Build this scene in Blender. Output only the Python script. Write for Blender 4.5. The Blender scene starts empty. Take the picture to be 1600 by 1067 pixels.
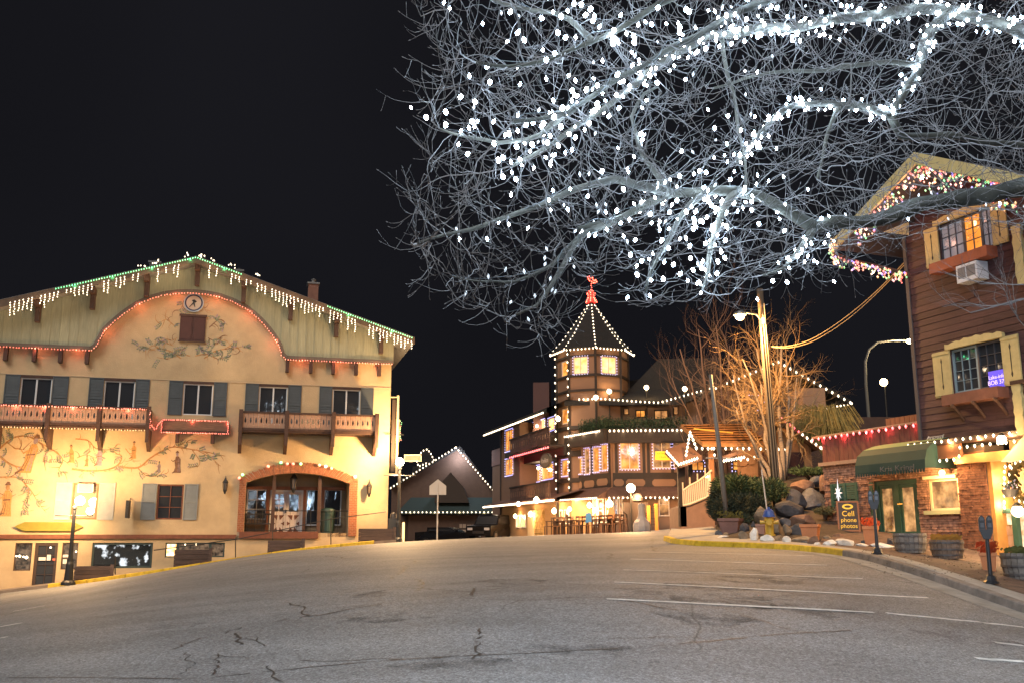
import bpy, bmesh, math, random
import numpy as np
from mathutils import Vector, Matrix, noise as mn
rnd = random.Random(7)
SC = bpy.context.scene
COL = SC.collection
R_ = math.radians

# ------------------------------------------------------------------ camera
FPX = 1500.0                      # focal length in pixels of a 1600 px wide frame
PITCH = math.atan((837-533.5)/FPX)
cd = bpy.data.cameras.new('camera'); cam = bpy.data.objects.new('camera', cd); COL.objects.link(cam)
cd.sensor_width = 36.0; cd.lens = 36.0*FPX/1600.0; cd.clip_start = 0.1; cd.clip_end = 2000
cam.location = (0, 0, 0); cam.rotation_euler = (math.pi/2+PITCH, 0, 0)
SC.camera = cam

# ------------------------------------------------------------------ night sky, faint soft fill, exposure
W = bpy.data.worlds.new("World"); SC.world = W; W.use_nodes = True
wn = W.node_tree; wn.nodes.clear()
bg = wn.nodes.new('ShaderNodeBackground'); wo = wn.nodes.new('ShaderNodeOutputWorld')
tc = wn.nodes.new('ShaderNodeTexCoord'); nz = wn.nodes.new('ShaderNodeTexNoise'); nz.inputs['Scale'].default_value = 2.2; nz.inputs['Detail'].default_value = 2
rp = wn.nodes.new('ShaderNodeValToRGB'); rp.color_ramp.elements[0].position = .25; rp.color_ramp.elements[1].position = .8
rp.color_ramp.elements[0].color = (.0026, .0026, .0034, 1); rp.color_ramp.elements[1].color = (.0042, .0042, .0054, 1)
wn.links.new(tc.outputs['Generated'], nz.inputs['Vector']); wn.links.new(nz.outputs['Fac'], rp.inputs['Fac'])
wn.links.new(rp.outputs['Color'], bg.inputs['Color']); bg.inputs['Strength'].default_value = 1.0
wn.links.new(bg.outputs['Background'], wo.inputs['Surface'])
sd = bpy.data.lights.new('town_glow', 'SUN'); sun = bpy.data.objects.new('town_glow', sd); COL.objects.link(sun)
sd.energy = 0.95; sd.angle = R_(35); sd.color = (1.0, .93, .85)
sun.rotation_euler = (R_(50), 0, R_(-24))
SC.view_settings.view_transform = 'Standard'; SC.view_settings.look = 'None'
SC.view_settings.exposure = 1.3; SC.view_settings.gamma = 1.0; SC.view_settings.use_curve_mapping = False
SC.render.engine = 'CYCLES'
cy = SC.cycles
cy.use_denoising = True
try: cy.denoiser = 'OPENIMAGEDENOISE'; cy.denoising_input_passes = 'RGB_ALBEDO_NORMAL'
except Exception: pass
cy.max_bounces = 4; cy.diffuse_bounces = 2; cy.glossy_bounces = 2; cy.transmission_bounces = 3; cy.transparent_max_bounces = 6
cy.sample_clamp_indirect = 2.0; cy.sample_clamp_direct = 30.0; cy.caustics_reflective = False; cy.caustics_refractive = False
cy.use_light_tree = True

# ------------------------------------------------------------------ measuring helpers (pixel of the 1600x1067 photo -> place)
CP, SP = math.cos(PITCH), math.sin(PITCH)
def ray(px, py):
    u = (px-800)/FPX; v = (533.5-py)/FPX
    return Vector((u, CP-v*SP, SP+v*CP))
def P(px, py, D):
    r = ray(px, py); return r*(D/r.y)
class Frame:
    """a vertical facade plane: local x runs along it to the right, local y goes into the building, z up"""
    def __init__(s, ox, oy, ang, oz=0.0):
        s.o = Vector((ox, oy, oz)); s.a = ang
        s.t = Vector((math.cos(ang), math.sin(ang), 0)); s.n = Vector((-math.sin(ang), math.cos(ang), 0))
    def h(s, px, py, off=0.0):
        r = ray(px, py); k = ((s.o-s.n*off).dot(s.n))/r.dot(s.n)
        q = r*k-s.o; return (q.dot(s.t), q.z)
    def rect(s, x0, y0, x1, y1, off=0.0):
        xm, ym = (x0+x1)/2, (y0+y1)/2
        return (s.h(x0, ym, off)[0], s.h(x1, ym, off)[0], s.h(xm, y1, off)[1], s.h(xm, y0, off)[1])
    def w(s, x, y, z): return s.o+s.t*x+s.n*y+Vector((0, 0, z))
def frame2(pa, da, pb, db, oz=0.0):
    a = P(pa, 837, da); b = P(pb, 837, db)
    return Frame(a.x, a.y, math.atan2(b.y-a.y, b.x-a.x), oz)

# ------------------------------------------------------------------ materials
MATS = {}
def M(name, rgb, rough=.75, metal=0.0, var=0.0, scale=3.0, bump=0.0, bscale=40.0, spec=.5, emis=None, estr=0.0, stretch=None, stain=0.0):
    if name in MATS: return MATS[name]
    m = bpy.data.materials.new(name); m.use_nodes = True; nt = m.node_tree; b = nt.nodes['Principled BSDF']
    b.inputs['Base Color'].default_value = (*rgb, 1); b.inputs['Roughness'].default_value = rough
    b.inputs['Metallic'].default_value = metal; b.inputs['Specular IOR Level'].default_value = spec
    tcn = nt.nodes.new('ShaderNodeTexCoord'); src = tcn.outputs['Object']
    if stretch:
        mp = nt.nodes.new('ShaderNodeMapping'); mp.inputs['Scale'].default_value = stretch
        nt.links.new(src, mp.inputs['Vector']); src = mp.outputs['Vector']
    if var > 0:
        n = nt.nodes.new('ShaderNodeTexNoise'); n.inputs['Scale'].default_value = scale; n.inputs['Detail'].default_value = 5; n.inputs['Roughness'].default_value = .65
        nt.links.new(src, n.inputs['Vector'])
        r = nt.nodes.new('ShaderNodeValToRGB'); r.color_ramp.elements[0].position = .3; r.color_ramp.elements[1].position = .7
        r.color_ramp.elements[0].color = (*[c*(1-var) for c in rgb], 1); r.color_ramp.elements[1].color = (*[min(1, c*(1+var*.8)) for c in rgb], 1)
        nt.links.new(n.outputs['Fac'], r.inputs['Fac']); out = r.outputs['Color']
        oi = nt.nodes.new('ShaderNodeObjectInfo'); hs = nt.nodes.new('ShaderNodeHueSaturation')
        mr = nt.nodes.new('ShaderNodeMapRange'); mr.inputs['To Min'].default_value = 1-var*.5; mr.inputs['To Max'].default_value = 1+var*.5
        nt.links.new(oi.outputs['Random'], mr.inputs['Value']); nt.links.new(mr.outputs['Result'], hs.inputs['Value']); nt.links.new(out, hs.inputs['Color'])
        nt.links.new(hs.outputs['Color'], b.inputs['Base Color'])
    if bump > 0:
        n2 = nt.nodes.new('ShaderNodeTexNoise'); n2.inputs['Scale'].default_value = bscale; n2.inputs['Detail'].default_value = 4
        nt.links.new(src, n2.inputs['Vector']); bp = nt.nodes.new('ShaderNodeBump'); bp.inputs['Strength'].default_value = bump; bp.inputs['Distance'].default_value = .02
        nt.links.new(n2.outputs['Fac'], bp.inputs['Height']); nt.links.new(bp.outputs['Normal'], b.inputs['Normal'])
    if emis:
        b.inputs['Emission Color'].default_value = (*emis, 1); b.inputs['Emission Strength'].default_value = estr
        m.cycles.emission_sampling = 'NONE'
    MATS[name] = m; return m
def E(name, rgb, s, sampling='NONE'):
    m = M(name, (.8, .8, .8), .4, emis=rgb, estr=s); m.cycles.emission_sampling = sampling; return m

# ------------------------------------------------------------------ mesh builder
class MB:
    def __init__(s): s.v = []; s.f = []; s.m = []
    def add(s, vs, fs, mi=0):
        o = len(s.v); s.v += [tuple(v) for v in vs]; s.f += [tuple(i+o for i in f) for f in fs]; s.m += [mi]*len(fs); return s
    def box(s, x0, x1, y0, y1, z0, z1, mi=0):
        if x0 > x1: x0, x1 = x1, x0
        if y0 > y1: y0, y1 = y1, y0
        if z0 > z1: z0, z1 = z1, z0
        v = [(x0,y0,z0),(x1,y0,z0),(x1,y1,z0),(x0,y1,z0),(x0,y0,z1),(x1,y0,z1),(x1,y1,z1),(x0,y1,z1)]
        return s.add(v, [(0,3,2,1),(4,5,6,7),(0,1,5,4),(1,2,6,5),(2,3,7,6),(3,0,4,7)], mi)
    def beam(s, p, q, w, h, mi=0, up=(0, 0, 1)):
        p = Vector(p); q = Vector(q); d = (q-p).normalized(); upv = Vector(up)
        if abs(d.dot(upv)) > .98: upv = Vector((0, 1, 0))
        a = d.cross(upv).normalized()*(w/2); b = a.cross(d).normalized()*(h/2)
        v = [p-a-b, p+a-b, p+a+b, p-a+b, q-a-b, q+a-b, q+a+b, q-a+b]
        return s.add(v, [(3,2,1,0),(4,5,6,7),(0,1,5,4),(1,2,6,5),(2,3,7,6),(3,0,4,7)], mi)
    def tube(s, pts, r, n=6, mi=0, cap=True):
        pts = [Vector(p) for p in pts]; k = len(pts)
        if k < 2: return s
        rs = r if isinstance(r, (list, tuple)) else [r]*k
        vs = []; prev = None
        for i, p in enumerate(pts):
            d = (pts[min(i+1, k-1)]-pts[max(i-1, 0)])
            d = d.normalized() if d.length > 1e-9 else Vector((0, 0, 1))
            if prev is None:
                a = d.cross(Vector((0, 0, 1)) if abs(d.z) < .9 else Vector((1, 0, 0))).normalized()
            else:
                a = (prev-d*prev.dot(d)); a = a.normalized() if a.length > 1e-6 else d.orthogonal().normalized()
            prev = a; b = d.cross(a)
            for j in range(n):
                t = 2*math.pi*j/n; vs.append(p+(a*math.cos(t)+b*math.sin(t))*rs[i])
        fs = []
        for i in range(k-1):
            for j in range(n):
                j2 = (j+1) % n; fs.append((i*n+j, i*n+j2, (i+1)*n+j2, (i+1)*n+j))
        if cap: fs += [tuple(range(n-1, -1, -1)), tuple((k-1)*n+j for j in range(n))]
        return s.add(vs, fs, mi)
    def prism(s, poly, y0, y1, mi=0):
        n = len(poly)
        ar = sum(poly[i][0]*poly[(i+1) % n][1]-poly[(i+1) % n][0]*poly[i][1] for i in range(n))
        if ar < 0: poly = poly[::-1]
        vs = [(x, y0, z) for x, z in poly]+[(x, y1, z) for x, z in poly]
        fs = [tuple(range(n)), tuple(range(2*n-1, n-1, -1))]+[(i, i+n, (i+1) % n+n, (i+1) % n) for i in range(n)]
        return s.add(vs, fs, mi)
    def lathe(s, prof, n=12, c=(0, 0, 0), mi=0, cap=True):
        vs = []; k = len(prof)
        for r, z in prof:
            for j in range(n):
                t = 2*math.pi*j/n; vs.append((c[0]+r*math.cos(t), c[1]+r*math.sin(t), c[2]+z))
        fs = [(i*n+j, i*n+(j+1) % n, (i+1)*n+(j+1) % n, (i+1)*n+j) for i in range(k-1) for j in range(n)]
        if cap: fs += [tuple(range(n-1, -1, -1)), tuple((k-1)*n+j for j in range(n))]
        return s.add(vs, fs, mi)
    def ball(s, c, r, n=8, mi=0, sq=1.0):
        k = max(3, n//2); prof = [(r*math.sin(math.pi*i/k), -r*sq*math.cos(math.pi*i/k)) for i in range(k+1)]
        prof[0] = (r*.02, prof[0][1]); prof[-1] = (r*.02, prof[-1][1])
        return s.lathe(prof, n, c, mi)
    def octa(s, c, r, mi=0, h=1.0):
        x, y, z = c
        return s.add([(x+r,y,z),(x,y+r,z),(x-r,y,z),(x,y-r,z),(x,y,z+r*h),(x,y,z-r*h)],
                     [(0,1,4),(1,2,4),(2,3,4),(3,0,4),(1,0,5),(2,1,5),(3,2,5),(0,3,5)], mi)
    def mesh(s, name, mats, smooth=False):
        me = bpy.data.meshes.new(name); me.from_pydata(s.v, [], s.f)
        for m in (mats if isinstance(mats, (list, tuple)) else [mats]): me.materials.append(m)
        if any(s.m): me.polygons.foreach_set('material_index', s.m)
        if smooth: me.polygons.foreach_set('use_smooth', [True]*len(me.polygons))
        me.update(); return me
    def build(s, name, mats, parent=None, smooth=False, **kw):
        return link(name, s.mesh(name, mats, smooth), parent, **kw)
def link(name, me, parent=None, loc=None, rot=None, **kw):
    o = bpy.data.objects.new(name, me); COL.objects.link(o)
    if parent is not None: o.parent = parent
    if loc is not None: o.location = loc
    if rot is not None: o.rotation_euler = rot
    for k, v in kw.items():
        if v is not None: o[{'cat': 'category'}.get(k, k)] = v
    return o
def thing(name, label, cat, loc=(0, 0, 0), rotz=0.0, group=None):
    o = link(name, None, loc=loc, rot=(0, 0, rotz), label=label, cat=cat, group=group); o.empty_display_size = .2; return o
def copy_thing(src, loc, rotz=0.0, label=None, name=None, scale=None, cat=None, group=None):
    c = src.copy(); COL.objects.link(c); c.location = loc; c.rotation_euler = (0, 0, rotz)
    if label: c['label'] = label
    if cat: c['category'] = cat
    if group: c['group'] = group
    if scale: c.scale = scale
    def rec(a, b):
        for ch in list(a.children):
            d = ch.copy(); COL.objects.link(d); d.parent = b; d.matrix_parent_inverse = ch.matrix_parent_inverse; rec(ch, d)
    rec(src, c); return c
def lamp(name, loc, watts, color, r=.1, parent=None):
    ld = bpy.data.lights.new(name, 'POINT'); ld.energy = watts; ld.color = color; ld.shadow_soft_size = r
    o = bpy.data.objects.new(name, ld); COL.objects.link(o); o.location = loc
    if parent is not None: o.parent = parent
    return o
def resample(pts, step):
    pts = [Vector(p) for p in pts]; out = [pts[0]]; acc = 0.0
    for a, b in zip(pts, pts[1:]):
        L = (b-a).length; t = step-acc
        while t <= L: out.append(a.lerp(b, t/L)); t += step
        acc = L-(t-step)
    return out
def text_obj(txt, size, mat, parent, loc, rot=(math.pi/2, 0, 0), ext=.004, name='lettering', align='CENTER', sx=1.0):
    c = bpy.data.curves.new(name, 'FONT'); c.body = txt; c.size = size; c.extrude = ext; c.align_x = align; c.align_y = 'CENTER'
    t = bpy.data.objects.new(name, c); COL.objects.link(t)
    bpy.context.view_layer.update(); me = bpy.data.meshes.new_from_object(t); bpy.data.objects.remove(t)
    me.name = name; me.materials.clear(); me.materials.append(mat)
    o = link(name, me, parent, loc=loc, rot=rot); o.scale = (sx, 1, 1); return o

SODIUM = (1.0, .60, .25); WARM = (1.0, .72, .42); COOL = (.70, .85, 1.0)
# light strings ------------------------------------------------------------------
def bulb_mesh(r, mat, h=1.4):
    return MB().octa((0, 0, 0), r, 0, h).mesh('bulb', mat)
def garland(name, label, pts, step, r, mats, group=None, hang=0.0, light=None, jit=.0, cable=True, parent=None, every=None):
    """a light string along pts (world, or local to parent): cable + bulbs; light=(watts, colour, n)"""
    pp = resample(pts, step)
    t = parent if parent is not None else thing(name, label, 'light string', pts[0], 0, group)
    o = Vector((0, 0, 0)) if parent is not None else Vector(pts[0])
    if cable: MB().tube([p-o for p in pp] if len(pp) > 1 else [Vector((0,0,0)), Vector((0,0,.01))], .006, 3).build('cable', M('cable_green', (.02, .03, .02)), t)
    mats = mats if isinstance(mats, list) else [mats]
    b = MB()
    for i, p in enumerate(pp):
        q = p-o; b.octa((q.x+rnd.uniform(-jit, jit), q.y+rnd.uniform(-jit, jit), q.z-r*1.2-rnd.uniform(0, jit)), r, i % len(mats) if len(mats) > 1 else 0, 1.5)
    b.build('bulbs', mats, t, kind='stuff')
    if light:
        w, c, n = light
        for k in range(n):
            q = pp[int((k+.5)*len(pp)/n)]-o
            lamp('bulb_glow', (q.x, q.y, q.z-.1), w, c, .04, t)
    return t
BW = E('bulb_warm_white', (1.0, .78, .52), 2.2); BC = E('bulb_cool_white', (.80, .90, 1.0), 9.0)
BR = E('bulb_red', (1.0, .11, .06), 1.2); BG = E('bulb_green', (.03, 1.0, .30), 1.0); BB = E('bulb_blue', (.15, .14, 1.0), 1.2)
BO = E('bulb_orange', (1.0, .42, .10), .75); BL = E('bulb_lilac', (.45, .42, 1.0), .8); BD = E('bulb_deep_red', (1.0, .07, .09), 1.6)
# ================================================================== terrain
_cp = [(800,1067,9.6),(0,1067,11.2),(400,1067,10.4),(1200,1067,10.4),(1600,1067,11.4),
 (800,936,14.5),(800,909,17.5),(800,890,20.5),(800,873,24),(800,860,28),(800,850,33),(800,843,39),(800,839,46),
 (400,965,14.5),(400,905,22),(400,880,29),(400,866,38),
 (0,990,16),(0,960,24),(0,940,34),(0,925,41.5),(150,908,42.5),(300,887,43.5),(480,860,45),(605,847,46.5),
 (1372,876,22),(1550,924,18.5),(1600,960,16.5),(1296,864,24.5),(1240,858,26.5),(1100,853,29),(1037,843,32),
 (1200,930,15),(1200,888,20),(1050,858,27),(950,846,33),(950,838,40),(1050,832,42),(1050,826,54),(900,833,56),(790,839,62)]
_xyz = [tuple(P(*c)) for c in _cp]
_xyz += [(-9,0,-2.35),(0,0,-1.8),(9,0,-2.35),(16,8,-2.6),(-16,6,-2.7),(-30,20,-3.4),(-34,40,-4.3),(-22,52,-1.9),(-7,60,-.45),(-12,80,-.7),(0,75,-.6),(12,75,0),
 (-30,70,-2.5),(30,10,-2.6),(12.0,31,.02),(13.2,27.5,-.42),(14.3,25.0,-.95),(30,40,2.5),(25,60,3),(-9,-12,-3),(9,-12,-3),(0,-12,-2.6),(22,25,.5),(16.5,18,-1.6)]
_X = np.array(_xyz)
def _phi(r2): return np.where(r2 > 1e-9, .5*r2*np.log(np.maximum(r2, 1e-9)), 0.0)
_n = len(_X); _d2 = ((_X[:, None, :2]-_X[None, :, :2])**2).sum(-1)
_A = np.zeros((_n+3, _n+3)); _A[:_n, :_n] = _phi(_d2)+np.eye(_n)*6.0
_A[:_n, _n] = 1; _A[:_n, _n+1:] = _X[:, :2]; _A[_n, :_n] = 1; _A[_n+1:, :_n] = _X[:, :2].T
_w = np.linalg.solve(_A, np.concatenate([_X[:, 2], [0, 0, 0]]))
def GZ(xs, ys):
    x = np.clip(np.asarray(xs, float), -34, 30); y = np.clip(np.asarray(ys, float), -12, 80)
    sh = x.shape; x = x.ravel(); y = y.ravel()
    d2 = (x[:, None]-_X[None, :, 0])**2+(y[:, None]-_X[None, :, 1])**2
    return (_phi(d2)@_w[:_n]+_w[_n]+_w[_n+1]*x+_w[_n+2]*y).reshape(sh)
def gz(x, y): return float(GZ([x], [y])[0])
def G(px, py, lo=5.0, hi=90.0):
    """first place where the line of sight through a pixel meets the ground"""
    r = ray(px, py); D = np.arange(lo, hi, .05); z = GZ(r.x/r.y*D, D)
    k = np.nonzero(r.z/r.y*D <= z)[0]
    d = D[k[0]] if len(k) else hi
    return Vector((r.x/r.y*d, d, gz(r.x/r.y*d, d)))
def GD(px, D):
    x = ray(px, 837).x/ray(px, 837).y*D; return Vector((x, D, gz(x, D)))

def asphalt():
    m = bpy.data.materials.new('asphalt'); m.use_nodes = True; nt = m.node_tree; b = nt.nodes['Principled BSDF']; L = nt.links.new
    tcn = nt.nodes.new('ShaderNodeTexCoord'); o = tcn.outputs['Object']
    def noise(s, d=4, r=.6):
        n = nt.nodes.new('ShaderNodeTexNoise'); n.inputs['Scale'].default_value = s; n.inputs['Detail'].default_value = d; n.inputs['Roughness'].default_value = r; L(o, n.inputs['Vector']); return n.outputs['Fac']
    def ramp(f, *st):
        r = nt.nodes.new('ShaderNodeValToRGB'); e = r.color_ramp.elements
        while len(e) < len(st): e.new(.5)
        for k, (p, c) in enumerate(st): e[k].position = p; e[k].color = (*c, 1) if isinstance(c, tuple) else (c, c, c, 1)
        L(f, r.inputs['Fac']); return r.outputs['Color']
    def mix(f, a, c2, t='MIX'):
        n = nt.nodes.new('ShaderNodeMixRGB'); n.blend_type = t
        if isinstance(f, float): n.inputs[0].default_value = f
        else: L(f, n.inputs[0])
        L(a, n.inputs[1])
        if isinstance(c2, tuple): n.inputs[2].default_value = (*c2, 1)
        else: L(c2, n.inputs[2])
        return n.outputs[0]
    base = ramp(noise(.33, 6, .7), (.30, (.135, .140, .146)), (.5, (.175, .180, .186)), (.70, (.205, .208, .212)))
    st_ = nt.nodes.new('ShaderNodeMapping'); st_.inputs['Scale'].default_value = (.12, 1.1, 1); L(o, st_.inputs['Vector']); ns_ = nt.nodes.new('ShaderNodeTexNoise'); ns_.inputs['Scale'].default_value = 1.0; ns_.inputs['Detail'].default_value = 4; L(st_.outputs['Vector'], ns_.inputs['Vector']); base = mix(1.0, base, ramp(ns_.outputs['Fac'], (.35, .86), (.62, 1.1)), 'MULTIPLY')
    fine = ramp(noise(42, 3, .8), (.33, .42), (.5, .94), (.68, 1.7))
    c = mix(1.0, base, fine, 'MULTIPLY')
    v2 = nt.nodes.new('ShaderNodeTexVoronoi'); v2.inputs['Scale'].default_value = 30; L(o, v2.inputs['Vector'])
    c = mix(1.0, c, ramp(v2.outputs['Color'], (.1, .72), (.9, 1.4)), 'MULTIPLY')
    stain = ramp(noise(.55, 3, .5), (.68, 0.0), (.85, .7))
    c = mix(stain, c, mix(.45, c, (.03, .03, .03)))
    # hairline crack net in patches
    mp = nt.nodes.new('ShaderNodeMixRGB'); mp.inputs[0].default_value = .24; L(o, mp.inputs[1])
    n3 = nt.nodes.new('ShaderNodeTexNoise'); n3.inputs['Scale'].default_value = 1.6; n3.inputs['Detail'].default_value = 5; L(o, n3.inputs['Vector']); L(n3.outputs['Color'], mp.inputs[2])
    v = nt.nodes.new('ShaderNodeTexVoronoi'); v.feature = 'DISTANCE_TO_EDGE'; v.inputs['Scale'].default_value = .42; L(mp.outputs[0], v.inputs['Vector'])
    line = ramp(v.outputs['Distance'], (.0, 1.0), (.006, 0.0))
    patch = ramp(noise(.11, 2), (.50, 0.0), (.58, 1.0))
    mm = nt.nodes.new('ShaderNodeMath'); mm.operation = 'MULTIPLY'; L(line, mm.inputs[0]); L(patch, mm.inputs[1])
    c = mix(mm.outputs[0], c, (.03, .03, .032))
    L(c, b.inputs['Base Color']); b.inputs['Roughness'].default_value = .72
    bp = nt.nodes.new('ShaderNodeBump'); bp.inputs['Strength'].default_value = .6; bp.inputs['Distance'].default_value = .012; L(noise(60, 3, .8), bp.inputs['Height']); L(bp.outputs['Normal'], b.inputs['Normal'])
    return m
def ground_sheet():
    xs = np.concatenate([[-600,-300,-150,-90,-60,-45], np.arange(-36, 32.1, .8), [45,60,90,150,300,600]])
    ys = np.concatenate([[-200,-80,-30], np.arange(-14, 82.1, .8), [100,150,300,600,1200]])
    XX, YY = np.meshgrid(xs, ys); ZZ = GZ(XX, YY)
    ny, nx = XX.shape; v = np.stack([XX.ravel(), YY.ravel(), ZZ.ravel()], 1)
    f = [(j*nx+i, j*nx+i+1, (j+1)*nx+i+1, (j+1)*nx+i) for j in range(ny-1) for i in range(nx-1)]
    b = MB(); b.v = [tuple(a) for a in v]; b.f = f; b.m = [0]*len(f)
    return b.build('road', asphalt(), smooth=True, kind='structure')
ground_sheet()
def drape(name, A, B, dz, mat, side=0.0, n=40, m=6, kind='structure', parent=None, thick=True, **kw):
    """a sheet between the plan polylines A and B laid dz above the ground, with skirts"""
    def rs(pl, k):
        pl = [Vector((p[0], p[1], 0)) for p in pl]; L = [0]
        for a, b2 in zip(pl, pl[1:]): L.append(L[-1]+(b2-a).length)
        out = []
        for i in range(k):
            t = L[-1]*i/(k-1); j = 0
            while j < len(L)-2 and L[j+1] < t: j += 1
            out.append(pl[j].lerp(pl[j+1], (t-L[j])/max(1e-6, L[j+1]-L[j])))
        return out
    a = rs(A, n); c = rs(B, n); b = MB(); vs = []
    for i in range(n):
        for j in range(m):
            q = a[i].lerp(c[i], j/(m-1)); vs.append((q.x, q.y, gz(q.x, q.y)+dz))
    fs = [(i*m+j, i*m+j+1, (i+1)*m+j+1, (i+1)*m+j) for i in range(n-1) for j in range(m-1)]
    if thick:
        o = len(vs); per = [i*m for i in range(n)]+[(n-1)*m+j for j in range(1, m)]+[i*m+m-1 for i in range(n-2, -1, -1)]+[j for j in range(m-2, 0, -1)]
        vs += [(vs[k][0], vs[k][1], vs[k][2]-dz-.1) for k in per]; L_ = len(per)
        fs += [(per[k], per[(k+1) % L_], o+(k+1) % L_, o+k) for k in range(L_)]
    return b.add(vs, fs).build(name, mat, parent, smooth=False, kind=kind, **kw)
CONC = M('concrete', (.30, .285, .26), .85, var=.28, scale=2.5, bump=.3, bscale=60)
CURBM = M('curb_concrete', (.22, .19, .17), .85, var=.4, scale=3, bump=.4, bscale=50)
YEL = M('yellow_curb_paint', (.52, .35, .02), .7, var=.35, scale=6, bump=.3)
WHT = M('road_paint', (.68, .68, .66), .7, var=.35, scale=5)

def line_on_road(px0, py0, px1, py1, w=.10, name='parking_line'):
    P_ = [G(px0+(px1-px0)*k/6, py0+(py1-py0)*k/6) for k in range(7)]; P_ = [Vector((p.x, p.y, 0)) for p in P_]; d = P_[-1]-P_[0]; s = Vector((-d.y, d.x, 0)).normalized()*(w/2)
    return drape(name, [p-s for p in P_], [p+s for p in P_], .006, WHT, n=max(8, int(d.length/.5)), m=2, thick=False)
for q in [(948,936,1366,957),(960,909,1450,934),(974,890,1348,904),(985,873,1292,883),(1010,862,1272,868),(1385,958,1532,972),(1536,973,1600,980),(1525,1029,1600,1034),(1555,1004,1600,1009),
          (0,979,34,973),(0,997,10,995),(20,955,70,946)]:
    line_on_road(*q)
# long sealed joints and wandering cracks in the asphalt: narrow sunk seams
TAR = M('crack_seam', (.035, .034, .034), .6)
def crack(pix, w=.018, jit=.05, seed=1):
    r = random.Random(seed); pts = [G(*p) for p in pix]; pl = resample([(p.x, p.y, 0) for p in pts], .12); b = MB(); vs = []; fs = []
    off = Vector((r.uniform(0, 99), r.uniform(0, 99), 0))
    for i, p in enumerate(pl):
        d = (pl[min(i+1, len(pl)-1)]-pl[max(0, i-1)]).normalized(); s = Vector((-d.y, d.x, 0))
        q = p+s*(r.uniform(-jit, jit)*.6+(mn.noise(p*1.1+off)*2.2+mn.noise(p*3.7+off)*1.4)*jit); ww = w*r.uniform(.35, 1.25)
        for e in (-1, 1): t = q+s*ww*e/2; vs.append((t.x, t.y, gz(t.x, t.y)+.004))
        if i and mn.noise(p*.9+off*2) > -.42 and r.random() > .05: fs.append((2*i-2, 2*i-1, 2*i+1, 2*i))
    return b.add(vs, fs).build('road_crack', TAR, kind='structure')
for k, (pix, w, j) in enumerate([
  ([(0,1058),(300,1062),(560,1036),(800,1022),(1000,1013),(1200,994),(1330,985)], .028, .015),
  ([(50,995),(210,980),(420,962),(600,942),(760,928),(860,922)], .020, .02),
  ([(280,1016),(300,1005),(345,990),(400,975),(460,965)], .03, .09),
  ([(372,988),(382,997),(370,1010)], .045, .05),([(350,1020),(352,1034),(344,1055)], .035, .06),([(340,1022),(380,1028),(500,1034),(640,1032),(700,1027)], .022, .05),
  ([(460,941),(474,950),(472,965)], .035, .06),([(470,965),(520,955),(560,948),(600,943)], .05, .09),
  ([(742,982),(752,992),(762,1005),(746,1012),(737,1032)], .035, .09),([(650,905),(662,912),(648,926)], .05, .05),
  ([(420,1040),(428,1050),(424,1060),(440,1067)], .03, .05),([(735,930),(745,917)], .05, .03),([(610,905),(630,890),(650,875)], .05, .08),
  ([(980,938),(1030,948),(1060,955)], .03, .03),([(950,998),(1080,997),(1120,1001)], .014, .03),([(1160,960),(1190,972),(1230,984)], .02, .09),
  ([(400,1002),(390,994),(412,1010)], .02, .04),([(290,1020),(292,1040),(285,1060)], .018, .06),([(510,868),(540,872)], .06, .05),
  ([(1025,862),(1017,850),(1022,842)], .05, .06)]):
    crack(pix, w, j, k+3)
# dark oil stains on the parking stalls and lane
def stain(px, py, rx, ry, name, mat, seed):
    c = G(px, py); r = random.Random(seed); n = 22; vs = [(c.x, c.y, gz(c.x, c.y)+.003)]
    for i in range(n):
        t = 2*math.pi*i/n; k = r.uniform(.6, 1.1); x = c.x+rx*k*math.cos(t); y = c.y+ry*k*math.sin(t); vs.append((x, y, gz(x, y)+.003))
    MB().add(vs, [(0, i+1, (i+1) % n+1) for i in range(n)]).build(name, mat, kind='structure')
def stain_mat(name, rgb, dens):
    m = bpy.data.materials.new(name); m.use_nodes = True; nt = m.node_tree; b = nt.nodes['Principled BSDF']; b.inputs['Base Color'].default_value = (*rgb, 1); b.inputs['Roughness'].default_value = .9; b.inputs['Specular IOR Level'].default_value = .1
    n = nt.nodes.new('ShaderNodeTexNoise'); n.inputs['Scale'].default_value = 1.7; n.inputs['Detail'].default_value = 7; n.inputs['Roughness'].default_value = .7
    t2 = nt.nodes.new('ShaderNodeTexCoord'); nt.links.new(t2.outputs['Object'], n.inputs['Vector'])
    r = nt.nodes.new('ShaderNodeMapRange'); r.inputs['From Min'].default_value = .45; r.inputs['From Max'].default_value = .75; r.inputs['To Max'].default_value = dens
    nt.links.new(n.outputs['Fac'], r.inputs['Value']); nt.links.new(r.outputs['Result'], b.inputs['Alpha']); return m
OILM = stain_mat('oil_stain', (.03, .03, .03), .6); REDM = stain_mat('rusty_stain', (.12, .05, .045), .6)
for k, (x, y, a, b_) in enumerate([(775,910,.9,.8),(1120,925,1.6,1.3),(1180,900,1.4,1.4),(1250,945,1.2,.8),(1100,962,.9,.6),(920,1020,.9,.5),(700,1035,.7,.4),(600,965,.8,.4),(260,980,.7,.3),(545,930,.9,.7)]):
    stain(x, y, a, b_, 'oil_stain', OILM, k)
stain(1510, 995, .8, .45, 'rust_stain', REDM, 50)

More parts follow.
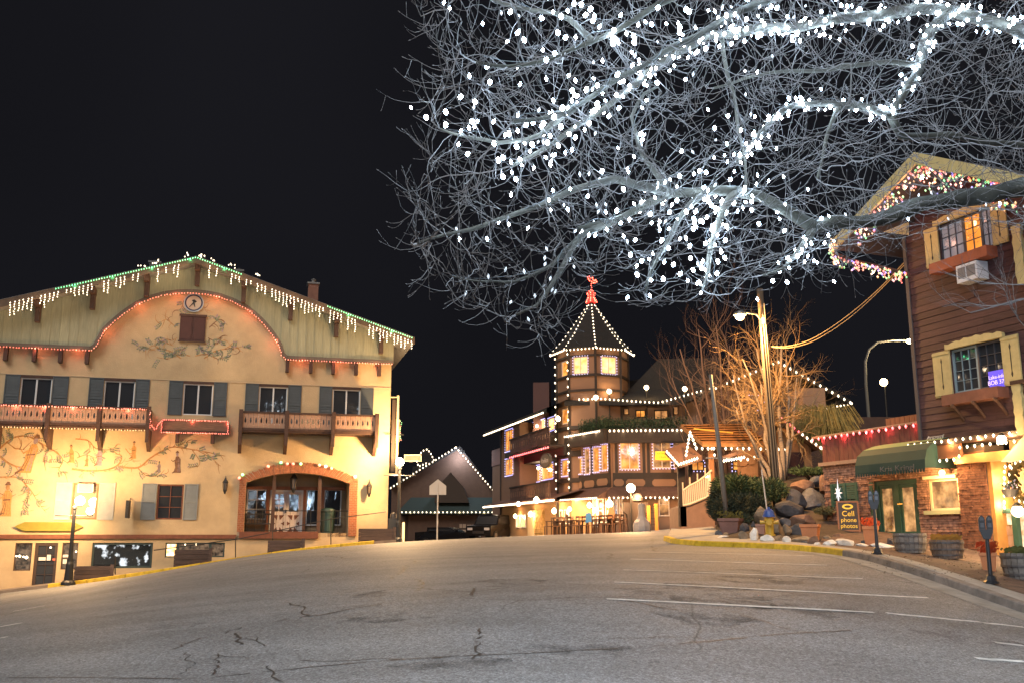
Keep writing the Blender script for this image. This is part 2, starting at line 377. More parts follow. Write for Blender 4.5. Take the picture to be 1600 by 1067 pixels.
# ------------------------------------------------------------------ right kerb: gutter pan, kerb stones, sidewalk
KL = [GD(1037,32.0), GD(1050,30.3), GD(1085,29.1), GD(1160,27.6), GD(1240,26.0), GD(1297,24.4), GD(1335,23.1), GD(1385,21.2), GD(1440,19.7), GD(1500,18.2), GD(1560,17.0), GD(1620,16.0), GD(1720,14.6), GD(1900,12.0), GD(2300,8.0)]
def off_line(pl, d):
    out = []
    for i, p in enumerate(pl):
        t = (pl[min(i+1, len(pl)-1)]-pl[max(0, i-1)]); t.z = 0; t.normalize(); out.append(Vector((p.x+t.y*d, p.y-t.x*d, 0)))
    return out
drape('gutter', off_line(KL[3:], .02), off_line(KL[3:], .55), .005, CONC, n=70, m=3, thick=False)
pl = resample([Vector((p.x, p.y, 0)) for p in KL], .5)
def kerb_stone(pl, i0, i1, mat, h=.15, w=.16):
    b = MB(); seg = pl[i0:i1+1]; vs = []
    for i, p in enumerate(seg):
        t = (seg[min(i+1, len(seg)-1)]-seg[max(0, i-1)]).normalized(); s = Vector((t.y, -t.x, 0)); z = gz(p.x, p.y)
        if i == 0: p = p+t*.012
        if i == len(seg)-1: p = p-t*.012
        for (o, zz) in ((.03, -.1), (.0, h-.02), (-.02, h), (-w, h), (-w, -.1)):
            q = p+s*o; vs.append((q.x, q.y, z+zz))
    k = len(seg); fs = [(i*5+j, i*5+j+1, (i+1)*5+j+1, (i+1)*5+j) for i in range(k-1) for j in range(4)]
    fs += [(4, 3, 2, 1, 0), tuple((k-1)*5+j for j in range(5))]
    return b.add(vs, fs).build('kerb_stone', mat, kerb)
kerb = thing('kerb', 'kerb of long concrete stones curving along the right side of the parking bays', 'kerb', (0, 0, 0))
kyel = None
n_st = (len(pl)-1)//3
for k in range(n_st):
    q = pl[k*3]; yellow = q.y > 24.3
    kerb_stone(pl, k*3, k*3+3, YEL if yellow else CURBM)
inner = [GD(1052,44), GD(1110,43), GD(1135,36), GD(1150,31.5), GD(1190,29.5), GD(1260,27.6), GD(1330,26.0), GD(1375,24.6), GD(1430,21.8), GD(1490,19.9), GD(1560,18.3), GD(1620,17.3), GD(1720,15.8), GD(1900,13.2), GD(2300,9)]
outr = [GD(1050,44)]+off_line(KL, -.15)[0:]
def cl(pl): return [Vector((p.x, p.y, 0)) for p in pl]
drape('pavement', cl([GD(1050,46)]+off_line(KL, -.155)), cl([GD(1112,46)]+[GD(1118,37), GD(1128,32.5), GD(1160,30.2), GD(1215,28.6), GD(1275,27.0), GD(1340,25.2), GD(1390,22.9), GD(1440,21.2), GD(1500,19.5), GD(1560,18.2), GD(1620,17.2), GD(1720,15.8), GD(1900,13.2), GD(2300,9)]), .146, CONC, n=90, m=5)
BRK = M('brick_paving', (.115, .075, .06), .9, var=.5, scale=4, bump=.8, bscale=22)
drape('paved_yard', cl([GD(1275,27.0), GD(1340,25.2), GD(1390,22.9), GD(1440,21.2), GD(1500,19.5), GD(1560,18.2), GD(1620,17.2), GD(1720,15.8), GD(1900,13.2), GD(2300,9)]),
      cl([GD(1290,31), GD(1340,33), GD(1385,32), GD(1450,30), GD(1520,28.5), GD(1600,27), GD(1700,25), GD(1850,22), GD(2200,18), GD(2600,14)]), .142, BRK, n=60, m=14)
b = MB()
for k in range(420):                                     # loose pavers' edges and leaves on the yard
    D = rnd.uniform(18.5, 28); px = rnd.uniform(1340, 1610); q = GD(px, D)
    if abs(px-1450)+abs(D-22) > 90 and rnd.random() < .5: continue
    s_ = rnd.uniform(.012, .028); b.octa((q.x, q.y, q.z+.15), s_, rnd.choice([0, 0, 1]), .35)
b.build('fallen_leaves', [M('dry_leaf', (.10, .07, .045), .9, var=.5, scale=30), M('pale_leaf', (.30, .26, .2), .9)], kind='stuff', label='dry leaves and grit scattered over the brick yard')
# ================================================================== generic building pieces
def wall_grid(b, x0, x1, z0, z1, holes, y=0.0, rev=.14, mi=0, rmi=None):
    xs = sorted({x0, x1, *[h[0] for h in holes], *[h[1] for h in holes]}); zs = sorted({z0, z1, *[h[2] for h in holes], *[h[3] for h in holes]})
    xs = [x for x in xs if x0 <= x <= x1]; zs = [z for z in zs if z0 <= z <= z1]
    for i in range(len(xs)-1):
        for j in range(len(zs)-1):
            cx, cz = (xs[i]+xs[i+1])/2, (zs[j]+zs[j+1])/2
            if any(h[0] < cx < h[1] and h[2] < cz < h[3] for h in holes): continue
            b.add([(xs[i], y, zs[j]), (xs[i+1], y, zs[j]), (xs[i+1], y, zs[j+1]), (xs[i], y, zs[j+1])], [(0, 1, 2, 3)], mi)
    for (a, c, d, e) in [h[:4] for h in holes]:
        r = mi if rmi is None else rmi
        b.add([(a,y,d),(a,y,e),(a,y+rev,e),(a,y+rev,d)], [(0,1,2,3)], r); b.add([(c,y,d),(c,y+rev,d),(c,y+rev,e),(c,y,e)], [(0,1,2,3)], r)
        b.add([(a,y,e),(c,y,e),(c,y+rev,e),(a,y+rev,e)], [(0,1,2,3)], r); b.add([(a,y,d),(a,y+rev,d),(c,y+rev,d),(c,y,d)], [(0,1,2,3)], r)
    return b
def glass_mat(name, rgb=(.012, .014, .018), emis=None, s=0.0, rough=.03, metal=0.0):
    m = M(name, rgb, rough, metal, spec=1.0, emis=emis, estr=s)
    return m
GD_DARK = glass_mat('dark_window_glass', metal=.35, rgb=(.05, .055, .065))
def lit_glass(name, c1, c2, s, scale=2.2):
    """a pane with a lit room, or bright reflections, painted on as glowing patches"""
    if name in MATS: return MATS[name]
    m = glass_mat(name, (.02, .02, .02)); nt = m.node_tree; b = nt.nodes['Principled BSDF']
    t = nt.nodes.new('ShaderNodeTexCoord'); n = nt.nodes.new('ShaderNodeTexNoise'); n.inputs['Scale'].default_value = scale; n.inputs['Detail'].default_value = 3
    r = nt.nodes.new('ShaderNodeValToRGB'); r.color_ramp.elements[0].position = .35; r.color_ramp.elements[1].position = .68
    r.color_ramp.elements[0].color = (*c1, 1); r.color_ramp.elements[1].color = (*c2, 1)
    nt.links.new(t.outputs['Object'], n.inputs['Vector']); nt.links.new(n.outputs['Fac'], r.inputs['Fac']); nt.links.new(r.outputs['Color'], b.inputs['Emission Color'])
    b.inputs['Emission Strength'].default_value = s; m.cycles.emission_sampling = 'NONE'; return m
def window(parent, x0, x1, z0, z1, nx=2, nz=1, y=.05, fw=.05, fm=None, gm=None, mw=.03, depth=.07, name='window', hidden=False):
    """frame with glazing bars (one mesh) and every pane its own mesh below it"""
    f = MB(); f.box(x0, x0+fw, y, y+depth, z0, z1); f.box(x1-fw, x1, y, y+depth, z0, z1)
    f.box(x0+fw, x1-fw, y, y+depth, z0, z0+fw); f.box(x0+fw, x1-fw, y, y+depth, z1-fw, z1)
    a, c, d, e = x0+fw, x1-fw, z0+fw, z1-fw
    for i in range(1, nx): xx = a+(c-a)*i/nx; f.box(xx-mw/2, xx+mw/2, y+.008, y+depth-.01, d, e)
    for j in range(1, nz): zz = d+(e-d)*j/nz; f.box(a, c, y+.011, y+depth-.013, zz-mw/2, zz+mw/2)
    w = f.build(name, fm, parent)
    for i in range(nx):
        for j in range(nz):
            p0, p1 = a+(c-a)*i/nx, a+(c-a)*(i+1)/nx; q0, q1 = d+(e-d)*j/nz, d+(e-d)*(j+1)/nz
            t = rnd.uniform(-.004, .004)
            MB().add([(p0, y+depth*.6+t, q0), (p1, y+depth*.6-t, q0), (p1, y+depth*.6-t*.6, q1), (p0, y+depth*.6+t*.6, q1)], [(0, 1, 2, 3)]).build('pane', gm, w)
    return w
def shutter(parent, x0, x1, z0, z1, mat, y=-.05, slats=14, name='shutter'):
    b = MB(); fw = .05; b.box(x0, x0+fw, y, y+.045, z0, z1); b.box(x1-fw, x1, y, y+.045, z0, z1); b.box(x0+fw, x1-fw, y, y+.045, z0, z0+fw); b.box(x0+fw, x1-fw, y, y+.045, z1-fw, z1)
    zm = (z0+z1)/2; b.box(x0+fw, x1-fw, y, y+.045, zm-.025, zm+.025)
    h = (z1-z0-2*fw)/slats
    for k in range(slats):
        z = z0+fw+h*k; b.add([(x0+fw, y+.010, z), (x1-fw, y+.010, z), (x1-fw, y+.034, z+h*1.1), (x0+fw, y+.034, z+h*1.1)], [(0, 1, 2, 3)])
    return b.build(name, mat, parent)
def lantern(parent, x, y, z, s=1.0, lit=None, mat=None, name='wall_lantern'):
    b = MB(); b.lathe([(.02*s, .30*s), (.05*s, .22*s), (.11*s, .12*s), (.12*s, .10*s), (.10*s, .08*s)], 6, (x, y, z)); b.lathe([(.075*s, -.24*s), (.085*s, -.20*s), (.05*s, -.28*s), (.02*s, -.36*s)][::-1], 6, (x, y, z))
    for k in range(6):
        t = k*math.pi/3; b.beam((x+.10*s*math.cos(t), y+.10*s*math.sin(t), z+.09*s), (x+.075*s*math.cos(t), y+.075*s*math.sin(t), z-.21*s), .015*s, .015*s)
    b.tube([(x, y, z+.28*s), (x, y+.04*s, z+.36*s), (x, y+.12*s, z+.34*s), (x, .0, z+.22*s)], .012*s, 5)
    o = b.build(name, mat or M('black_iron', (.015, .014, .013), .5), parent)
    MB().lathe([(.068*s, -.20*s), (.092*s, .08*s)], 6, (x, y, z)).build('glass', lit or glass_mat('lantern_glass', (.12, .09, .06)), o)
    return o

# ================================================================== the painted inn on the left
FL = Frame(*P(605, 837, 46.5).xy, R_(14.6), 0.0)
_b = gz(FL.o.x, FL.o.y); FL.o.z = _b
inn = thing('painted_inn', 'long cream inn with a painted facade, green boarded gable and carved balconies', 'building', FL.o, FL.a)
CREAM = M('cream_stucco', (.55, .405, .235), .9, var=.20, scale=.55, bump=.5, bscale=18)
BROWN = M('dark_brown_wood', (.060, .028, .018), .7, var=.3, scale=6, bump=.2)
BROWN2 = M('red_brown_wood', (.15, .05, .025), .7, var=.3, scale=6)
GREENW = M('green_boarding', (.30, .295, .20), .8, var=.16, scale=2.5, bump=.25, stretch=(6, 6, .6))
SHUT = M('grey_blue_shutter', (.066, .080, .090), .7, var=.15)
SHUTL = M('pale_grey_shutter', (.34, .33, .30), .7, var=.12)
WFR = M('white_window_frame', (.62, .62, .62), .5)
IRON = M('black_iron', (.015, .014, .013), .5)
ROOFM = M('grey_roof_metal', (.16, .165, .17), .55, var=.2, scale=4)
BRICK = M('orange_brick', (.32, .12, .055), .85, var=.35, scale=9, bump=.5)
MORT = M('mortar', (.42, .32, .22), .9)
H = FL.h; RT = FL.rect
xpk = H(307, 480, .35)[0]; xR = H(615, 560, .35)[0]; xLe = 2*xpk-xR
zt = H(530, 566, .35)[1]; zt0 = (H(60, 541, .35)[1]+H(530, 565, .35)[1])/2
z_bot = -3.6
up = []      # (shutL0,shutL1,w0,w1,shutR0,shutR1, ytop, ybot)
for q in [(5,29,30,79,80,105,590,660),(137,160,161,209,210,232,594,664),(263,285,286,332,333,354,600,649),(382,403,404,448,449,470,604,672),(498,518,519,562,563,583,609,677)]: up.append(q)
zu1 = sum(RT(q[2], q[6], q[3], q[7])[3] for q in up)/5; zu0 = H(309, 648)[1]
holes = []; upw = []
for q in up:
    a, c, _, _ = RT(q[2], q[6], q[3], q[7]); zb_ = zu0 if q[0] == 263 else zu0-.35
    holes.append((a, c, zb_, zu1)); upw.append((q, a, c, zb_, zu1))
g1 = RT(112, 754, 153, 811); g2 = RT(245, 756, 286, 811)
sh = [RT(22, 848, 49, 891), RT(52, 848, 88, 917), RT(96, 848, 121, 889), RT(143, 847, 238, 887), RT(258, 846, 351, 870)]
zst = sum(s[3] for s in sh)/5; sh = [(s[0], s[1], s[2], zst) for s in sh]
xa0, xa1 = H(383, 790)[0], H(545, 790)[0]; xmid = (xa0+xa1)/2
z_spr = H(465, 754)[1]; z_apx = H(465, 738.5)[1]; zpf = H(465, 832)[1]; z_hole = z_apx+.05
def arch_z(x, x0, x1, zs, za):
    w = (x1-x0)/2; h = za-zs; Rr = (w*w+h*h)/(2*h); return zs+math.sqrt(max(0, Rr*Rr-(x-(x0+x1)/2)**2))-(Rr-h)
holes += [g1, g2]+sh+[(xa0, xa1, zpf, z_hole)]
b = MB(); wall_grid(b, xLe+.35, -.0, z_bot, zt0, holes[:-1]+[holes[-1]], 0, .14)
NA = 24
for k in range(NA):
    x0_, x1_ = xa0+(xa1-xa0)*k/NA, xa0+(xa1-xa0)*(k+1)/NA
    za_, zb2 = arch_z(x0_, xa0, xa1, z_spr, z_apx), arch_z(x1_, xa0, xa1, z_spr, z_apx)
    b.add([(x0_, 0, za_), (x1_, 0, zb2), (x1_, 0, z_hole), (x0_, 0, z_hole)], [(0, 1, 2, 3)])
    b.add([(x0_, 0, za_), (x0_, .45, za_), (x1_, .45, zb2), (x1_, 0, zb2)], [(0, 1, 2, 3)])
b.box(-.001, 0.0, 0.001, 9, z_bot, zt0); b.box(xLe+.35, xLe+.351, 0.001, 9, z_bot, zt0)
# gable field of plaster behind the boarding
zap = H(307, 405, .35)[1]; zea = H(615, 520, .35)[1]
b.prism([(xLe+.35, zt0), (0, zt0), (0, zea-.1), (xpk, zap-.25), (xLe+.35, zea-.1)], .0, .02)
wall = b.build('wall', CREAM, inn)
# recessed porch
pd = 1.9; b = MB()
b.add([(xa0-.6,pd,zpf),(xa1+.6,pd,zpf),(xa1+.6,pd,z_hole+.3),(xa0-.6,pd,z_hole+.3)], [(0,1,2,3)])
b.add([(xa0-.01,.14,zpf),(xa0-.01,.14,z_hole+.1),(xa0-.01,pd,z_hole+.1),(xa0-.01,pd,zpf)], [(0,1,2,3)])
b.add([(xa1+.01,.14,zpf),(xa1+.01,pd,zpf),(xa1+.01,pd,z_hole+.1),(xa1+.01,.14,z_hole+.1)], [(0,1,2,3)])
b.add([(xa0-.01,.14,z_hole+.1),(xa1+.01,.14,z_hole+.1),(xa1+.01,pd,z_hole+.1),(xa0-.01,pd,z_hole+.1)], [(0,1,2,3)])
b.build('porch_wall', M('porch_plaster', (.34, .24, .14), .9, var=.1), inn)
MB().box(xa0, xa1, 0.0, pd, zpf-.18, zpf).box(xa0-.2, H(497, 830)[0], -.12, -.002, zpf-.25, zpf+.06).build('porch_floor', BROWN2, inn)
Hp = lambda px, py: FL.h(px, py, -pd+.1)
def RP(x0, y0, x1, y1, off=-pd+.12): return FL.rect(x0, y0, x1, y1, off)
TIM = M('orange_brown_timber', (.26, .10, .045), .7, var=.25)
w_ = RP(385, 764, 416, 826); window(inn, w_[0], w_[1], w_[2]+.45, w_[3], 2, 3, pd-.12, .05, WFR, GD_DARK)
d_ = RP(421, 765, 473, 828); zd0, zd1 = zpf, d_[3]
# double stable door with carved lower panels
door = MB().box(d_[0], d_[0]+.09, pd-.16, pd-.02, zd0, zd1).box(d_[1]-.09, d_[1], pd-.16, pd-.02, zd0, zd1).box(d_[0]+.09, d_[1]-.09, pd-.16, pd-.02, zd1-.09, zd1).build('door_frame', WFR, inn)
DOORM = M('whitewashed_door', (.58, .50, .46), .6, var=.2, scale=6)
for s_ in (0, 1):
    xa, xb = (d_[0]+.09, (d_[0]+d_[1])/2-.005) if s_ == 0 else ((d_[0]+d_[1])/2+.005, d_[1]-.09)
    zm = zd0+(zd1-zd0)*.44; lf = MB(); lf.box(xa, xb, pd-.13, pd-.07, zd0+.02, zm)
    fw = .12
    lf.box(xa, xa+fw, pd-.13, pd-.07, zm, zd1-.1); lf.box(xb-fw, xb, pd-.13, pd-.07, zm, zd1-.1); lf.box(xa+fw, xb-fw, pd-.13, pd-.07, zm, zm+.12); lf.box(xa+fw, xb-fw, pd-.13, pd-.07, zd1-.2, zd1-.1)
    nx_ = 3 if s_ == 0 else 1; xi0, xi1, zi0, zi1 = xa+fw, xb-fw, zm+.12, zd1-.2
    if s_ == 0:
        lf.box((xi0+xi1)/2-.02, (xi0+xi1)/2+.02, pd-.125, pd-.08, zi0, zi1)
        for j in (1, 2): lf.box(xi0, xi1, pd-.122, pd-.083, zi0+(zi1-zi0)*j/3-.02, zi0+(zi1-zi0)*j/3+.02)
    L_ = lf.build('door', DOORM, inn)
    MB().box(xi0, xi1, pd-.10, pd-.09, zi0, zi1).build('pane', GD_DARK, L_)
    cb = MB(); cx = (xa+xb)/2; zc = (zd0+zm)/2; w2 = (xb-xa)/2
    for (sx, sz) in ((-1, 1), (1, 1), (-1, -1), (1, -1)):
        cb.prism([(cx+sx*.03, zc+sz*.40), (cx+sx*.28, zc+sz*.40), (cx+sx*.07, zc+sz*.16)], pd-.142, pd-.1305)
        cb.prism([(cx+sx*(w2-.06), zc+sz*.1), (cx+sx*(w2-.06), zc), (cx+sx*(w2-.22), zc)], pd-.142, pd-.1305)
    cb.build('carving', BROWN2, L_)
MB().box(d_[0]+.74, d_[0]+.80, pd-.18, pd-.131, zd0+.95, zd0+1.1).build('door_handle', IRON, inn)
for (x0_, x1_, nx_) in ((478, 502, 1), (506, 533, 1)):
    w_ = RP(x0_, 764, x1_, 822); window(inn, w_[0], w_[1], w_[2]+.05, w_[3], nx_, 1, pd-.12, .05, WFR, GD_DARK)
tb = MB(); tz = RP(421, 765, 473, 828)[3]
tb.box(xa0+.02, xa1-.02, pd-.2, pd-.01, tz+.012, tz+.17)
for px in (418, 475.5, 504): x = Hp(px, 790)[0]; tb.box(x-.07, x+.07, pd-.19, pd-.012, zpf+.002, tz+.01)
tb.build('timber_frame', TIM, inn)
# slim iron posts, hanging lantern, railing in the porch
for px in (427, 499):
    x = H(px, 790)[0]; MB().box(x-.08, x+.08, .16, .32, zpf, arch_z(x, xa0, xa1, z_spr, z_apx)+.1).build('post', BROWN, inn)
lantern(inn, H(459, 752, -.6)[0], .6, H(459, 752, -.6)[1], 1.5, name='hanging_lantern')
# brick arch: ring of stretchers on edge plus quoins
ox0, ox1 = H(372, 790)[0], H(558, 790)[0]; oz_s = H(465, 748)[1]; oz_a = H(465, 723)[1]
bk = MB(); NB = 74
for k in range(NB):
    t0, t1 = (k+.06)/NB, (k+.94)/NB
    pts = []
    for t in (t0, t1):
        xi = xa0+(xa1-xa0)*t; xo = ox0+(ox1-ox0)*t
        pts.append(((xi, arch_z(xi, xa0, xa1, z_spr, z_apx)), (xo, arch_z(xo, ox0, ox1, oz_s, oz_a))))
    (i0, o0), (i1, o1) = pts; pr = rnd.uniform(.075, .095)
    e = rnd.uniform(-.03, .05); o0 = (o0[0], o0[1]+e); o1 = (o1[0], o1[1]+e)
    bk.prism([i0, i1, o1, o0], -pr, .02)
for (xl, xr) in ((ox0, xa0), (xa1, ox1)):
    zz = H(465, 830)[1]+(.0 if xl == ox0 else -.2); r_ = 0; top = arch_z(xa0+.01, ox0, ox1, oz_s, oz_a)-.12
    while zz < top:
        n_ = 2; o_ = 0 if r_ % 2 else (xr-xl)/4
        xx = xl
        while xx < xr-.02:
            x2 = min(xr, xx+((xr-xl)/2 if not (xx == xl and o_) else o_)); bk.box(xx+.006, x2-.006, -rnd.uniform(.07, .09), .02, zz, min(top, zz+.068)); xx = x2
        zz += .082; r_ += 1
bk.build('brick_surround', BRICK, inn, kind='stuff')
mb = MB(); ring = [(xa0+(xa1-xa0)*k/20, arch_z(xa0+(xa1-xa0)*k/20, xa0, xa1, z_spr, z_apx)+.01) for k in range(21)]
ringo = [(ox0+(ox1-ox0)*k/20, arch_z(ox0+(ox1-ox0)*k/20, ox0, ox1, oz_s, oz_a)-.02) for k in range(21)]
for k in range(20): mb.prism([ring[k], ring[k+1], ringo[k+1], ringo[k]], -.055, .015)
for (xl, xr) in ((ox0, xa0), (xa1, ox1)): mb.box(xl+.01, xr-.004, -.056, .016, H(465, 830)[1]-.2, ringo[0][1])
mb.build('mortar_bed', MORT, inn)
for (px, py, mt) in [(374,746,BR),(379,741,BG),(419,728,BR),(439,722,BG),(449,724,BR),(458,724,BR),(470,724,BG),(499,726,BO),(509,728,BW),(518,731,BO),(555,744,BW)]:
    p = H(px, py, .14); MB().ball((p[0], -.14, p[1]), .07, 8).build('bulb', mt, inn)

# ground floor windows
for (g, s0, s1, ac) in ((g1, RT(86, 754, 111, 811), RT(154, 754, 179, 811), True), (g2, RT(221, 755, 244, 811), RT(287, 755, 309, 811), False)):
    ww = window(inn, g[0], g[1], g[2], g[3], 1 if ac else 2, 1 if ac else 3, .03, .07 if not ac else .09, TIM if ac else BROWN2, glass_mat('curtained_glass', (.35, .30, .22)) if ac else GD_DARK)
    sm = SHUTL if ac else M('mid_grey_shutter', (.20, .215, .215), .7, var=.1)
    for s_ in (s0, s1): shutter(inn, s_[0], s_[1], g[2]-.02, g[3]+.02, sm, slats=20)
ac = RT(121, 755, 146, 769, .25)
acb = MB().box(ac[0], ac[1], -.28, .06, ac[2], ac[3]).build('air_conditioner', M('beige_plastic', (.5, .42, .33), .5), inn)
g_ = MB()
for k in range(7): z = ac[2]+.05+(ac[3]-ac[2]-.1)*k/6; g_.box(ac[0]+.06, ac[1]-.06, -.29, -.2802, z, z+.02)
g_.build('grille', M('grille_brown', (.2, .12, .07), .6), acb)
zb0, zb1 = H(180, 841)[1], H(180, 834.5)[1]
MB().box(xLe+.36, ox0-.004, -.10, -.003, zb0, zb1).build('string_course', BROWN2, inn)
MB().box(ox1+.0, -.0, -.05, -.002, z_bot, zb0-.35).build('plinth', M('dark_plinth', (.16, .10, .07), .9), inn)
# upper windows, shutters
for (q, a, c, z0_, z1_) in upw:
    window(inn, a, c, z0_, z1_, 2, 1, .04, .05, WFR, GD_DARK, mw=.07)
    s0 = RT(q[0], q[6], q[1], q[7]); s1 = RT(q[4], q[6], q[5], q[7])
    shutter(inn, s0[0], s0[1], z0_-.02, z1_+.12, SHUT); shutter(inn, s1[0], s1[1], z0_-.02, z1_+.12, SHUT)
    MB().box(a-.05, c+.05, -.03, .02, z1_+.004, z1_+.12).build('lintel', BROWN, inn)
# thin string line over the upper windows
MB().box(xLe+.36, -.002, -.03, -.002, zu1+.13, zu1+.17).build('string_course', M('cream_trim', (.5, .38, .24), .9), inn)
# shop front at the bottom left
SHOPF = M('dark_green_frame', (.03, .05, .045), .6); SHOPB = M('shop_brown_frame', (.05, .03, .022), .6)
LITW = lit_glass('shop_glass_warm', (.004, .003, .002), (.55, .28, .10), .55, 5)
LITC = lit_glass('shop_glass_painted_reflection', (.004, .006, .006), (.8, .85, .9), .5, 2.6); LITC.node_tree.nodes['Color Ramp'].color_ramp.elements[0].position = .54; LITC.node_tree.nodes['Color Ramp'].color_ramp.elements[1].position = .62  # bright reflections painted into the pane as emissive noise patches
LITD = lit_glass('shop_glass_dim', (.006, .004, .003), (.16, .10, .06), .7, 6)
window(inn, *sh[0], 1, 1, .05, .05, SHOPB, LITD); window(inn, *sh[2], 1, 1, .05, .05, SHOPB, LITD)
dd = window(inn, *sh[1], 2, 4, .05, .12, SHOPB, GD_DARK, name='shop_door', mw=.02)
window(inn, *sh[3], 1, 1, .05, .09, SHOPF, LITC); 
s4 = sh[4]; xm1 = H(277, 858)[0]; xm2 = H(328, 858)[0]
window(inn, s4[0], xm1, s4[2], s4[3], 1, 1, .05, .06, SHOPF, lit_glass('shop_glass_bright', (.9, .4, .1), (1, .8, .4), 1.6, 6)); window(inn, xm1, xm2, s4[2], s4[3], 1, 1, .05, .06, SHOPF, LITD); window(inn, xm2, s4[1], s4[2], s4[3], 1, 1, .05, .06, SHOPF, LITD)
PAPER = M('paper', (.7, .68, .62), .8)
pb = MB()
for (a, b2, c, d) in ((98, 866, 107, 870), (98, 873, 104, 880), (60, 870, 71, 875), (73, 866, 79, 875), (82, 872, 86, 875)):
    r_ = RT(a, b2, c, d); MB().box(r_[0], r_[1], .03, .036, r_[2], r_[3]).build('paper_notice', PAPER if a != 82 else M('red_card', (.6, .15, .1), .8), inn)
for (px, py, r) in ((28, 868, .05), (33, 868, .07), (39, 869, .05), (43.5, 870, .09), (81, 854.5, .05), (120.6, 861, .05), (307, 850, .05), (290, 850, .04)):
    p = H(px, py, -.3); q = MB().ball((p[0], .02, p[1]), r*.7, 8).build('display_light', E('display_glow', (1, .75, .45), 4), inn)
# yellow sign board over the shop
sg = RT(23, 815, 130, 829, .1); zc = (sg[2]+sg[3])/2; e_ = .28
sgn = MB().prism([(sg[0], zc), (sg[0]+.12, sg[2]+.12), (sg[0]+e_+.1, sg[2]), (sg[1]-e_-.1, sg[2]), (sg[1]-.12, sg[2]+.12), (sg[1], zc), (sg[1]-.12, sg[3]-.12), (sg[1]-e_-.1, sg[3]), (sg[0]+e_+.1, sg[3]), (sg[0]+.12, sg[3]-.12)], -.12, -.05)
so = thing('sign_board', 'long blank yellow-green board with pointed ends above the shop windows', 'sign', FL.w(sg[0], 0, sg[2]), FL.a)
sgn.v = [(x-sg[0], y, z-sg[2]) for x, y, z in sgn.v]; sgn.build('board', M('mustard_board', (.22, .18, .02), .6, var=.15), so)
MB().box(.3, .34, -.05, -.0, .05, .1).box(sg[1]-sg[0]-.34, sg[1]-sg[0]-.3, -.05, 0, .05, .1).build('bracket', IRON, so)
# a blade sign seen edge-on
bs = H(200, 795, .6); t = thing('blade_sign', 'narrow dark hanging sign seen edge-on beside the grey shutters', 'sign', FL.w(bs[0], 0, bs[1]), FL.a)
MB().box(-.06, .06, -1.0, -.25, -.38, .38).build('panel', IRON, t); MB().beam((0, 0, .1), (0, -1.05, .1), .04, .04).beam((0, 0, .5), (0, -.7, .12), .03, .03).build('bracket', IRON, t)

# balconies ------------------------------------------------------------------
SLATM = M('peach_balcony_board', (.36, .215, .145), .75, var=.14, scale=5)
def slat_mesh(w, h):
    b = MB(); n = 9; L = []; 
    def hw(t):      # half width of the shaped edge
        return w/2*(1-.02-.30*math.exp(-((t-.78)/.12)**2)*.55-.22*math.exp(-((t-.40)/.07)**2)*.3)
    L = [(-hw(k/n), h*k/n) for k in range(n+1)]; Rr = [(hw(k/n), h*k/n) for k in range(n+1)]
    vs = []; fs = []
    # cut-out: a diamond heart in the upper half made of inner ring
    cut = [(0, .30), (-.15, .42), (-.17, .52), (-.11, .64), (0, .76), (.11, .64), (.17, .52), (.15, .42)]
    inner = [(x*w, z*h) for x, z in cut]
    outer = [(0, 0), (-w*.48, 0), (-hw(.5), h*.5), (-w*.48, h), (0, h), (w*.48, h), (hw(.5), h*.5), (w*.48, 0)]
    o = []
    for y in (-.015, .015):
        vs += [(x, y, z) for x, z in inner]+[(x, y, z) for x, z in outer]
    for i in range(8):
        j = (i+1) % 8; fs += [(i, 8+i, 8+j, j), (16+i, 16+j, 24+j, 24+i), (i, j, 16+j, 16+i), (8+i, 24+i, 24+j, 8+j)]
    b.add(vs, fs)
    return b.mesh('slat', SLATM)
def balcony(parent_thing, x0, x1, z0, z1, posts, dep=1.05, per=8, brackets=True, side_r=True):
    d = -dep
    deck = MB().box(x0, x1, d, 0, z0-.02, z0+.06).build('deck', BROWN, parent_thing)
    MB().box(x0-.06, x1+.06, d-.06, d+.05, z1-.09, z1).build('handrail', BROWN, parent_thing)
    MB().box(x0-.04, x1+.04, d-.045, d+.035, z0+.06, z0+.16).build('bottom_rail', BROWN, parent_thing)
    if side_r:
        for xs in (x0, x1):
            MB().box(xs-.03, xs+.03, d+.05, 0, z1-.09, z1-.001).box(xs-.02, xs+.02, d+.05, 0, z0+.16, z1-.15).build('side_panel', BROWN, parent_thing)
    me = None
    for i in range(len(posts)-1):
        a, c = posts[i]+.09, posts[i+1]-.09; w = (c-a)/per
        if me is None: me = slat_mesh(w*.97, z1-.09-z0-.16)
        for k in range(per):
            o = link('slat', me, parent_thing, loc=(a+w*(k+.5), d, z0+.16))
    for i, x in enumerate(posts):
        b = MB(); b.box(x-.09, x+.09, d-.1, d+.06, z0-.05, z1+.07)
        if brackets:
            b.prism([(0, 0)], 0, 0) if False else None
            zz = z0-.02; H_ = .72
            b.add([(x-.08, 0, zz), (x+.08, 0, zz), (x+.08, d-.02, zz), (x-.08, d-.02, zz), (x-.08, 0, zz-H_-.2), (x+.08, 0, zz-H_-.2), (x+.08, d+.15, zz-.42), (x-.08, d+.15, zz-.42), (x-.08, d-.02, zz-.36), (x+.08, d-.02, zz-.36)],
                  [(0,1,2,3),(0,3,8,7,4),(1,5,6,9,2),(4,7,6,5),(7,8,9,6),(3,2,9,8)])
            b.box(x-.07, x+.07, d-.09, d+.03, z0-.62, z0-.05)
        b.build('bracket_post', BROWN, parent_thing)
rl = FL.rect(4, 632, 238, 667, 1.05); rl0 = FL.h(75, 650, 1.05)[0]; rl1 = FL.h(155, 650, 1.05)[0]; rl2 = FL.h(232, 650, 1.05)[0]
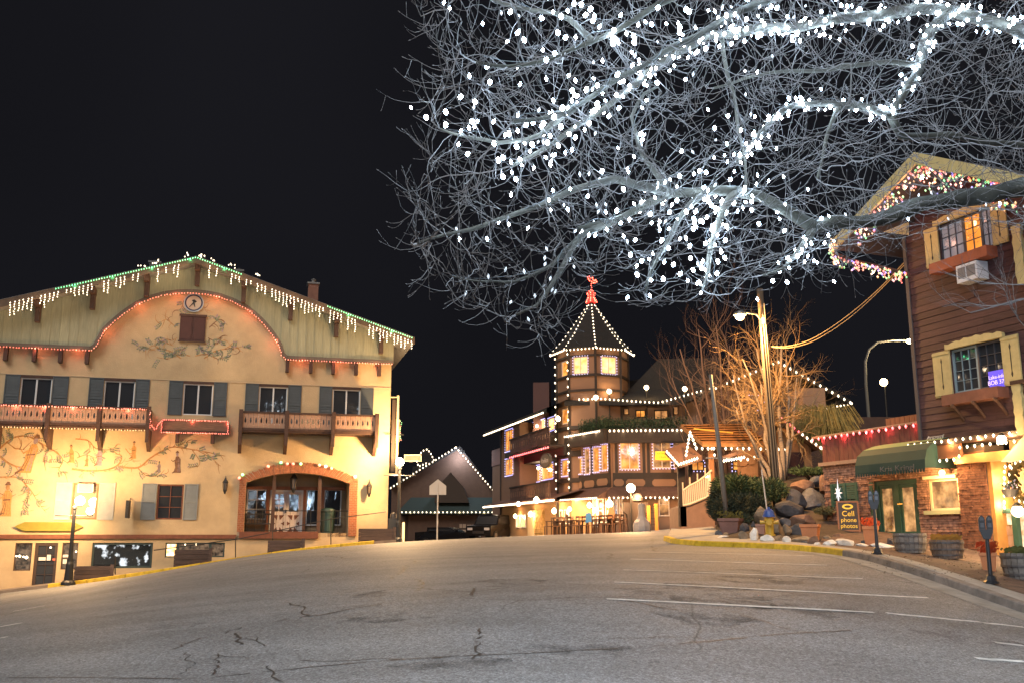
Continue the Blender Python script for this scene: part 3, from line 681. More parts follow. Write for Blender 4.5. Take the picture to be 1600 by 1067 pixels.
zbt = (FL.h(100, 633, 1.05)[1]+FL.h(480, 644.5, 1.05)[1])/2; zbb = (FL.h(100, 665, 1.05)[1]+FL.h(480, 676, 1.05)[1])/2
pitch_ = rl1-rl0
balcony(inn, rl0-pitch_*2, rl2, zbb, zbt, [rl0-pitch_*2, rl0-pitch_, rl0, rl1, rl2])
rr = [FL.h(x, 660, 1.05)[0] for x in (376, 448, 521, 589)]
balcony(inn, rr[0], rr[3], zbb, zbt, rr)
fb = FL.rect(253, 656, 356, 672, .45)
MB().box(fb[0], fb[1], -.45, -.02, fb[2], fb[3]).build('flower_box', M('worn_brown_wood', (.16, .09, .06), .8, var=.3, stretch=(1, 1, 8)), inn)
for px in (278, 333): x = FL.h(px, 675)[0]; MB().box(x-.07, x+.07, -.35, -.02, fb[2]-.55, fb[2]-.01).build('bracket', BROWN, inn)
MB().box(fb[0]-.05, fb[1]+.05, -.47, .0, fb[2]-.08, fb[2]-.004).build('flower_box_rail', BROWN, inn)

# gable boarding, one board per board ------------------------------------------
OFFB = .32
arc_px = [(143,546),(150,541),(156,530),(163,517),(175,505),(193,490),(215,475),(236,466),(258,460),(280,457.5),(300,457),(322,459),(343,463),(365,471),(386,482),(404,497),(418,512),(429,527),(437,540),(440,553),(447,561.5)]
arc = [FL.h(x, y, OFFB) for x, y in arc_px]; zl = zt0
arc = [(x, max(z, zl)) for x, z in arc]
def bot_z(x):
    if x <= arc[0][0] or x >= arc[-1][0]: return zl
    for (a, za), (c, zc_) in zip(arc, arc[1:]):
        if a <= x <= c: return za+(zc_-za)*(x-a)/max(1e-6, c-a)
    return zl
slope = (zap-zea)/(xR-xpk)
def top_z(x): return zap-.22-slope*abs(x-xpk)
bw = .39; x = xLe; first = True
while x < xR-.02:
    x2 = min(x+bw, xR); g_ = .006; xs = [x+g_, (x+x2)/2, x2-g_]; pr = OFFB+rnd.uniform(-.006, .006)
    if x2 > xpk > x: xs[1] = xpk if x+.05 < xpk < x2-.05 else xs[1]
    MB().prism([(xs[0], bot_z(xs[0])), (xs[1], bot_z(xs[1])), (xs[2], bot_z(xs[2])), (xs[2], top_z(xs[2])), (xs[1], top_z(xs[1])), (xs[0], top_z(xs[0]))], -pr, -pr+.03).build('board', GREENW, inn)
    MB().box(x2-.012, x2+.012, -OFFB-.014, -OFFB+.0, bot_z(x2), top_z(x2)).build('batten', GREENW, inn) if x2 < xR-.02 else None
    x = x2
path = [(xLe, zl)]+arc+[(xR, zl)]
tr = MB()
for (a, za), (c, zc_) in zip(path, path[1:]):
    if abs(a-c)+abs(za-zc_) < .02: continue
    d = Vector((c-a, 0, zc_-za)).normalized(); n = Vector((-d.z, 0, d.x))*.14
    p, q = Vector((a, 0, za)), Vector((c, 0, zc_))
    y0, y1 = -OFFB-.05, -.0
    vs = [(p.x, y0, p.z), (q.x, y0, q.z), (q.x+n.x, y0, q.z+n.z), (p.x+n.x, y0, p.z+n.z)]; vs += [(v[0], y1, v[2]) for v in vs]
    tr.add(vs, [(0,1,2,3), (0,4,5,1), (3,2,6,7)])
tr.build('boarding_trim', M('grey_brown_trim', (.13, .10, .08), .8), inn)
for px in (7, 52, 93, 135, 449, 486, 521, 557, 593):
    x = FL.h(px, 570, .2)[0]; MB().box(x-.08, x+.08, -.27, -.003, zl-.62, zl-.01).build('corbel', BROWN, inn)
# roof ------------------------------------------------------------------
ro = 1.25; hl = FL.h(648, 522, ro)[0]; zrk = FL.h(307, 400, ro)[1]; xrk = FL.h(307, 400, ro)[0]
zre = FL.h(648, 527, ro)[1]; hl_w = hl-xrk; th = .26
sl = (zrk-zre)/hl_w
zr = lambda dx: zrk-sl*dx
for sgx in (-1, 1):
    b = MB(); e = hl_w
    vs = [(xrk, -ro, zrk), (xrk+sgx*e, -ro, zre), (xrk+sgx*e, 14, zre), (xrk, 14, zrk)]
    vs += [(v[0], v[1], v[2]-th) for v in vs]
    b.add(vs, [(0,1,2,3) if sgx > 0 else (3,2,1,0), (4,7,6,5), (0,4,5,1), (1,5,6,2), (2,6,7,3)])
    b.build('roof', [ROOFM], inn)
    # standing seams
    s2 = MB()
    for k in range(26): y = -ro+.3+k*.55; s2.beam((xrk, y, zrk+.03), (xrk+sgx*e, y, zre+.03), .04, .05)
    s2.build('roof_seams', ROOFM, inn)
    fbm = MB(); fbm.add([(xrk, -ro-.04, zrk-.02), (xrk+sgx*e, -ro-.04, zre-.02), (xrk+sgx*e, -ro-.04, zre-.36), (xrk, -ro-.04, zrk-.36), (xrk, -ro-.003, zrk-.02), (xrk+sgx*e, -ro-.003, zre-.02), (xrk+sgx*e, -ro-.003, zre-.36), (xrk, -ro-.003, zrk-.36)], [(3,2,1,0), (0,1,5,4), (3,7,6,2)])
    fbm.build('bargeboard', M('bargeboard_brown', (.10, .06, .035), .7, var=.2), inn)
for px in (55, 140, 224, 303, 378, 454, 527, 598):
    x = FL.h(px, 500, .9)[0]; z = zr(abs(x-xrk))-th-.01
    if x > xR: x = xR-.12
    MB().box(x-.11, x+.11, -1.0, -OFFB-.02, z-.30, z).box(x-.10, x+.10, -.62, -OFFB-.021, z-.95, z-.302).build('purlin_bracket', BROWN, inn)
# chimneys and vent on the roof
def chimney(px, py, w, h, y, mat, nm='chimney'):
    x, z = FL.h(px, py, -y); c = MB().box(x-w/2, x+w/2, y, y+w, z-h-1.5, z).build(nm, mat, inn)
    MB().box(x-w/2-.06, x+w/2+.06, y-.06, y+w+.06, z, z+.08).build('cap', ROOFM, c); MB().lathe([(.10, .08), (.10, .14 if w < .5 or px == 242 else .24), (.15, .15 if w < .5 or px == 242 else .26), (.04, .2 if w < .5 or px == 242 else .34)], 10, (x, y+w/2, z)).build('cowl', ROOFM, c)
chimney(490, 444, .5, .7, 2.0, M('chimney_brick', (.16, .08, .06), .9, var=.3))
chimney(373, 424, .4, .3, 3.0, M('chimney_grey', (.1, .1, .1), .9)); chimney(242, 411, .5, .2, 3.0, M('chimney_grey', (.1, .1, .1), .9))
rk = FL.h(612, 500, -.5); rk2 = MB()
for k in range(7): rk2.beam((rk[0]-.45+k*.15, .5, zr(rk[0]-.45+k*.15-xrk)), (rk[0]-.45+k*.15, .5, zr(rk[0]-.45+k*.15-xrk)+.28), .02, .02)
rk2.beam((rk[0]-.5, .5, zr(rk[0]-.5-xrk)+.28), (rk[0]+.5, .5, zr(rk[0]+.5-xrk)+.28), .03, .03).build('snow_guard', M('galvanised', (.22, .23, .24), .4, .6), inn)
# clock and small double hatch under the gable
cx, cz = FL.h(303, 474); ck = MB(); 
def disc(b, x, z, r0, r1, y0, y1, n=28):
    for k in range(n):
        a, c = 2*math.pi*k/n, 2*math.pi*(k+1)/n
        b.prism([(x+r0*math.cos(a), z+r0*math.sin(a)), (x+r1*math.cos(a), z+r1*math.sin(a)), (x+r1*math.cos(c), z+r1*math.sin(c)), (x+r0*math.cos(c), z+r0*math.sin(c))] if r0 > 0 else [(x, z), (x+r1*math.cos(a), z+r1*math.sin(a)), (x+r1*math.cos(c), z+r1*math.sin(c))], y0, y1)
    return b
clk = thing('wall_clock', 'round blue-rimmed clock high under the arched gable of the inn', 'clock', FL.w(cx, 0, cz), FL.a)
disc(MB(), 0, 0, .0, .45, -.06, -.002).build('face', M('clock_face', (.5, .42, .33), .6), clk)
disc(MB(), 0, 0, .34, .40, -.072, -.061).build('chapter_ring', M('clock_navy', (.02, .025, .08), .5), clk); disc(MB(), 0, 0, .405, .45, -.09, -.061).build('rim', M('clock_rim', (.35, .42, .48), .4), clk)
MB().prism([(0, -.03), (.03, 0), (.08, -.2), (.05, -.21), (-.03, 0)], -.082, -.073).build('hour_hand', IRON, clk); MB().prism([(-.02, .03), (.03, .0), (-.18, -.24), (-.2, -.22)], -.094, -.083).build('minute_hand', IRON, clk)
MB().prism([(-.1, .12), (.02, .16), (.14, .06), (.06, 0), (-.02, .02)], -.081, -.0725).build('hand_boss', IRON, clk)
hx = FL.rect(281, 494, 321, 533)
for (a, c) in ((hx[0], (hx[0]+hx[1])/2-.006), ((hx[0]+hx[1])/2+.006, hx[1])):
    MB().box(a, c, -.07, -.002, hx[2], hx[3]).box(a+.05, c-.05, -.08, -.0702, hx[2]+.06, hx[3]-.06).build('hatch', M('maroon_wood', (.07, .025, .02), .7, var=.2), inn)
MB().box(hx[0]-.05, hx[1]+.05, -.11, -.071, hx[3]-.05, hx[3]+.06).box(hx[0]-.04, hx[1]+.04, -.11, -.071, hx[2]-.06, hx[2]+.0).build('hatch_rail', BROWN, inn)
# wall lanterns by the arch, little camera box
lantern(inn, FL.h(352, 757, .25)[0], -.25, FL.h(352, 757, .25)[1], 1.15); lantern(inn, FL.h(577, 762, .25)[0], -.25, FL.h(577, 762, .25)[1], 1.15)
# drain pipe / light-tube sign frame at the right corner
sf = thing('tube_sign', 'tall narrow cream tube frame standing off the corner of the inn', 'sign', FL.w(0.05, 0, H(612, 740, .1)[1]), FL.a)
z0_ = H(612, 740, .1)[1]; z1_ = H(612, 617, .1)[1]; TUBEM = M('cream_tube', (.62, .5, .3), .5)
MB().beam((.30, -.1, 0), (.30, -.1, z1_-z0_), .10, .08).build('upright', TUBEM, sf); MB().beam((-.05, -.1, 0), (.36, -.1, 0), .09, .07).build('crossbar', TUBEM, sf)
MB().beam((-.05, -.1, z1_-z0_-.1), (.25, -.1, z1_-z0_-.1), .06, .05).build('crossbar', TUBEM, sf); MB().beam((-.3, -.1, 1.9), (.6, -.1, 1.9), .04, .03).build('stay', IRON, sf); MB().box(.02, .2, -.12, -.08, .1, z1_-z0_-.2).build('infill', M('dark_infill', (.04, .025, .015), .7), sf)
bx = FL.rect(616, 652, 626, 688, 0); sb_ = thing('light_box_sign', 'small box sign edged with green bulbs behind the inn corner', 'sign', FL.w(bx[0], .6, bx[2]), FL.a)
MB().box(0, .35, 0, .5, 0, bx[3]-bx[2]).build('box', M('brown_box', (.35, .2, .1), .7), sb_)
b = MB()
for k in range(12): b.octa((.38+rnd.uniform(-.03, .08), -.02, .1+k*.085), .025, 0 if k % 4 else 1)
b.build('bulbs', [BG, BR], sb_, kind='stuff')

# murals: painted scrolls, leaves and figures as thin paint shapes -------------------
PB = M('paint_ochre', (.44, .23, .09), .85, var=.4, scale=8); PG = M('paint_green', (.20, .23, .15), .85, var=.4, scale=8); PV = M('paint_violet', (.32, .24, .26), .85, var=.3, scale=12); PO = M('paint_orange', (.55, .29, .09), .85, var=.3, scale=12); PK = M('paint_brown', (.22, .11, .06), .85, var=.4, scale=8)
PAINTS = [PB, PG, PV, PO, PK]
def stroke(b, pts, w0, w1, mi, y=-.006):
    w0 *= .78; w1 *= .78
    k = len(pts); vs = []
    for i, (x, z) in enumerate(pts):
        a = pts[max(0, i-1)]; c = pts[min(k-1, i+1)]; d = Vector((c[0]-a[0], c[1]-a[1])); d = d.normalized() if d.length > 0 else Vector((1, 0))
        w = (w0+(w1-w0)*i/(k-1))/2; vs += [(x-d.y*w, y, z+d.x*w), (x+d.y*w, y, z-d.x*w)]
    b.add(vs, [(2*i, 2*i+1, 2*i+3, 2*i+2) for i in range(k-1)], mi)
def leaf(b, x, z, a, l, mi, y=-.008):
    c, s = math.cos(a), math.sin(a); w = l*.22
    b.add([(x, y, z), (x+c*l*.5+s*w, y, z+s*l*.5-c*w), (x+c*l, y, z+s*l), (x+c*l*.5-s*w, y, z+s*l*.5+c*w)], [(0, 1, 2, 3)], mi)
def vine(b, pix, w=.10, r=None, mi=0, off=0, side=True, y=-.006):
    r = r or rnd; P_ = [FL.h(x, y2) for x, y2 in pix]; pts = []
    for i in range(len(P_)-1):
        p0 = P_[max(0, i-1)]; p1 = P_[i]; p2 = P_[i+1]; p3 = P_[min(len(P_)-1, i+2)]
        for k in range(6):
            t = k/6; pts.append(tuple(.5*((2*p1[j])+(-p0[j]+p2[j])*t+(2*p0[j]-5*p1[j]+4*p2[j]-p3[j])*t*t+(-p0[j]+3*p1[j]-3*p2[j]+p3[j])*t**3) for j in (0, 1)))
    pts.append(P_[-1]); stroke(b, pts, w, w*.35, mi, y)
    if side:
        for i in range(2, len(pts)-1, 2):
            a = math.atan2(pts[i+1][1]-pts[i][1], pts[i+1][0]-pts[i][0])+r.choice((-1, 1))*r.uniform(.5, 1.1); L = r.uniform(.2, .55); cur = r.uniform(-2.4, 2.4)
            q = [pts[i]]
            for k in range(6): a += cur/6; q.append((q[-1][0]+math.cos(a)*L/6, q[-1][1]+math.sin(a)*L/6))
            if r.random() < .55: stroke(b, q, .045, .012, mi if r.random() < .7 else 4, y-.002)
            else:
                for k in range(1, 6):
                    for sg_ in (-1, 1): leaf(b, q[k][0], q[k][1], a+sg_*.9, .13, 1 if r.random() < .75 else 2)
def figure(b, px, py, h, r, cols=(2, 3), lean=0.0):
    x, z = FL.h(px, py); L = h
    def pp(*q): return [(x+(a*.78+lean*c)*L, z+c*L) for a, c in q]
    def poly(q, mi, y=-.011): n = len(q); b.add([(a, y, c) for a, c in q], [tuple(range(n))], mi)
    poly(pp((-.22, 0), (.2, 0), (.16, .3), (.17, .62), (.05, .75), (-.09, .74), (-.16, .5), (-.12, .25)), cols[0])
    poly(pp(*[(.07*math.cos(t)-.01, .83+.085*math.sin(t)) for t in [k*math.pi/4 for k in range(8)]]), cols[1])
    poly(pp((-.12, .89), (.1, .89), (.04, .99), (-.04, 1.0)), 4, -.013)
    [stroke(b, pp((u, .05), (u*.6+.02, .35), (u*.7, .66)), .03*L, .012*L, 4 if u < 0 else cols[1], -.0125) for u in (-.15, -.06, .04, .13)]; poly(pp((-.13, .44), (.13, .46), (.12, .50), (-.12, .48)), 4, -.0128); stroke(b, pp((-.05, .62), (-.25, .5), (-.34, .58)), .06*L, .04*L, cols[0], -.012); stroke(b, pp((-.1, .1), (-.28, -.02)), .08*L, .05*L, 4, -.012)
mr_ = random.Random(5); b = MB()
for pix, w in [([(0,712),(12,722),(30,729),(45,725)], .14), ([(0,700),(20,684),(42,681),(60,690),(72,703),(70,718),(80,722)], .1), ([(60,690),(85,704),(98,718),(92,734),(105,738)], .09),
               ([(0,745),(25,745),(38,754),(44,770),(36,790),(40,800)], .08), ([(38,754),(50,768),(60,785),(72,800)], .06), ([(118,685),(138,688),(150,700),(170,702),(184,695)], .08), ([(112,732),(140,735),(168,733),(185,725),(190,712),(180,708)], .13),
               ([(184,728),(215,730),(235,715),(255,703),(270,698),(290,700),(320,705),(352,712)], .12), ([(215,730),(228,742),(245,743),(262,738)], .06), ([(270,698),(285,692),(302,690)], .05), ([(300,702),(312,720),(308,730)], .05),
               ([(310,704),(330,715),(345,728)], .05), ([(196,700),(205,712),(210,722)], .05), ([(10,690),(25,700),(40,702)], .06), ([(120,715),(135,710),(150,715),(160,708)], .05), ([(0,770),(14,775),(20,765)], .05)]:
    vine(b, pix, w, mr_)
for q in [(38,738,1.7,(3,2),.25), (112,722,.8,(3,0),-.1), (154,727,.9,(2,2),0), (208,716,.8,(3,0),.0), (277,738,1.0,(4,2),-.05), (248,737,.5,(2,1),0), (8,806,1.5,(3,0),0), (135,728,.5,(0,4),0)]: figure(b, q[0], q[1], q[2], mr_, q[3], q[4])
b.build('mural', PAINTS, inn)
b = MB(); mr_ = random.Random(11)
for sg_ in (-1, 1):
    X = lambda d: 301+sg_*d
    for pix, w in [([(X(4),556),(X(22),553),(X(38),560),(X(56),558)], .07), ([(X(18),560),(X(34),549),(X(50),545),(X(62),540),(X(78),550)], .09), ([(X(26),512),(X(36),503),(X(44),500),(X(54),508)], .06), ([(X(24),528),(X(34),532),(X(46),528)], .05), ([(X(30),540),(X(42),536),(X(50),530)], .05), ([(X(58),548),(X(70),543),(X(88),540)], .04), ([(X(8),538),(X(14),545),(X(24),548)], .05), ([(X(14),470),(X(18),482),(X(24),486)], .035)]:
        vine(b, pix, w, mr_, 4 if mr_.random() < .4 else 0, y=-.006)
b.build('mural', PAINTS, inn)

# light strings on the inn ---------------------------------------------------------
def LW(x, y, z): return FL.w(x, y, z)
rake = lambda x0, x1: [LW(x0, -ro-.07, zr(abs(x0-xrk))-.06), LW(x1, -ro-.07, zr(abs(x1-xrk))-.06)]
xq = lambda px: FL.h(px, 480, ro)[0]
garland('light_string', 'green light string along the upper roof edge over the gable peak', [rake(xq(85), xrk)[0], LW(xrk, -ro-.07, zrk-.06), rake(xq(376), xq(376))[0]], .115, .030, [BG], 'strings of lights on the inn', light=(1.2, (.1, 1, .4), 5))
garland('light_string', 'green light string along the roof edge at the far right eave', rake(xq(512), hl-.05), .115, .030, [BG], 'strings of lights on the inn', light=(1.2, (.1, 1, .4), 2))
def icicles(x0, x1, lab, dens=.72, up=False):
    t = thing('icicle_lights', lab, 'light string', LW(x0, -ro-.07, zr(abs(x0-xrk))-.3), 0, 'strings of lights on the inn'); o = t.location.copy(); b = MB(); x = x0
    rr_ = random.Random(int(x0*100)); c = MB()
    while x < x1:
        if rr_.random() < dens:
            n = rr_.choice([2, 3, 4, 4, 5, 6]); z = zr(abs(x-xrk))-.28
            for k in range(n):
                q = LW(x+rr_.uniform(-.02, .02), -ro-.09, z-k*.11)-o; b.octa(q, .026, 0, 1.5)
            c.beam(LW(x, -ro-.09, z)-o, LW(x, -ro-.09, z-n*.11)-o, .008, .008)
        if up and rr_.random() < .18:
            for k in range(rr_.choice([2, 3, 4, 5])):
                q = LW(x+rr_.uniform(-.12, .12), -ro+.05, zr(abs(x-xrk))+.04+rr_.uniform(0, .22))-o; b.octa(q, .028, 0, 1.4)
        x += .17
    b.build('bulbs', BW, t, kind='stuff'); c.build('cable', M('cable_green', (.02, .03, .02)), t)
    for k in range(3):
        xx = x0+(x1-x0)*(k+.5)/3; q = LW(xx, -ro-.3, zr(abs(xx-xrk))-.6)-o; lamp('bulb_glow', q, 5, WARM, .1, t)
icicles(xrk-hl_w+.3, xq(205), 'warm icicle lights hanging from the left slope of the roof'); icicles(xq(212), xrk-.1, 'sparse icicle lights just left of the gable peak', .45, True)
icicles(xrk+.1, xq(425), 'tangled icicle lights just right of the gable peak', .4, True); icicles(xq(430), xq(565), 'warm icicle lights hanging midway down the right slope', .75); icicles(xq(578), hl-.1, 'dense icicle lights bunched at the right eave', .95)
tp = [LW(x, -OFFB-.09, z-.02) for x, z in path]
garland('light_string', 'pinkish red light string following the arched edge of the green boarding', tp, .13, .026, [BR], 'strings of lights on the inn', light=(3.0, (1, .22, .12), 12), jit=.02)
bx0 = xLe
garland('light_string', 'red light string along the top rail of the left balcony', [LW(rl0-pitch_*2, -1.14, zbt-.03), LW(rl2+.05, -1.14, zbt-.03), LW(rl2+.12, -1.1, zbb)], .095, .026, [BR], 'strings of lights on the inn', light=(2.5, (1, .15, .1), 8), jit=.03)
garland('light_string', 'orange-red light string along the foot of the left balcony', [LW(rl0-pitch_*2, -1.12, zbb-.06), LW(rl2, -1.12, zbb-.06)], .12, .024, [BO], 'strings of lights on the inn', light=(2.0, (1, .3, .1), 6), jit=.02)
garland('light_string', 'red light string looped round the middle flower box', [LW(rl2+.15, -1.0, zbb+.2), LW((rl2+fb[0])/2, -.6, zbb+.05), LW(fb[0], -.5, fb[3]+.02), LW(fb[1], -.5, fb[3]+.02), LW(fb[1]+.03, -.5, fb[2]-.08), LW(fb[0], -.5, fb[2]-.08), LW(fb[0], -.5, fb[3])], .085, .025, [BR], 'strings of lights on the inn', light=(2.0, (1, .15, .1), 5), jit=.02)
# ================================================================== timbered restaurant with the corner tower
def T_(name, label, cat, px, D, ang=0.0, z=None, group=None):
    """a thing standing at pixel column px, depth D, and the frame that measures in its own coordinates"""
    r = ray(px, 837); x = r.x/r.y*D; zz = gz(x, D) if z is None else z
    F = Frame(x, D, ang, zz); return thing(name, label, cat, F.o, ang, group), F
def sub(F, pa, da, pb, db):
    """a facet frame expressed in thing coordinates: returns (frame, local matrix)"""
    f = frame2(pa, da, pb, db, F.o.z); return f
rest, FR = T_('timbered_restaurant', 'pink-tan timbered restaurant with an octagonal corner tower outlined in white bulbs', 'building', 930, 59, z=.2)
TAN = M('tan_pink_stucco', (.19, .108, .068), .9, var=.08, scale=1, bump=.2)
TBR = M('restaurant_dark_timber', (.022, .014, .011), .8, var=.25, scale=3)
TRF = M('dark_shingles', (.012, .011, .011), .9, var=.3, scale=6, bump=.5)
AMB = lit_glass('amber_room_glass', (.40, .11, .015), (1.0, .42, .08), .62, 2.6)
AMB2 = lit_glass('bright_room_glass', (1.0, .42, .10), (1.0, .74, .36), .8, 3.0)
DIMR = lit_glass('dim_room_glass', (.05, .02, .01), (.5, .22, .07), .7, 2.5)
PALEF = M('pale_frame', (.55, .45, .38), .6)
def facet(parent, name, f):
    """an empty-free way to place facet geometry: build in facet coords, then move verts into the parent's coords"""
    po = Vector(parent.location); pa = parent.rotation_euler.z; ca, sa = math.cos(-pa), math.sin(-pa)
    def tf(x, y, z):
        w = f.w(x, y, z)-po; return (w.x*ca-w.y*sa, w.x*sa+w.y*ca, w.z)
    return tf
def fb_(b, f, parent, name, mats, **kw):
    tf = facet(parent, name, f); b.v = [tf(*v) for v in b.v]; return b.build(name, mats, parent, **kw)
def fwin(parent, f, px0, py0, px1, py1, nx, nz, fm, gm, off=0.0, fw=.06, lights=None, mw=.04, y=-.06):
    r = f.rect(px0, py0, px1, py1, off); y = y-off
    w = MB(); x0, x1, z0, z1 = r
    w.box(x0, x0+fw, y, y+.08, z0, z1).box(x1-fw, x1, y, y+.08, z0, z1).box(x0+fw, x1-fw, y, y+.08, z0, z0+fw).box(x0+fw, x1-fw, y, y+.08, z1-fw, z1)
    a, c, d, e = x0+fw, x1-fw, z0+fw, z1-fw
    for i in range(1, nx): xx = a+(c-a)*i/nx; w.box(xx-mw/2, xx+mw/2, y+.01, y+.06, d, e)
    for j in range(1, nz): zz = d+(e-d)*j/nz; w.box(a, c, y+.013, y+.057, zz-mw/2, zz+mw/2)
    o = fb_(w, f, parent, 'window', fm)
    for i in range(nx):
        for j in range(nz):
            p0, p1 = a+(c-a)*i/nx, a+(c-a)*(i+1)/nx; q0, q1 = d+(e-d)*j/nz, d+(e-d)*(j+1)/nz
            tf = facet(parent, '', f); vs = [tf(p0, y+.05, q0), tf(p1, y+.05, q0), tf(p1, y+.05, q1), tf(p0, y+.05, q1)]
            MB().add(vs, [(0, 1, 2, 3)]).build('pane', gm, o)
    if lights is not None:
        pts = [f.w(x0-.03, y-.03, z0), f.w(x0-.03, y-.03, z1+.03), f.w(x1+.03, y-.03, z1+.03), f.w(x1+.03, y-.03, z0-.03), f.w(x0-.03, y-.03, z0-.03)]
        bb = MB(); po = Vector(parent.location)
        for q in resample(pts, .17):
            q = q-po; bb.octa(q, .030, 0, 1.3)
        bb.build('window_lights', lights, o, kind='stuff')
    return o
zg = FR.o.z
def zpx(f, px, py, off=0): return f.h(px, py, off)[1]
# --- left wing
FW = sub(FR, 783, 69.5, 875.5, 57.4)
b = MB(); L_ = FW.h(875.5, 800)[0]
ztopW = FW.h(830, 652)[1]
xW1 = FW.h(812, 750)[0]
b.box(0, xW1, 0, 6, -1.5, ztopW); b.box(xW1, L_, 1.3, 6, -1.5, ztopW)
fb_(b, FW, rest, 'wing_wall', TAN)
# second block far left
FW0 = sub(FR, 767, 72.5, 783, 69.6); b = MB(); x_ = FW0.h(783, 800)[0]
b.box(0, x_, .1, 5, -1.5, FW0.h(775, 703)[1]); fb_(b, FW0, rest, 'annex_wall', TAN)
b = MB().box(-.05, x_, .05, 5.1, FW0.h(775, 726)[1], FW0.h(775, 703)[1]+.1); fb_(b, FW0, rest, 'annex_parapet', M('dusky_boards', (.22, .11, .09), .8))
fb_(MB().box(-.06, .06, -.08, -.001, -1, ztopW), FW, rest, 'down_pipe', TBR)
# roof of the wing
b = MB(); b.add([(-1.4, -.9, ztopW-.12), (L_+.3, -.9, ztopW-.12), (L_+.3, 3, ztopW+1.5), (-1.4, 3, ztopW+1.5), (-1.4, -.9, ztopW-.4), (L_+.3, -.9, ztopW-.4), (L_+.3, 3, ztopW+1.2), (-1.4, 3, ztopW+1.2), (L_+.3, 7, ztopW-.12), (-1.4, 7, ztopW-.12)],
                 [(0,1,2,3), (0,4,5,1), (4,7,6,5), (0,3,7,4), (2,8,9,3)]); fb_(b, FW, rest, 'wing_roof', TRF)
garland('light_string', 'white light string along the sloping eave of the left restaurant wing', [FW.w(-1.4, -.95, ztopW-.3), FW.w(L_-.1, -.95, ztopW-.3)], .26, .045, [BW], 'strings of lights on the restaurant', light=(4, WARM, 4))
# balconies of the wing: carved boards between posts
BALM = M('balcony_brown_board', (.085, .045, .035), .8, var=.3)
def wing_balcony(y0px, y1px, lab):
    z0, z1 = zpx(FW, 842, y1px, .6), zpx(FW, 842, y0px, .6)
    fb_(MB().box(xW1-.2, L_-.1, -.6, 1.3, z0-.12, z0), FW, rest, 'balcony_floor', TBR)
    n = 17; w = (L_-.1-xW1+.2)/n
    for k in range(n):
        xx = xW1-.2+w*k
        cb = MB(); cb.box(xx+.02, xx+w-.02, -.62, -.58, z0+.06, z0+.38).box(xx+.02, xx+w*.3, -.62, -.58, z0+.38, z0+.72).box(xx+w*.7, xx+w-.02, -.62, -.58, z0+.38, z0+.72).box(xx+.02, xx+w-.02, -.62, -.58, z0+.72, z1-.1)
        fb_(cb, FW, rest, 'balcony_board', BALM)
    fb_(MB().box(xW1-.3, L_-.05, -.66, -.54, z1-.1, z1), FW, rest, 'balcony_rail', TBR)
    return z0, z1
zb2a, zb2b = wing_balcony(671, 698, 'u'); zb1a, zb1b = wing_balcony(753, 781, 'l')
for (yy, nm) in ((zb2a-.12, 'a'),):
    fb_(MB().box(xW1-.1, L_-.1, .3, 1.28, zb2a-.6, zb2a-.121), FW, rest, 'beam', TBR)
garland('light_string', 'deep red light string under the upper balcony of the restaurant wing', [FW.w(xW1, -.68, zb2a-.12), FW.w(L_-.1, -.68, zb2a-.12)], .42, .055, [BD], 'strings of lights on the restaurant', light=(28, (1, .08, .10), 4))
# wing windows
fwin(rest, FW, 791, 671, 803, 704, 2, 1, PALEF, AMB, lights=BL); fwin(rest, FW, 791, 716, 803, 742, 2, 1, PALEF, AMB, lights=BL)
r_ = FW.rect(790, 706, 803, 714, .3); fb_(MB().box(r_[0], r_[1], -.35, -.02, r_[2], r_[3]), FW, rest, 'planter_box', TBR)
for q in ((834, 659, 843, 678), (846, 655, 853, 675), (858, 652, 868, 672)): fwin(rest, FW, *q, 1, 1, PALEF, AMB2, off=-1.25, lights=BL)
for q in ((836, 727, 845, 752), (848, 724, 866, 748)): fwin(rest, FW, *q, 2, 1, PALEF, AMB, off=-1.25, lights=BL)
def glow(parent, f, px, py, off, r, mat, watts=0, col=WARM, nm='wall_lamp'):
    x, z = f.h(px, py, off); q = f.w(x, -off, z)-Vector(parent.location)
    o = MB().lathe([(.03, r*1.3), (r*.8, r*.6), (r*.9, r*.5), (r, 0), (r*.7, -r*.7), (.03, -r)], 8, q).build(nm, mat, parent, smooth=True)
    if watts: lamp('lamp_light', q-Vector((0, .25, .1)), watts, col, .12, parent)
    return o
GLW = E('lamp_glow_warm', (1.0, .72, .38), 9); GLO = E('lamp_glow_orange', (1.0, .58, .22), 6)
glow(rest, FW, 839, 665, -.9, .09, GLW, 25); glow(rest, FW, 872, 654, .2, .14, GLW, 30); glow(rest, FW, 841, 731, -.9, .09, GLW, 25)
ovs = thing('oval_sign', 'dark oval hanging sign with pale script under the red lit balcony', 'sign', FW.w(FW.h(853, 719, .9)[0], -.9, FW.h(853, 719, .9)[1]), FW.a)
def oval(b, a, c, y0, y1, n=20, mi=0, cx=0, cz=0): return b.prism([(cx+a*math.cos(2*math.pi*k/n), cz+c*math.sin(2*math.pi*k/n)) for k in range(n)], y0, y1, mi)
oval(MB(), .95, .44, -.06, .06).build('board', M('sign_dark', (.05, .045, .04), .6), ovs); oval(MB(), .86, .37, -.075, -.061).build('inset', M('sign_inner', (.13, .11, .09), .6), ovs)
text_obj('Pavilion', .42, M('pale_lettering', (.45, .40, .36), .6), ovs, (0, -.08, 0), sx=1.0)
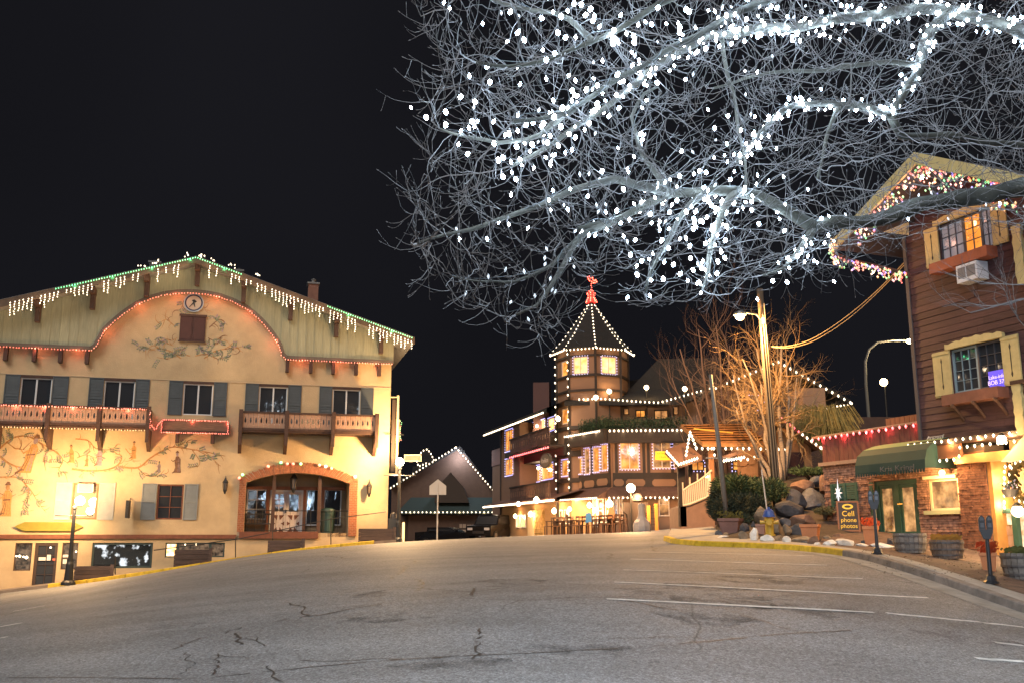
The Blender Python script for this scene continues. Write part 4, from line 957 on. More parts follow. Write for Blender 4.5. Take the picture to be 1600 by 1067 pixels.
# --- tower
tc = Vector((0, 0, 0)); TR = 2.2
tv = [(TR*math.sin(math.pi/4*k), -TR*math.cos(math.pi/4*k)) for k in range(8)]
F0 = Frame(FR.o.x, FR.o.y-1.9, 0, zg)
zt_top = zpx(F0, 930, 543); zt_bot = zpx(F0, 930, 608)
b = MB(); b.v = [(x, y, z) for z in (-1.2, zt_top) for x, y in tv]; b.f = [(k, (k+1) % 8, (k+1) % 8+8, k+8) for k in range(8)]; b.m = [0]*8
b.build('tower_wall', TAN, rest)
b = MB()
for k in range(8): x, y = tv[k]; b.box(x*1.01-.07, x*1.01+.07, y*1.01-.07, y*1.01+.07, -1.1, zt_top)
b.build('tower_posts', TBR, rest)
def ring_band(z0, z1, k_=1.02, nm='tower_band', mat=None):
    b = MB()
    for k in range(8):
        a, c = tv[k], tv[(k+1) % 8]; b.beam((a[0]*k_, a[1]*k_, (z0+z1)/2), (c[0]*k_, c[1]*k_, (z0+z1)/2), .10, abs(z1-z0))
    b.build(nm, mat or TBR, rest)
for (ya, yb) in ((554, 557), (584, 588), (664, 670), (703, 712), (746, 753)): ring_band(zpx(F0, 930, yb), zpx(F0, 930, ya))
ring_band(zt_bot-.12, zt_bot+.02)
Rt = 2.62; zr0 = zt_top-.05; zr1 = zpx(F0, 930, 462)
b = MB(); vs = [(Rt*math.sin(math.pi/4*k), -Rt*math.cos(math.pi/4*k), zr0) for k in range(8)]+[(1.7*math.sin(math.pi/4*k), -1.7*math.cos(math.pi/4*k), zr0+.8*(zr1-zr0)*.25+.35) for k in range(8)]+[(.12*math.sin(math.pi/4*k), -.12*math.cos(math.pi/4*k), zr1) for k in range(8)]
b.add(vs, [(k+8*j, (k+1) % 8+8*j, (k+1) % 8+8*j+8, k+8*j+8) for j in (0, 1) for k in range(8)]+[tuple(range(16, 24)), tuple(range(7, -1, -1))]); b.build('spire_roof', TRF, rest)
for k, lab in ((-2, 'leftmost'), (-1, 'left middle'), (0, 'front'), (1, 'right middle'), (2, 'rightmost')):
    s, c = math.sin(math.pi/4*k), -math.cos(math.pi/4*k); o = FR.o
    pts = [(o.x+Rt*s, o.y+Rt*c, zg+zr0+.02), (o.x+1.7*s, o.y+1.7*c, zg+zr0+.2*(zr1-zr0)+.40), (o.x+.14*s, o.y+.14*c, zg+zr1)]
    garland('light_string', f'white light string climbing the {lab} ridge of the pointed tower roof', pts, .30, .05, [BW], 'strings of lights on the restaurant')
pts = [(FR.o.x+Rt*math.sin(math.pi/4*k), FR.o.y-Rt*math.cos(math.pi/4*k), zg+zr0-.05) for k in range(-2, 3)]
garland('light_string', 'white light string around the eave of the octagonal tower', pts, .24, .045, [BW], 'strings of lights on the restaurant', light=(4, WARM, 4))
for k, lab in ((-2, 'outer left'), (-1, 'inner left')):
    x, y = tv[k % 8]; garland('light_string', f'vertical white light string down the {lab} corner post of the tower', [(FR.o.x+x*1.06, FR.o.y+y*1.06-.05, zg+zt_top-.3), (FR.o.x+x*1.06, FR.o.y+y*1.06-.05, zg+zpx(F0, 900, 770))], .50, .05, [BW], 'strings of lights on the restaurant')
def tface(k): 
    a, c = tv[k % 8], tv[(k+1) % 8]; A = FR.o+Vector((a[0], a[1], 0)); ang = math.atan2(c[1]-a[1], c[0]-a[0]); return Frame(A.x, A.y, ang, zg)
fwin(rest, tface(-1), 896.5, 557, 919, 584, 2, 1, PALEF, AMB2, lights=BL); fwin(rest, tface(0), 939, 557, 962, 584, 2, 1, PALEF, AMB2, lights=BL)
fwin(rest, tface(-2), 879, 564, 889, 588, 1, 1, PALEF, AMB); fwin(rest, tface(-2), 879.5, 638, 889, 662, 1, 1, PALEF, AMB); fwin(rest, tface(-2), 879.5, 718, 889, 743, 1, 1, PALEF, AMB, lights=BL)
# red lit finial: a rooster-like vane on a ball
fin = thing('lit_finial', 'red glowing weather vane on a bell-shaped base at the very top of the tower', 'finial', (FR.o.x, FR.o.y, zg+zr1))
MB().tube([(0, 0, 0), (0, 0, 1.85)], .03, 6).build('mast', IRON, fin)
zf = [0, .12, .25, .42, .55, .72]; rf = [.34, .30, .22, .20, .26, .12]
b = MB()
for z, r in zip(zf, rf):
    for k in range(7): t = 2*math.pi*k/7; b.octa((r*math.cos(t), r*math.sin(t), z+.05), .045, 0, 1.2)
for q in [(0,0,.85),(.03,0,1.0),(0,0,1.12),(.02,0,1.25),(.05,0,1.38),(-.08,0,1.45),(.12,0,1.5),(.2,0,1.45),(.3,0,1.48),(.36,0,1.38),(.25,0,1.32),(.15,0,1.3),(-.15,0,1.55),(-.2,0,1.68),(-.1,0,1.72),(0,0,1.62),(.1,0,1.62)]: b.octa(q, .045, 0, 1.2)
b.build('bulbs', E('bulb_vivid_red', (1, .06, .03), 5), fin, kind='stuff')
b = MB(); b.lathe([(.32, 0), (.2, .3), (.22, .5), (.05, .75)], 10); b.build('bell_base', M('red_frame', (.3, .02, .02), .6, emis=(1, .05, .03), estr=.5), fin)
# --- bay: facets 1 and 2 and the return
z_g0 = -1.2
FB1 = sub(FR, 895, 58.0, 953, 54.6); FB2 = sub(FR, 953, 54.6, 1082, 54.2)
zB = [zpx(FB2, 1000, y) for y in (690, 738, 746, 763, 775)]
for f, x1px, nm in ((FB1, 953, 'a'), (FB2, 1082, 'b')):
    x1 = f.h(x1px, 700)[0]
    fb_(MB().box(0, x1, 0, 4 if f is FB2 else 2.5, z_g0, zB[0]), f, rest, 'bay_wall', TAN)
    fb_(MB().box(0, x1, -.06, -.001, zB[2], zB[1]).box(0, x1, -.06, -.001, zB[3]-.05, zB[3]+.15), f, rest, 'timber_band', TBR)
    # deep deck fascia
    zf0, zf1 = zpx(f, x1px-5, 690, .5), zpx(f, x1px-5, 668, .5)
    fb_(MB().box(-.05 if f is FB1 else .0, x1+(.12 if f is FB1 else 0), -.5, 4.0, zf0, zf1), f, rest, 'deck_fascia', TBR)
    fb_(MB().add([(-.1, -.9, zB[4]+.0), (x1+.1, -.9, zB[4]), (x1+.1, -.065, zB[3]+.1), (-.1, -.065, zB[3]+.1), (-.1, -.9, zB[4]-.1), (x1+.1, -.9, zB[4]-.1), (x1+.1, .0, zB[4]-.1), (-.1, .0, zB[4]-.1)], [(0,1,2,3), (0,4,5,1), (4,7,6,5), (0,3,7,4), (1,5,6,2)]), f, rest, 'skirt_roof', M('red_brown_shingle', (.10, .05, .035), .9, var=.3, scale=6, bump=.5))
    zf_ = zf1
    garland('light_string', 'white light string along the edge of the restaurant deck, '+('short slanting run beside the tower' if f is FB1 else 'long level run over the windows'), [f.w(.1, -.56, zf1-.06), f.w(x1, -.56, zf1-.06)], .22 if f is FB1 else .25, .045 if f is FB1 else .055, [BW], 'strings of lights on the restaurant', light=(5, WARM, 3))
    garland('light_string', 'white light string along the low skirt roof, '+('beside the tower' if f is FB1 else 'over the patio'), [f.w(0, -.95, zB[4]-.05), f.w(x1, -.95, zB[4]-.05)], .2 if f is FB1 else .25, .045, [BW], 'strings of lights on the restaurant', light=(6, WARM, 3))
def timber(f, px, y0, y1, w=.16): x = f.h(px, (y0+y1)/2)[0]; return (x-w/2, x+w/2, -.055, -.002, zpx(f, px, y1), zpx(f, px, y0))
b = MB()
for px in (898, 926, 953): fb_(MB().box(*timber(FB1, px, 690, 760)), FB1, rest, 'timber_stud', TBR)
b = MB()
for px in (955, 963, 1006, 1013, 1050, 1075): fb_(MB().box(*timber(FB2, px, 690, 738)), FB2, rest, 'timber_stud', TBR)
for px in (957, 1011, 1062): fb_(MB().box(*timber(FB2, px, 746, 762, .3)), FB2, rest, 'timber_stud', TBR)
def rpanel(f, q, mat=TAN):
    r = f.rect(*q); x0, x1, z0, z1 = r; c = min(.14, (z1-z0)*.3); pts = [(x0+c, z0), (x1-c, z0), (x1, z0+c), (x1, z1-c), (x1-c, z1), (x0+c, z1), (x0, z1-c), (x0, z0+c)]
    b = MB().prism(pts, -.075, -.061); fb_(b, f, rest, 'panel', mat)
fb_(MB().box(0, FB1.h(953, 700)[0], -.058, -.0015, zB[3]+.1, zB[2]+.02), FB1, rest, 'timber_band', TBR); fb_(MB().box(0, FB2.h(1082, 700)[0], -.058, -.0015, zB[3]+.1, zB[2]+.02), FB2, rest, 'timber_band', TBR)
for q in ((900, 752, 911, 763), (914, 750, 930, 761), (934, 747, 951, 758)): rpanel(FB1, q)
for q in ((959, 748, 975, 759), (978, 748, 1008, 759), (1019, 748, 1056, 759)): rpanel(FB2, q)
for q, g in (((899, 715, 911, 740), AMB), ((915, 700, 923, 740), DIMR), ((928, 698, 938, 737), AMB), ((941, 694, 951, 734), AMB)): fwin(rest, FB1, *q, 1, 1, PALEF, g, lights=BL)
fwin(rest, FB2, 969, 690, 998, 733, 2, 1, PALEF, AMB, lights=BL); fwin(rest, FB2, 1020, 690, 1048, 731, 2, 1, PALEF, DIMR, lights=BL); fwin(rest, FB2, 1052, 690, 1078, 731, 2, 1, PALEF, DIMR, lights=BL)
b = MB()                                         # curtains and a figurine show as darker shapes
# ground floor openings
STN = M('yellow_stone', (.42, .27, .10), .9, var=.5, scale=5, bump=.8, bscale=12)
GZW = E('white_lit_door', (1, .85, .62), 3)
for q, nx, nz, g in (((902, 791, 916, 816), 3, 3, DIMR), ((935, 778, 944, 816), 1, 2, DIMR), ((947, 775, 955, 816), 1, 1, AMB)): fwin(rest, FB1, *q, nx, nz, WFR, g)
fwin(rest, FB1, 927, 776, 934, 823, 1, 1, WFR, AMB2)
for q, nx, nz, g in (((958, 776, 966, 815), 1, 1, DIMR), ((967, 772, 973, 812), 1, 1, DIMR), ((1029, 769, 1046, 806), 1, 2, DIMR)): fwin(rest, FB2, *q, nx, nz, PALEF, g)
# porch of the wing at street level
FP = sub(FR, 785, 68.5, 893, 55.8); xe = FP.h(893, 800)[0]; zp1 = FP.h(840, 783)[1]
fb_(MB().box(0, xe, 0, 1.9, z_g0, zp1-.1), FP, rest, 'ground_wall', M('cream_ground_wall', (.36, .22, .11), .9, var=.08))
fb_(MB().add([(-1.2, -1.0, zp1), (xe, -1.0, zp1), (xe, .9, zp1+.55), (-1.2, .9, zp1+.55), (-1.2, -1.0, zp1-.16), (xe, -1.0, zp1-.16), (xe, .9, zp1-.16), (-1.2, .9, zp1-.16)], [(0,1,2,3), (0,4,5,1), (4,7,6,5), (0,3,7,4)]), FP, rest, 'porch_roof', M('red_brown_shingle', (.10, .05, .035)))
garland('light_string', 'bright white light string along the porch roof of the restaurant wing', [FP.w(-1.2, -1.06, zp1-.06), FP.w(xe, -1.06, zp1-.06)], .22, .05, [BW], 'strings of lights on the restaurant', light=(8, WARM, 5))
for q, nx, nz, g in (((807, 804, 813, 824), 1, 1, AMB2), ((814, 803, 822, 824), 2, 1, AMB2), ((787, 808, 793, 826), 1, 1, AMB2), ((874, 796, 880, 818), 1, 1, DIMR), ((883, 795, 890, 818), 1, 1, DIMR)): fwin(rest, FP, *q, nx, nz, WFR, g)
r_ = FP.rect(838, 796, 851, 832); fb_(MB().box(r_[0], r_[1], -.12, -.002, r_[2]-.3, r_[3]), FP, rest, 'stone_pier', STN)
bst = MB(); rr_ = random.Random(3); zz = r_[2]
while zz < r_[3]-.2:
    xx = r_[0]
    while xx < r_[1]-.1:
        w = rr_.uniform(.2, .42); bst.box(xx+.02, min(r_[1], xx+w)-.01, -.12-rr_.uniform(.02, .07), -.121, zz+.01, zz+rr_.uniform(.16, .22)); xx += w
    zz += .22
fb_(bst, FP, rest, 'stones', STN, kind='stuff')
r_ = FP.rect(826, 797, 836, 832); fb_(MB().box(r_[0], r_[1], -.08, -.002, r_[2]-.3, r_[3]), FP, rest, 'door', M('pale_door', (.6, .48, .3), .6))
fb_(MB().box(FP.h(893, 800)[0]-.12, FP.h(893, 800)[0], -.9, -.75, z_g0, zp1-.2), FP, rest, 'post', TBR)
for (f, px, py, off, r, w) in ((FP, 838, 781, 1.6, .17, 150), (FP, 810, 787, 1.3, .13, 60), (FP, 805, 806, .3, .12, 30), (FP, 829, 803, .3, .15, 45), (FP, 866, 798, .4, .15, 50), (FP, 890, 795, .3, .11, 25), (FB1, 921, 789, .4, .14, 45), (FB1, 952, 787, .8, .2, 60), (FB1, 929, 797, .3, .12, 30)):
    glow(rest, f, px, py, off, r, GLW, w*1.1, (1, .52, .20))
# brown-red entrance sign glow is just the lit soffit; second storey behind the deck
FU = sub(FR, 897, 58.2, 1118, 57.0); xu = FU.h(1118, 640)[0]; zu_t = zpx(FU, 1000, 628); zdk = zB[0]+.4
fb_(MB().box(0, xu, 0, 5, zdk, zu_t), FU, rest, 'upper_wall', M('grey_tan_stucco', (.24, .17, .13), .9))
for q, g, l in (((904, 635, 922, 661), AMB, BL), ((940, 633, 965, 660), AMB, None), ((974, 637, 983, 648), DIMR, None), ((993, 640, 1009, 652), AMB, None), ((1022, 640, 1044, 655), DIMR, None), ((1052, 634, 1060, 648), DIMR, None)): fwin(rest, FU, *q, 2 if q[2]-q[0] > 12 else 1, 1, TBR, g, lights=l)
b = MB(); b.add([(-.4, -1.1, zu_t), (xu-2, -1.1, zu_t-.1), (xu, -1.1, zu_t+.8), (xu-.4, 3.5, zu_t+2.6), (2.0, 3.0, zu_t+1.6), (-.2, 3, zu_t+1.2), (-.4, -1.1, zu_t-.25), (xu-2, -1.1, zu_t-.35), (xu, -1.1, zu_t+.55), (xu, 6, zu_t+.5), (-.4, 6, zu_t+.3)],
                [(0,1,4,5), (1,2,3,4), (0,6,7,1), (1,7,8,2), (6,10,9,8,7), (3,2,9), (5,4,10), (4,3,9,10)]); fb_(b, FU, rest, 'upper_roof', TRF)
up_ = [FU.h(x, y, 1.15) for x, y in ((905,622),(940,621),(1005,626),(1030,627),(1070,616),(1118,602))]
garland('light_string', 'white light string along the curving upper eave behind the deck lamps', [FU.w(x, -1.15, z) for x, z in up_], .26, .05, [BW], 'strings of lights on the restaurant', light=(5, WARM, 4))
fb_(MB().add([(xu*.35, 1, zu_t+.5), (xu*1.05, 1, zu_t+.5), (xu*1.05, 1.6, zpx(FU, 1040, 553)), (xu*.62, 1.6, zpx(FU, 1040, 553)), (xu*.35, 6, zu_t+.5), (xu*1.05, 6, zu_t+.5)], [(0,1,2,3), (3,2,5,4), (0,3,4), (1,5,2)]), FU, rest, 'rear_roof', TRF)
r_ = FU.rect(833, 597, 858, 640, -6); fb_(MB().box(r_[0], r_[1], 6, 7.2, r_[2]-2, r_[3]), FU, rest, 'chimney', M('dusky_chimney', (.10, .05, .045), .9))
# deck railing, hedge boxes, globe lamps
zd1 = zf_
hedge = MB(); rr_ = random.Random(9)
for f, x0px, x1px, h_ in ((FB1, 908, 952, .85), (FB2, 955, 1075, .75)):
    a, c = f.h(x0px, 660, .2)[0], f.h(x1px, 660, .2)[0]; po = Vector(rest.location)
    for k in range(int((c-a)*900)):
        q = f.w(rr_.uniform(a, c), rr_.uniform(-.45, .2), zd1+rr_.uniform(0, h_)*rr_.uniform(.5, 1)); s_ = rr_.uniform(.05, .11); t = rr_.uniform(0, 6.3)
        d1 = Vector((math.cos(t), math.sin(t), rr_.uniform(-.5, .5)))*s_; d2 = Vector((-math.sin(t)*.5, math.cos(t)*.5, rr_.uniform(.3, 1)))*s_
        hedge.add([q-d1*.5, q+d2*.5, q+d1*.5, q-d2*.5], [(0, 1, 2, 3)])
o = Vector(P(1000, 650, 55)); hedge.v = [tuple(Vector(v)-o) for v in hedge.v]
hd = thing('deck_hedge', 'dark green clipped hedge in boxes along the edge of the restaurant deck', 'hedge', o); hedge.build('foliage', M('dark_conifer_leaf', (.025, .055, .025), .8, var=.4, scale=5), hd, kind='stuff')
glb = E('globe_lamp', (1, .68, .38), 4.5)
for (px, py, D, lab) in ((931, 620.5, 55, 'nearest the tower'), (952, 611, 57, 'second from the tower'), (1010, 605, 57, 'over the middle of the deck'), (1070, 607, 55.5, 'at the right end of the deck')):
    q = P(px, py, D); z0 = zg+zd1; t = thing('globe_lamp', f'deck lamp with a glowing globe, {lab}', 'lamp', (q.x, q.y, z0), 0, 'globe lamps on the restaurant deck')
    MB().tube([(0, 0, 0), (0, 0, q.z-z0-.2)], .04, 6).lathe([(.09, -.05), (.05, .03)], 8, (0, 0, q.z-z0-.2)).build('post', IRON, t); MB().ball((0, 0, q.z-z0), .15, 10).build('globe', glb, t, smooth=True); lamp('lamp_light', (0, -.25, q.z-z0), 20, SODIUM, .15, t)
for (px, py, D) in ((915, 624, 55.5),):
    q = P(px, py, D); glow(rest, FU, px, py, .8, .12, GLW, 12)
# yellow cafe sign on the right of the bay
ys = thing('yellow_sign', 'small yellow two-line sign board hanging beside the restaurant entrance', 'sign', FB2.w(FB2.h(1040, 712, 1.2)[0], -1.2, FB2.h(1040, 712, 1.2)[1]), 0)
MB().box(-.56, .56, -.05, .05, -.20, .26).build('board', M('yellow_sign', (.75, .42, .02), .6, emis=(1, .5, .02), estr=.35), ys)
text_obj('RATHSKELLER', .16, M('olive_lettering', (.30, .16, .02), .7), ys, (0, -.06, .13), name='lettering'); text_obj('PAVILION', .17, M('olive_lettering', (.3, .16, .02)), ys, (0, -.06, -.07), name='lettering'); MB().box(-.35, .45, -.04, .04, -.27, -.21).build('lower_strip', M('ochre', (.4, .2, .05), .7), ys)

# ------------------------------------------------------------------ right wing gable behind the birches
wing, FG = T_('brown_gabled_wing', 'dark brown gabled wing of the restaurant behind the bare birches', 'building', 1208, 52, z=.5)
ap = FG.h(1208, 566); le = FG.h(1112, 606); re = FG.h(1320, 629)
b = MB(); b.prism([(le[0]+.4, -.5), (re[0]-1.1, -.5), (re[0]-1.1, re[1]+.2), (ap[0], ap[1]-.4), (le[0]+.4, le[1]-.1)], .0, 6); b.build('wall', M('dusky_brown_wall', (.06, .035, .028), .9, var=.2), wing)
for (p, q) in ((ap, le), (ap, re)):
    b = MB(); b.add([(p[0], -1.0, p[1]), (q[0], -1.0, q[1]), (q[0], 7, q[1]), (p[0], 7, p[1]), (p[0], -1.0, p[1]-.25), (q[0], -1.0, q[1]-.25), (q[0], 7, q[1]-.25), (p[0], 7, p[1]-.25)], [(0,1,2,3), (4,7,6,5), (0,4,5,1), (1,5,6,2), (2,6,7,3), (0,3,7,4)]); b.build('roof', TRF, wing)
garland('light_string', 'white light string along the left rake of the brown gable behind the birches', [FG.w(le[0], -1.05, le[1]-.1), FG.w(ap[0], -1.05, ap[1]-.1)], .34, .055, [BW], 'strings of lights on the brown gable')
garland('light_string', 'white light string along the right rake of the brown gable', [FG.w(ap[0], -1.05, ap[1]-.1), FG.w(re[0], -1.05, re[1]-.1)], .36, .06, [BW], 'strings of lights on the brown gable', light=(4, WARM, 3))
garland('light_string', 'short white light string returning under the right eave of the brown gable', [FG.w(re[0], -1.05, re[1]-.1), FG.w(FG.h(1290, 637, -1.5)[0], 1.5, FG.h(1290, 637, -1.5)[1])], .36, .055, [BW], 'strings of lights on the brown gable')
r_ = FG.rect(1240, 607, 1287, 643, 1.2); MB().box(r_[0]+.4, r_[1], -1.5, .3, r_[2], r_[3]).add([(r_[0]+.4, -1.5, r_[2]), (r_[0]+.4, -1.5, r_[3]), (r_[0]-.1, .3, r_[3]-.1), (r_[0]-.1, .3, r_[2]+.05)], [(0, 1, 2, 3)]).build('boxed_chimney', M('tan_boards', (.28, .17, .11), .8, var=.15, stretch=(1, 1, 5), scale=4), wing)
for k, px in enumerate((1293, 1300, 1307, 1312)): x, z = FG.h(px, 640, 0); MB().box(x-.08, x+.08, -.5, -.3, z-.9, z+.1).build('rafter_tail', TBR, wing)
r_ = FG.rect(1262, 632, 1300, 760, .2); MB().box(FG.h(1215, 700)[0], FG.h(1440, 700)[0], -.3, -.01, -.5, FG.h(1300, 652)[1]).build('low_wall', M('dusky_brown_wall', (.06, .035, .028)), wing)
# lilac window hint and a pale item behind the twigs
fwin(wing, FG, 1170, 618, 1193, 640, 2, 1, TBR, DIMR, lights=BL)

# small tan gable (entry to the lower deck), lit orange by the street light
eg, FE = T_('tan_gabled_porch', 'low tan gabled porch with red and white bulbs along its right rake', 'building', 1215, 44, z=.8)
a = FE.h(1213, 655); r2 = FE.h(1274, 699); l2 = FE.h(1172, 690)
ORW = M('orange_tan_boards', (.30, .15, .07), .85, var=.12, stretch=(6, 1, .7), scale=3)
MB().prism([(l2[0]+.3, -1.0), (r2[0]-.2, -1.0), (r2[0]-.2, r2[1]), (a[0], a[1]-.15), (l2[0]+.3, l2[1])], 0, 4).build('wall', ORW, eg)
for (p, q) in ((a, l2), (a, r2)):
    MB().add([(p[0], -.7, p[1]), (q[0], -.7, q[1]), (q[0], 4, q[1]), (p[0], 4, p[1]), (p[0], -.7, p[1]-.14), (q[0], -.7, q[1]-.14), (q[0], 4, q[1]-.14), (p[0], 4, p[1]-.14)], [(0,1,2,3), (4,7,6,5), (0,4,5,1), (1,5,6,2), (0,3,7,4)]).build('roof', M('brown_roof', (.16, .08, .05), .8), eg)
r_ = FE.rect(1218, 704, 1262, 738); MB().box(FE.h(1190, 700)[0], FE.h(1255, 700)[0], -.05, -.002, r_[2]-1.5, FE.h(1220, 706)[1]).build('dark_opening', M('maroon_shadow', (.05, .018, .018), .9), eg)
mid = (a[0]+(r2[0]-a[0])*.55, a[1]+(r2[1]-a[1])*.55)
garland('light_string', 'deep red light string on the upper right rake of the tan porch', [FE.w(a[0]-.15, -.75, a[1]-.1), FE.w(a[0], -.75, a[1]+.05), FE.w(mid[0], -.75, mid[1])], .24, .05, [BD], 'strings of lights by the stairs')
garland('light_string', 'white light string on the lower right rake of the tan porch', [FE.w(mid[0], -.75, mid[1]), FE.w(r2[0], -.75, r2[1]), FE.w(r2[0]+.7, .5, r2[1])], .24, .055, [BW], 'strings of lights by the stairs')

# covered stair entrance ---------------------------------------------------------
cs, FS = T_('covered_stair', 'covered stairway with a plank-lined orange roof, dark posts and a white lit railing', 'stair', 1100, 42, z=gz(8.5, 42)+.1)
hs = FS.h; pts = [hs(1077, 657), hs(1180, 655), hs(1192, 692), hs(1092, 692)]
OR2 = M('orange_roof_boards', (.30, .13, .04), .8, var=.2, stretch=(.6, 1, 9), scale=4)
b = MB(); A_, B_, C_, D_ = pts
b.add([(A_[0], 2.2, A_[1]+.1), (B_[0], 2.2, B_[1]+.1), (C_[0], -.8, C_[1]-.05), (D_[0], -.8, D_[1]-.05), (A_[0], 2.2, A_[1]-.1), (B_[0], 2.2, B_[1]-.1), (C_[0], -.8, C_[1]-.22), (D_[0], -.8, D_[1]-.22)], [(3,2,1,0), (4,5,6,7), (7,6,2,3), (0,4,7,3), (1,2,6,5)]); b.build('roof', OR2, cs)
for k in range(1, 8):
    t = k/8; MB().beam((A_[0]+(D_[0]-A_[0])*t+.03, 2.2-3*t, A_[1]+(D_[1]-A_[1])*t+.13-.15*t), (B_[0]+(C_[0]-B_[0])*t-.03, 2.2-3*t, B_[1]+(C_[1]-B_[1])*t+.13-.15*t), .30, .03).build('roof_board', OR2, cs)
MB().beam((hs(1088, 676)[0], .6, hs(1088, 676)[1]+.25), (hs(1150, 680)[0], .6, hs(1150, 680)[1]+.18), .12, .06).build('ridge_pole', M('yellow_wood', (.6, .35, .05), .7), cs)
for (px, w, yb, y0) in ((1063, .30, 822, 712), (1077, .16, 760, 705), (1110, .20, 775, 692)):
    x, zt_ = hs(px, y0, .3); MB().box(x-w/2, x+w/2, -.3-w/2, -.3+w/2, hs(px, yb, .3)[1], zt_).build('post', TBR if px != 1110 else M('orange_post', (.30, .13, .05), .8), cs)
# two small roof slopes over the gate
g1_ = [hs(*q, .8) for q in ((1042, 700), (1060, 724), (1096, 712), (1078, 690))]
MB().add([(g1_[0][0], -.2, g1_[0][1]), (g1_[1][0], -1.0, g1_[1][1]), (g1_[2][0], -.9, g1_[2][1]), (g1_[3][0], .4, g1_[3][1]+.1), (g1_[1][0], -1.0, g1_[1][1]-.2), (g1_[2][0], -.9, g1_[2][1]-.2), (g1_[0][0], -.2, g1_[0][1]-.2), (g1_[3][0], .4, g1_[3][1]-.1)], [(0,1,2,3), (1,4,5,2), (0,6,4,1), (6,7,5,4), (2,5,7,3)]).build('gate_roof', M('brown_roof', (.16, .08, .05)), cs)
g2_ = [hs(*q, .6) for q in ((1120, 716), (1166, 700))]
MB().beam((g2_[0][0], -.6, g2_[0][1]-.05), (g2_[1][0], -.4, g2_[1][1]-.05), .5, .14).build('side_roof', M('brown_roof', (.16, .08, .05)), cs)
def gl(lab, pix, off, step=.22, r=.05, m=None, **kw): garland('light_string', lab, [FS.w(FS.h(x, y, off)[0], -off, FS.h(x, y, off)[1]) for x, y in pix], step, r, m or [BW], 'strings of lights by the stairs', **kw)
gl('white light string zigzagging up the left edge of the stair roof', ((1072,708),(1078,672),(1088,697)), 1.1, .17, .055)
gl('white light string along the gate roof edge', ((1042,703),(1060,723),(1093,712)), 1.15, .12, .05, light=(6, WARM, 2))
gl('long white light string along the front eave of the covered stair', ((1088,698),(1175,698),(1240,700)), .95, .25, .05, light=(5, WARM, 4))
gl('short bright light string on the small roof right of the gate', ((1127,718),(1166,711)), .9, .11, .05, light=(6, WARM, 1))
gl('few white bulbs sagging under the stair roof', ((1112,698),(1118,712),(1140,714),(1165,716),(1185,710)), .5, .3, .05)
# railing panel with lit balusters
RAILM = M('cream_rail', (.70, .55, .38), .6)
rt = [(1067,766),(1078,758),(1090,752),(1102,743),(1112,734)]; rb = [(1067,789),(1078,787),(1090,782),(1102,777),(1112,771)]
rtl = [hs(x, y, .5) for x, y in rt]; rbl = [hs(x, y, .5) for x, y in rb]
MB().tube([(x, -.5, z) for x, z in rtl], .05, 6).build('handrail', RAILM, cs); MB().tube([(x, -.5, z) for x, z in rbl], .05, 6).build('bottom_rail', RAILM, cs)
for i in range(4):
    for k in range(4):
        t = k/4; x = rtl[i][0]+(rtl[i+1][0]-rtl[i][0])*t; z1 = rtl[i][1]+(rtl[i+1][1]-rtl[i][1])*t; z0 = rbl[i][1]+(rbl[i+1][1]-rbl[i][1])*t
        MB().box(x-.025, x+.025, -.52, -.48, z0, z1+(.35 if k == 0 else 0)).build('baluster', RAILM, cs)
MB().prism([(rbl[0][0]-.1, -1), (rbl[-1][0]+.1, -1), (rbl[-1][0]+.1, rbl[-1][1]-.06), (rbl[0][0]-.1, rbl[0][1]-.06)], -.45, 2.5).build('stair_wall', M('brown_stair_wall', (.26, .15, .10), .85, var=.15), cs)
q = hs(1104, 752, .3); lamp('lamp_light', (q[0], .1, q[1]+.2), 30, WARM, .1, cs); MB().ball((q[0]+.1, .05, q[1]+.25), .07, 8).build('lamp', GLW, cs)
# lilac lit windows seen under the stair roof
rw, FRW = T_('brown_rear_building', 'brown building with lilac-lit windows behind the covered stair', 'building', 1160, 50, z=.4)
MB().box(FRW.h(1068, 700)[0], FRW.h(1225, 700)[0], 0, .4, -1, FRW.h(1150, 692)[1]).build('wall', M('rust_brown_wall', (.11, .05, .03), .9, var=.2), rw)
for q in ((1080, 720, 1100, 735), (1144, 719, 1166, 735)): fwin(rw, FRW, *q, 2, 1, TBR, AMB, lights=BL)

# ------------------------------------------------------------------ background barn-like hall
hall, FH = T_('gabled_hall', 'dim brown gabled hall with bulbs along its roof between the inn and the restaurant', 'building', 700, 78, z=-.6)
h_ = FH.h; apx = h_(719, 700); lfx = h_(612, 763); rgx = h_(778, 775)
HW = M('hall_wall', (.085, .05, .035), .9, var=.15)
MB().prism([(lfx[0], -2), (rgx[0], -2), (rgx[0], rgx[1]), (apx[0], apx[1]), (lfx[0], lfx[1])], 0, 8).build('wall', HW, hall)
for (p, q) in ((apx, lfx), (apx, rgx)):
    MB().add([(p[0], -.6, p[1]+.15), (q[0], -.6, q[1]+.15), (q[0], 8, q[1]+.15), (p[0], 8, p[1]+.15), (p[0], -.6, p[1]), (q[0], -.6, q[1]), (q[0], 8, q[1]), (p[0], 8, p[1])], [(0,1,2,3), (4,7,6,5), (0,4,5,1), (1,5,6,2)]).build('roof', TRF, hall)
r_ = FH.rect(622, 779, 772, 798, 2.0); MB().add([(r_[0], -2.0, r_[2]), (r_[1], -2.0, r_[2]), (r_[1], -.01, r_[3]+.2), (r_[0]+.8, -.01, r_[3]+.2), (r_[0], -2.0, r_[2]-.2), (r_[1], -2.0, r_[2]-.2), (r_[1], 0, r_[2]-.2), (r_[0], 0, r_[2]-.2)], [(0,1,2,3), (0,4,5,1), (4,7,6,5), (0,3,7,4)]).build('lean_to_roof', M('dark_teal_shingle', (.02, .035, .035), .9), hall)
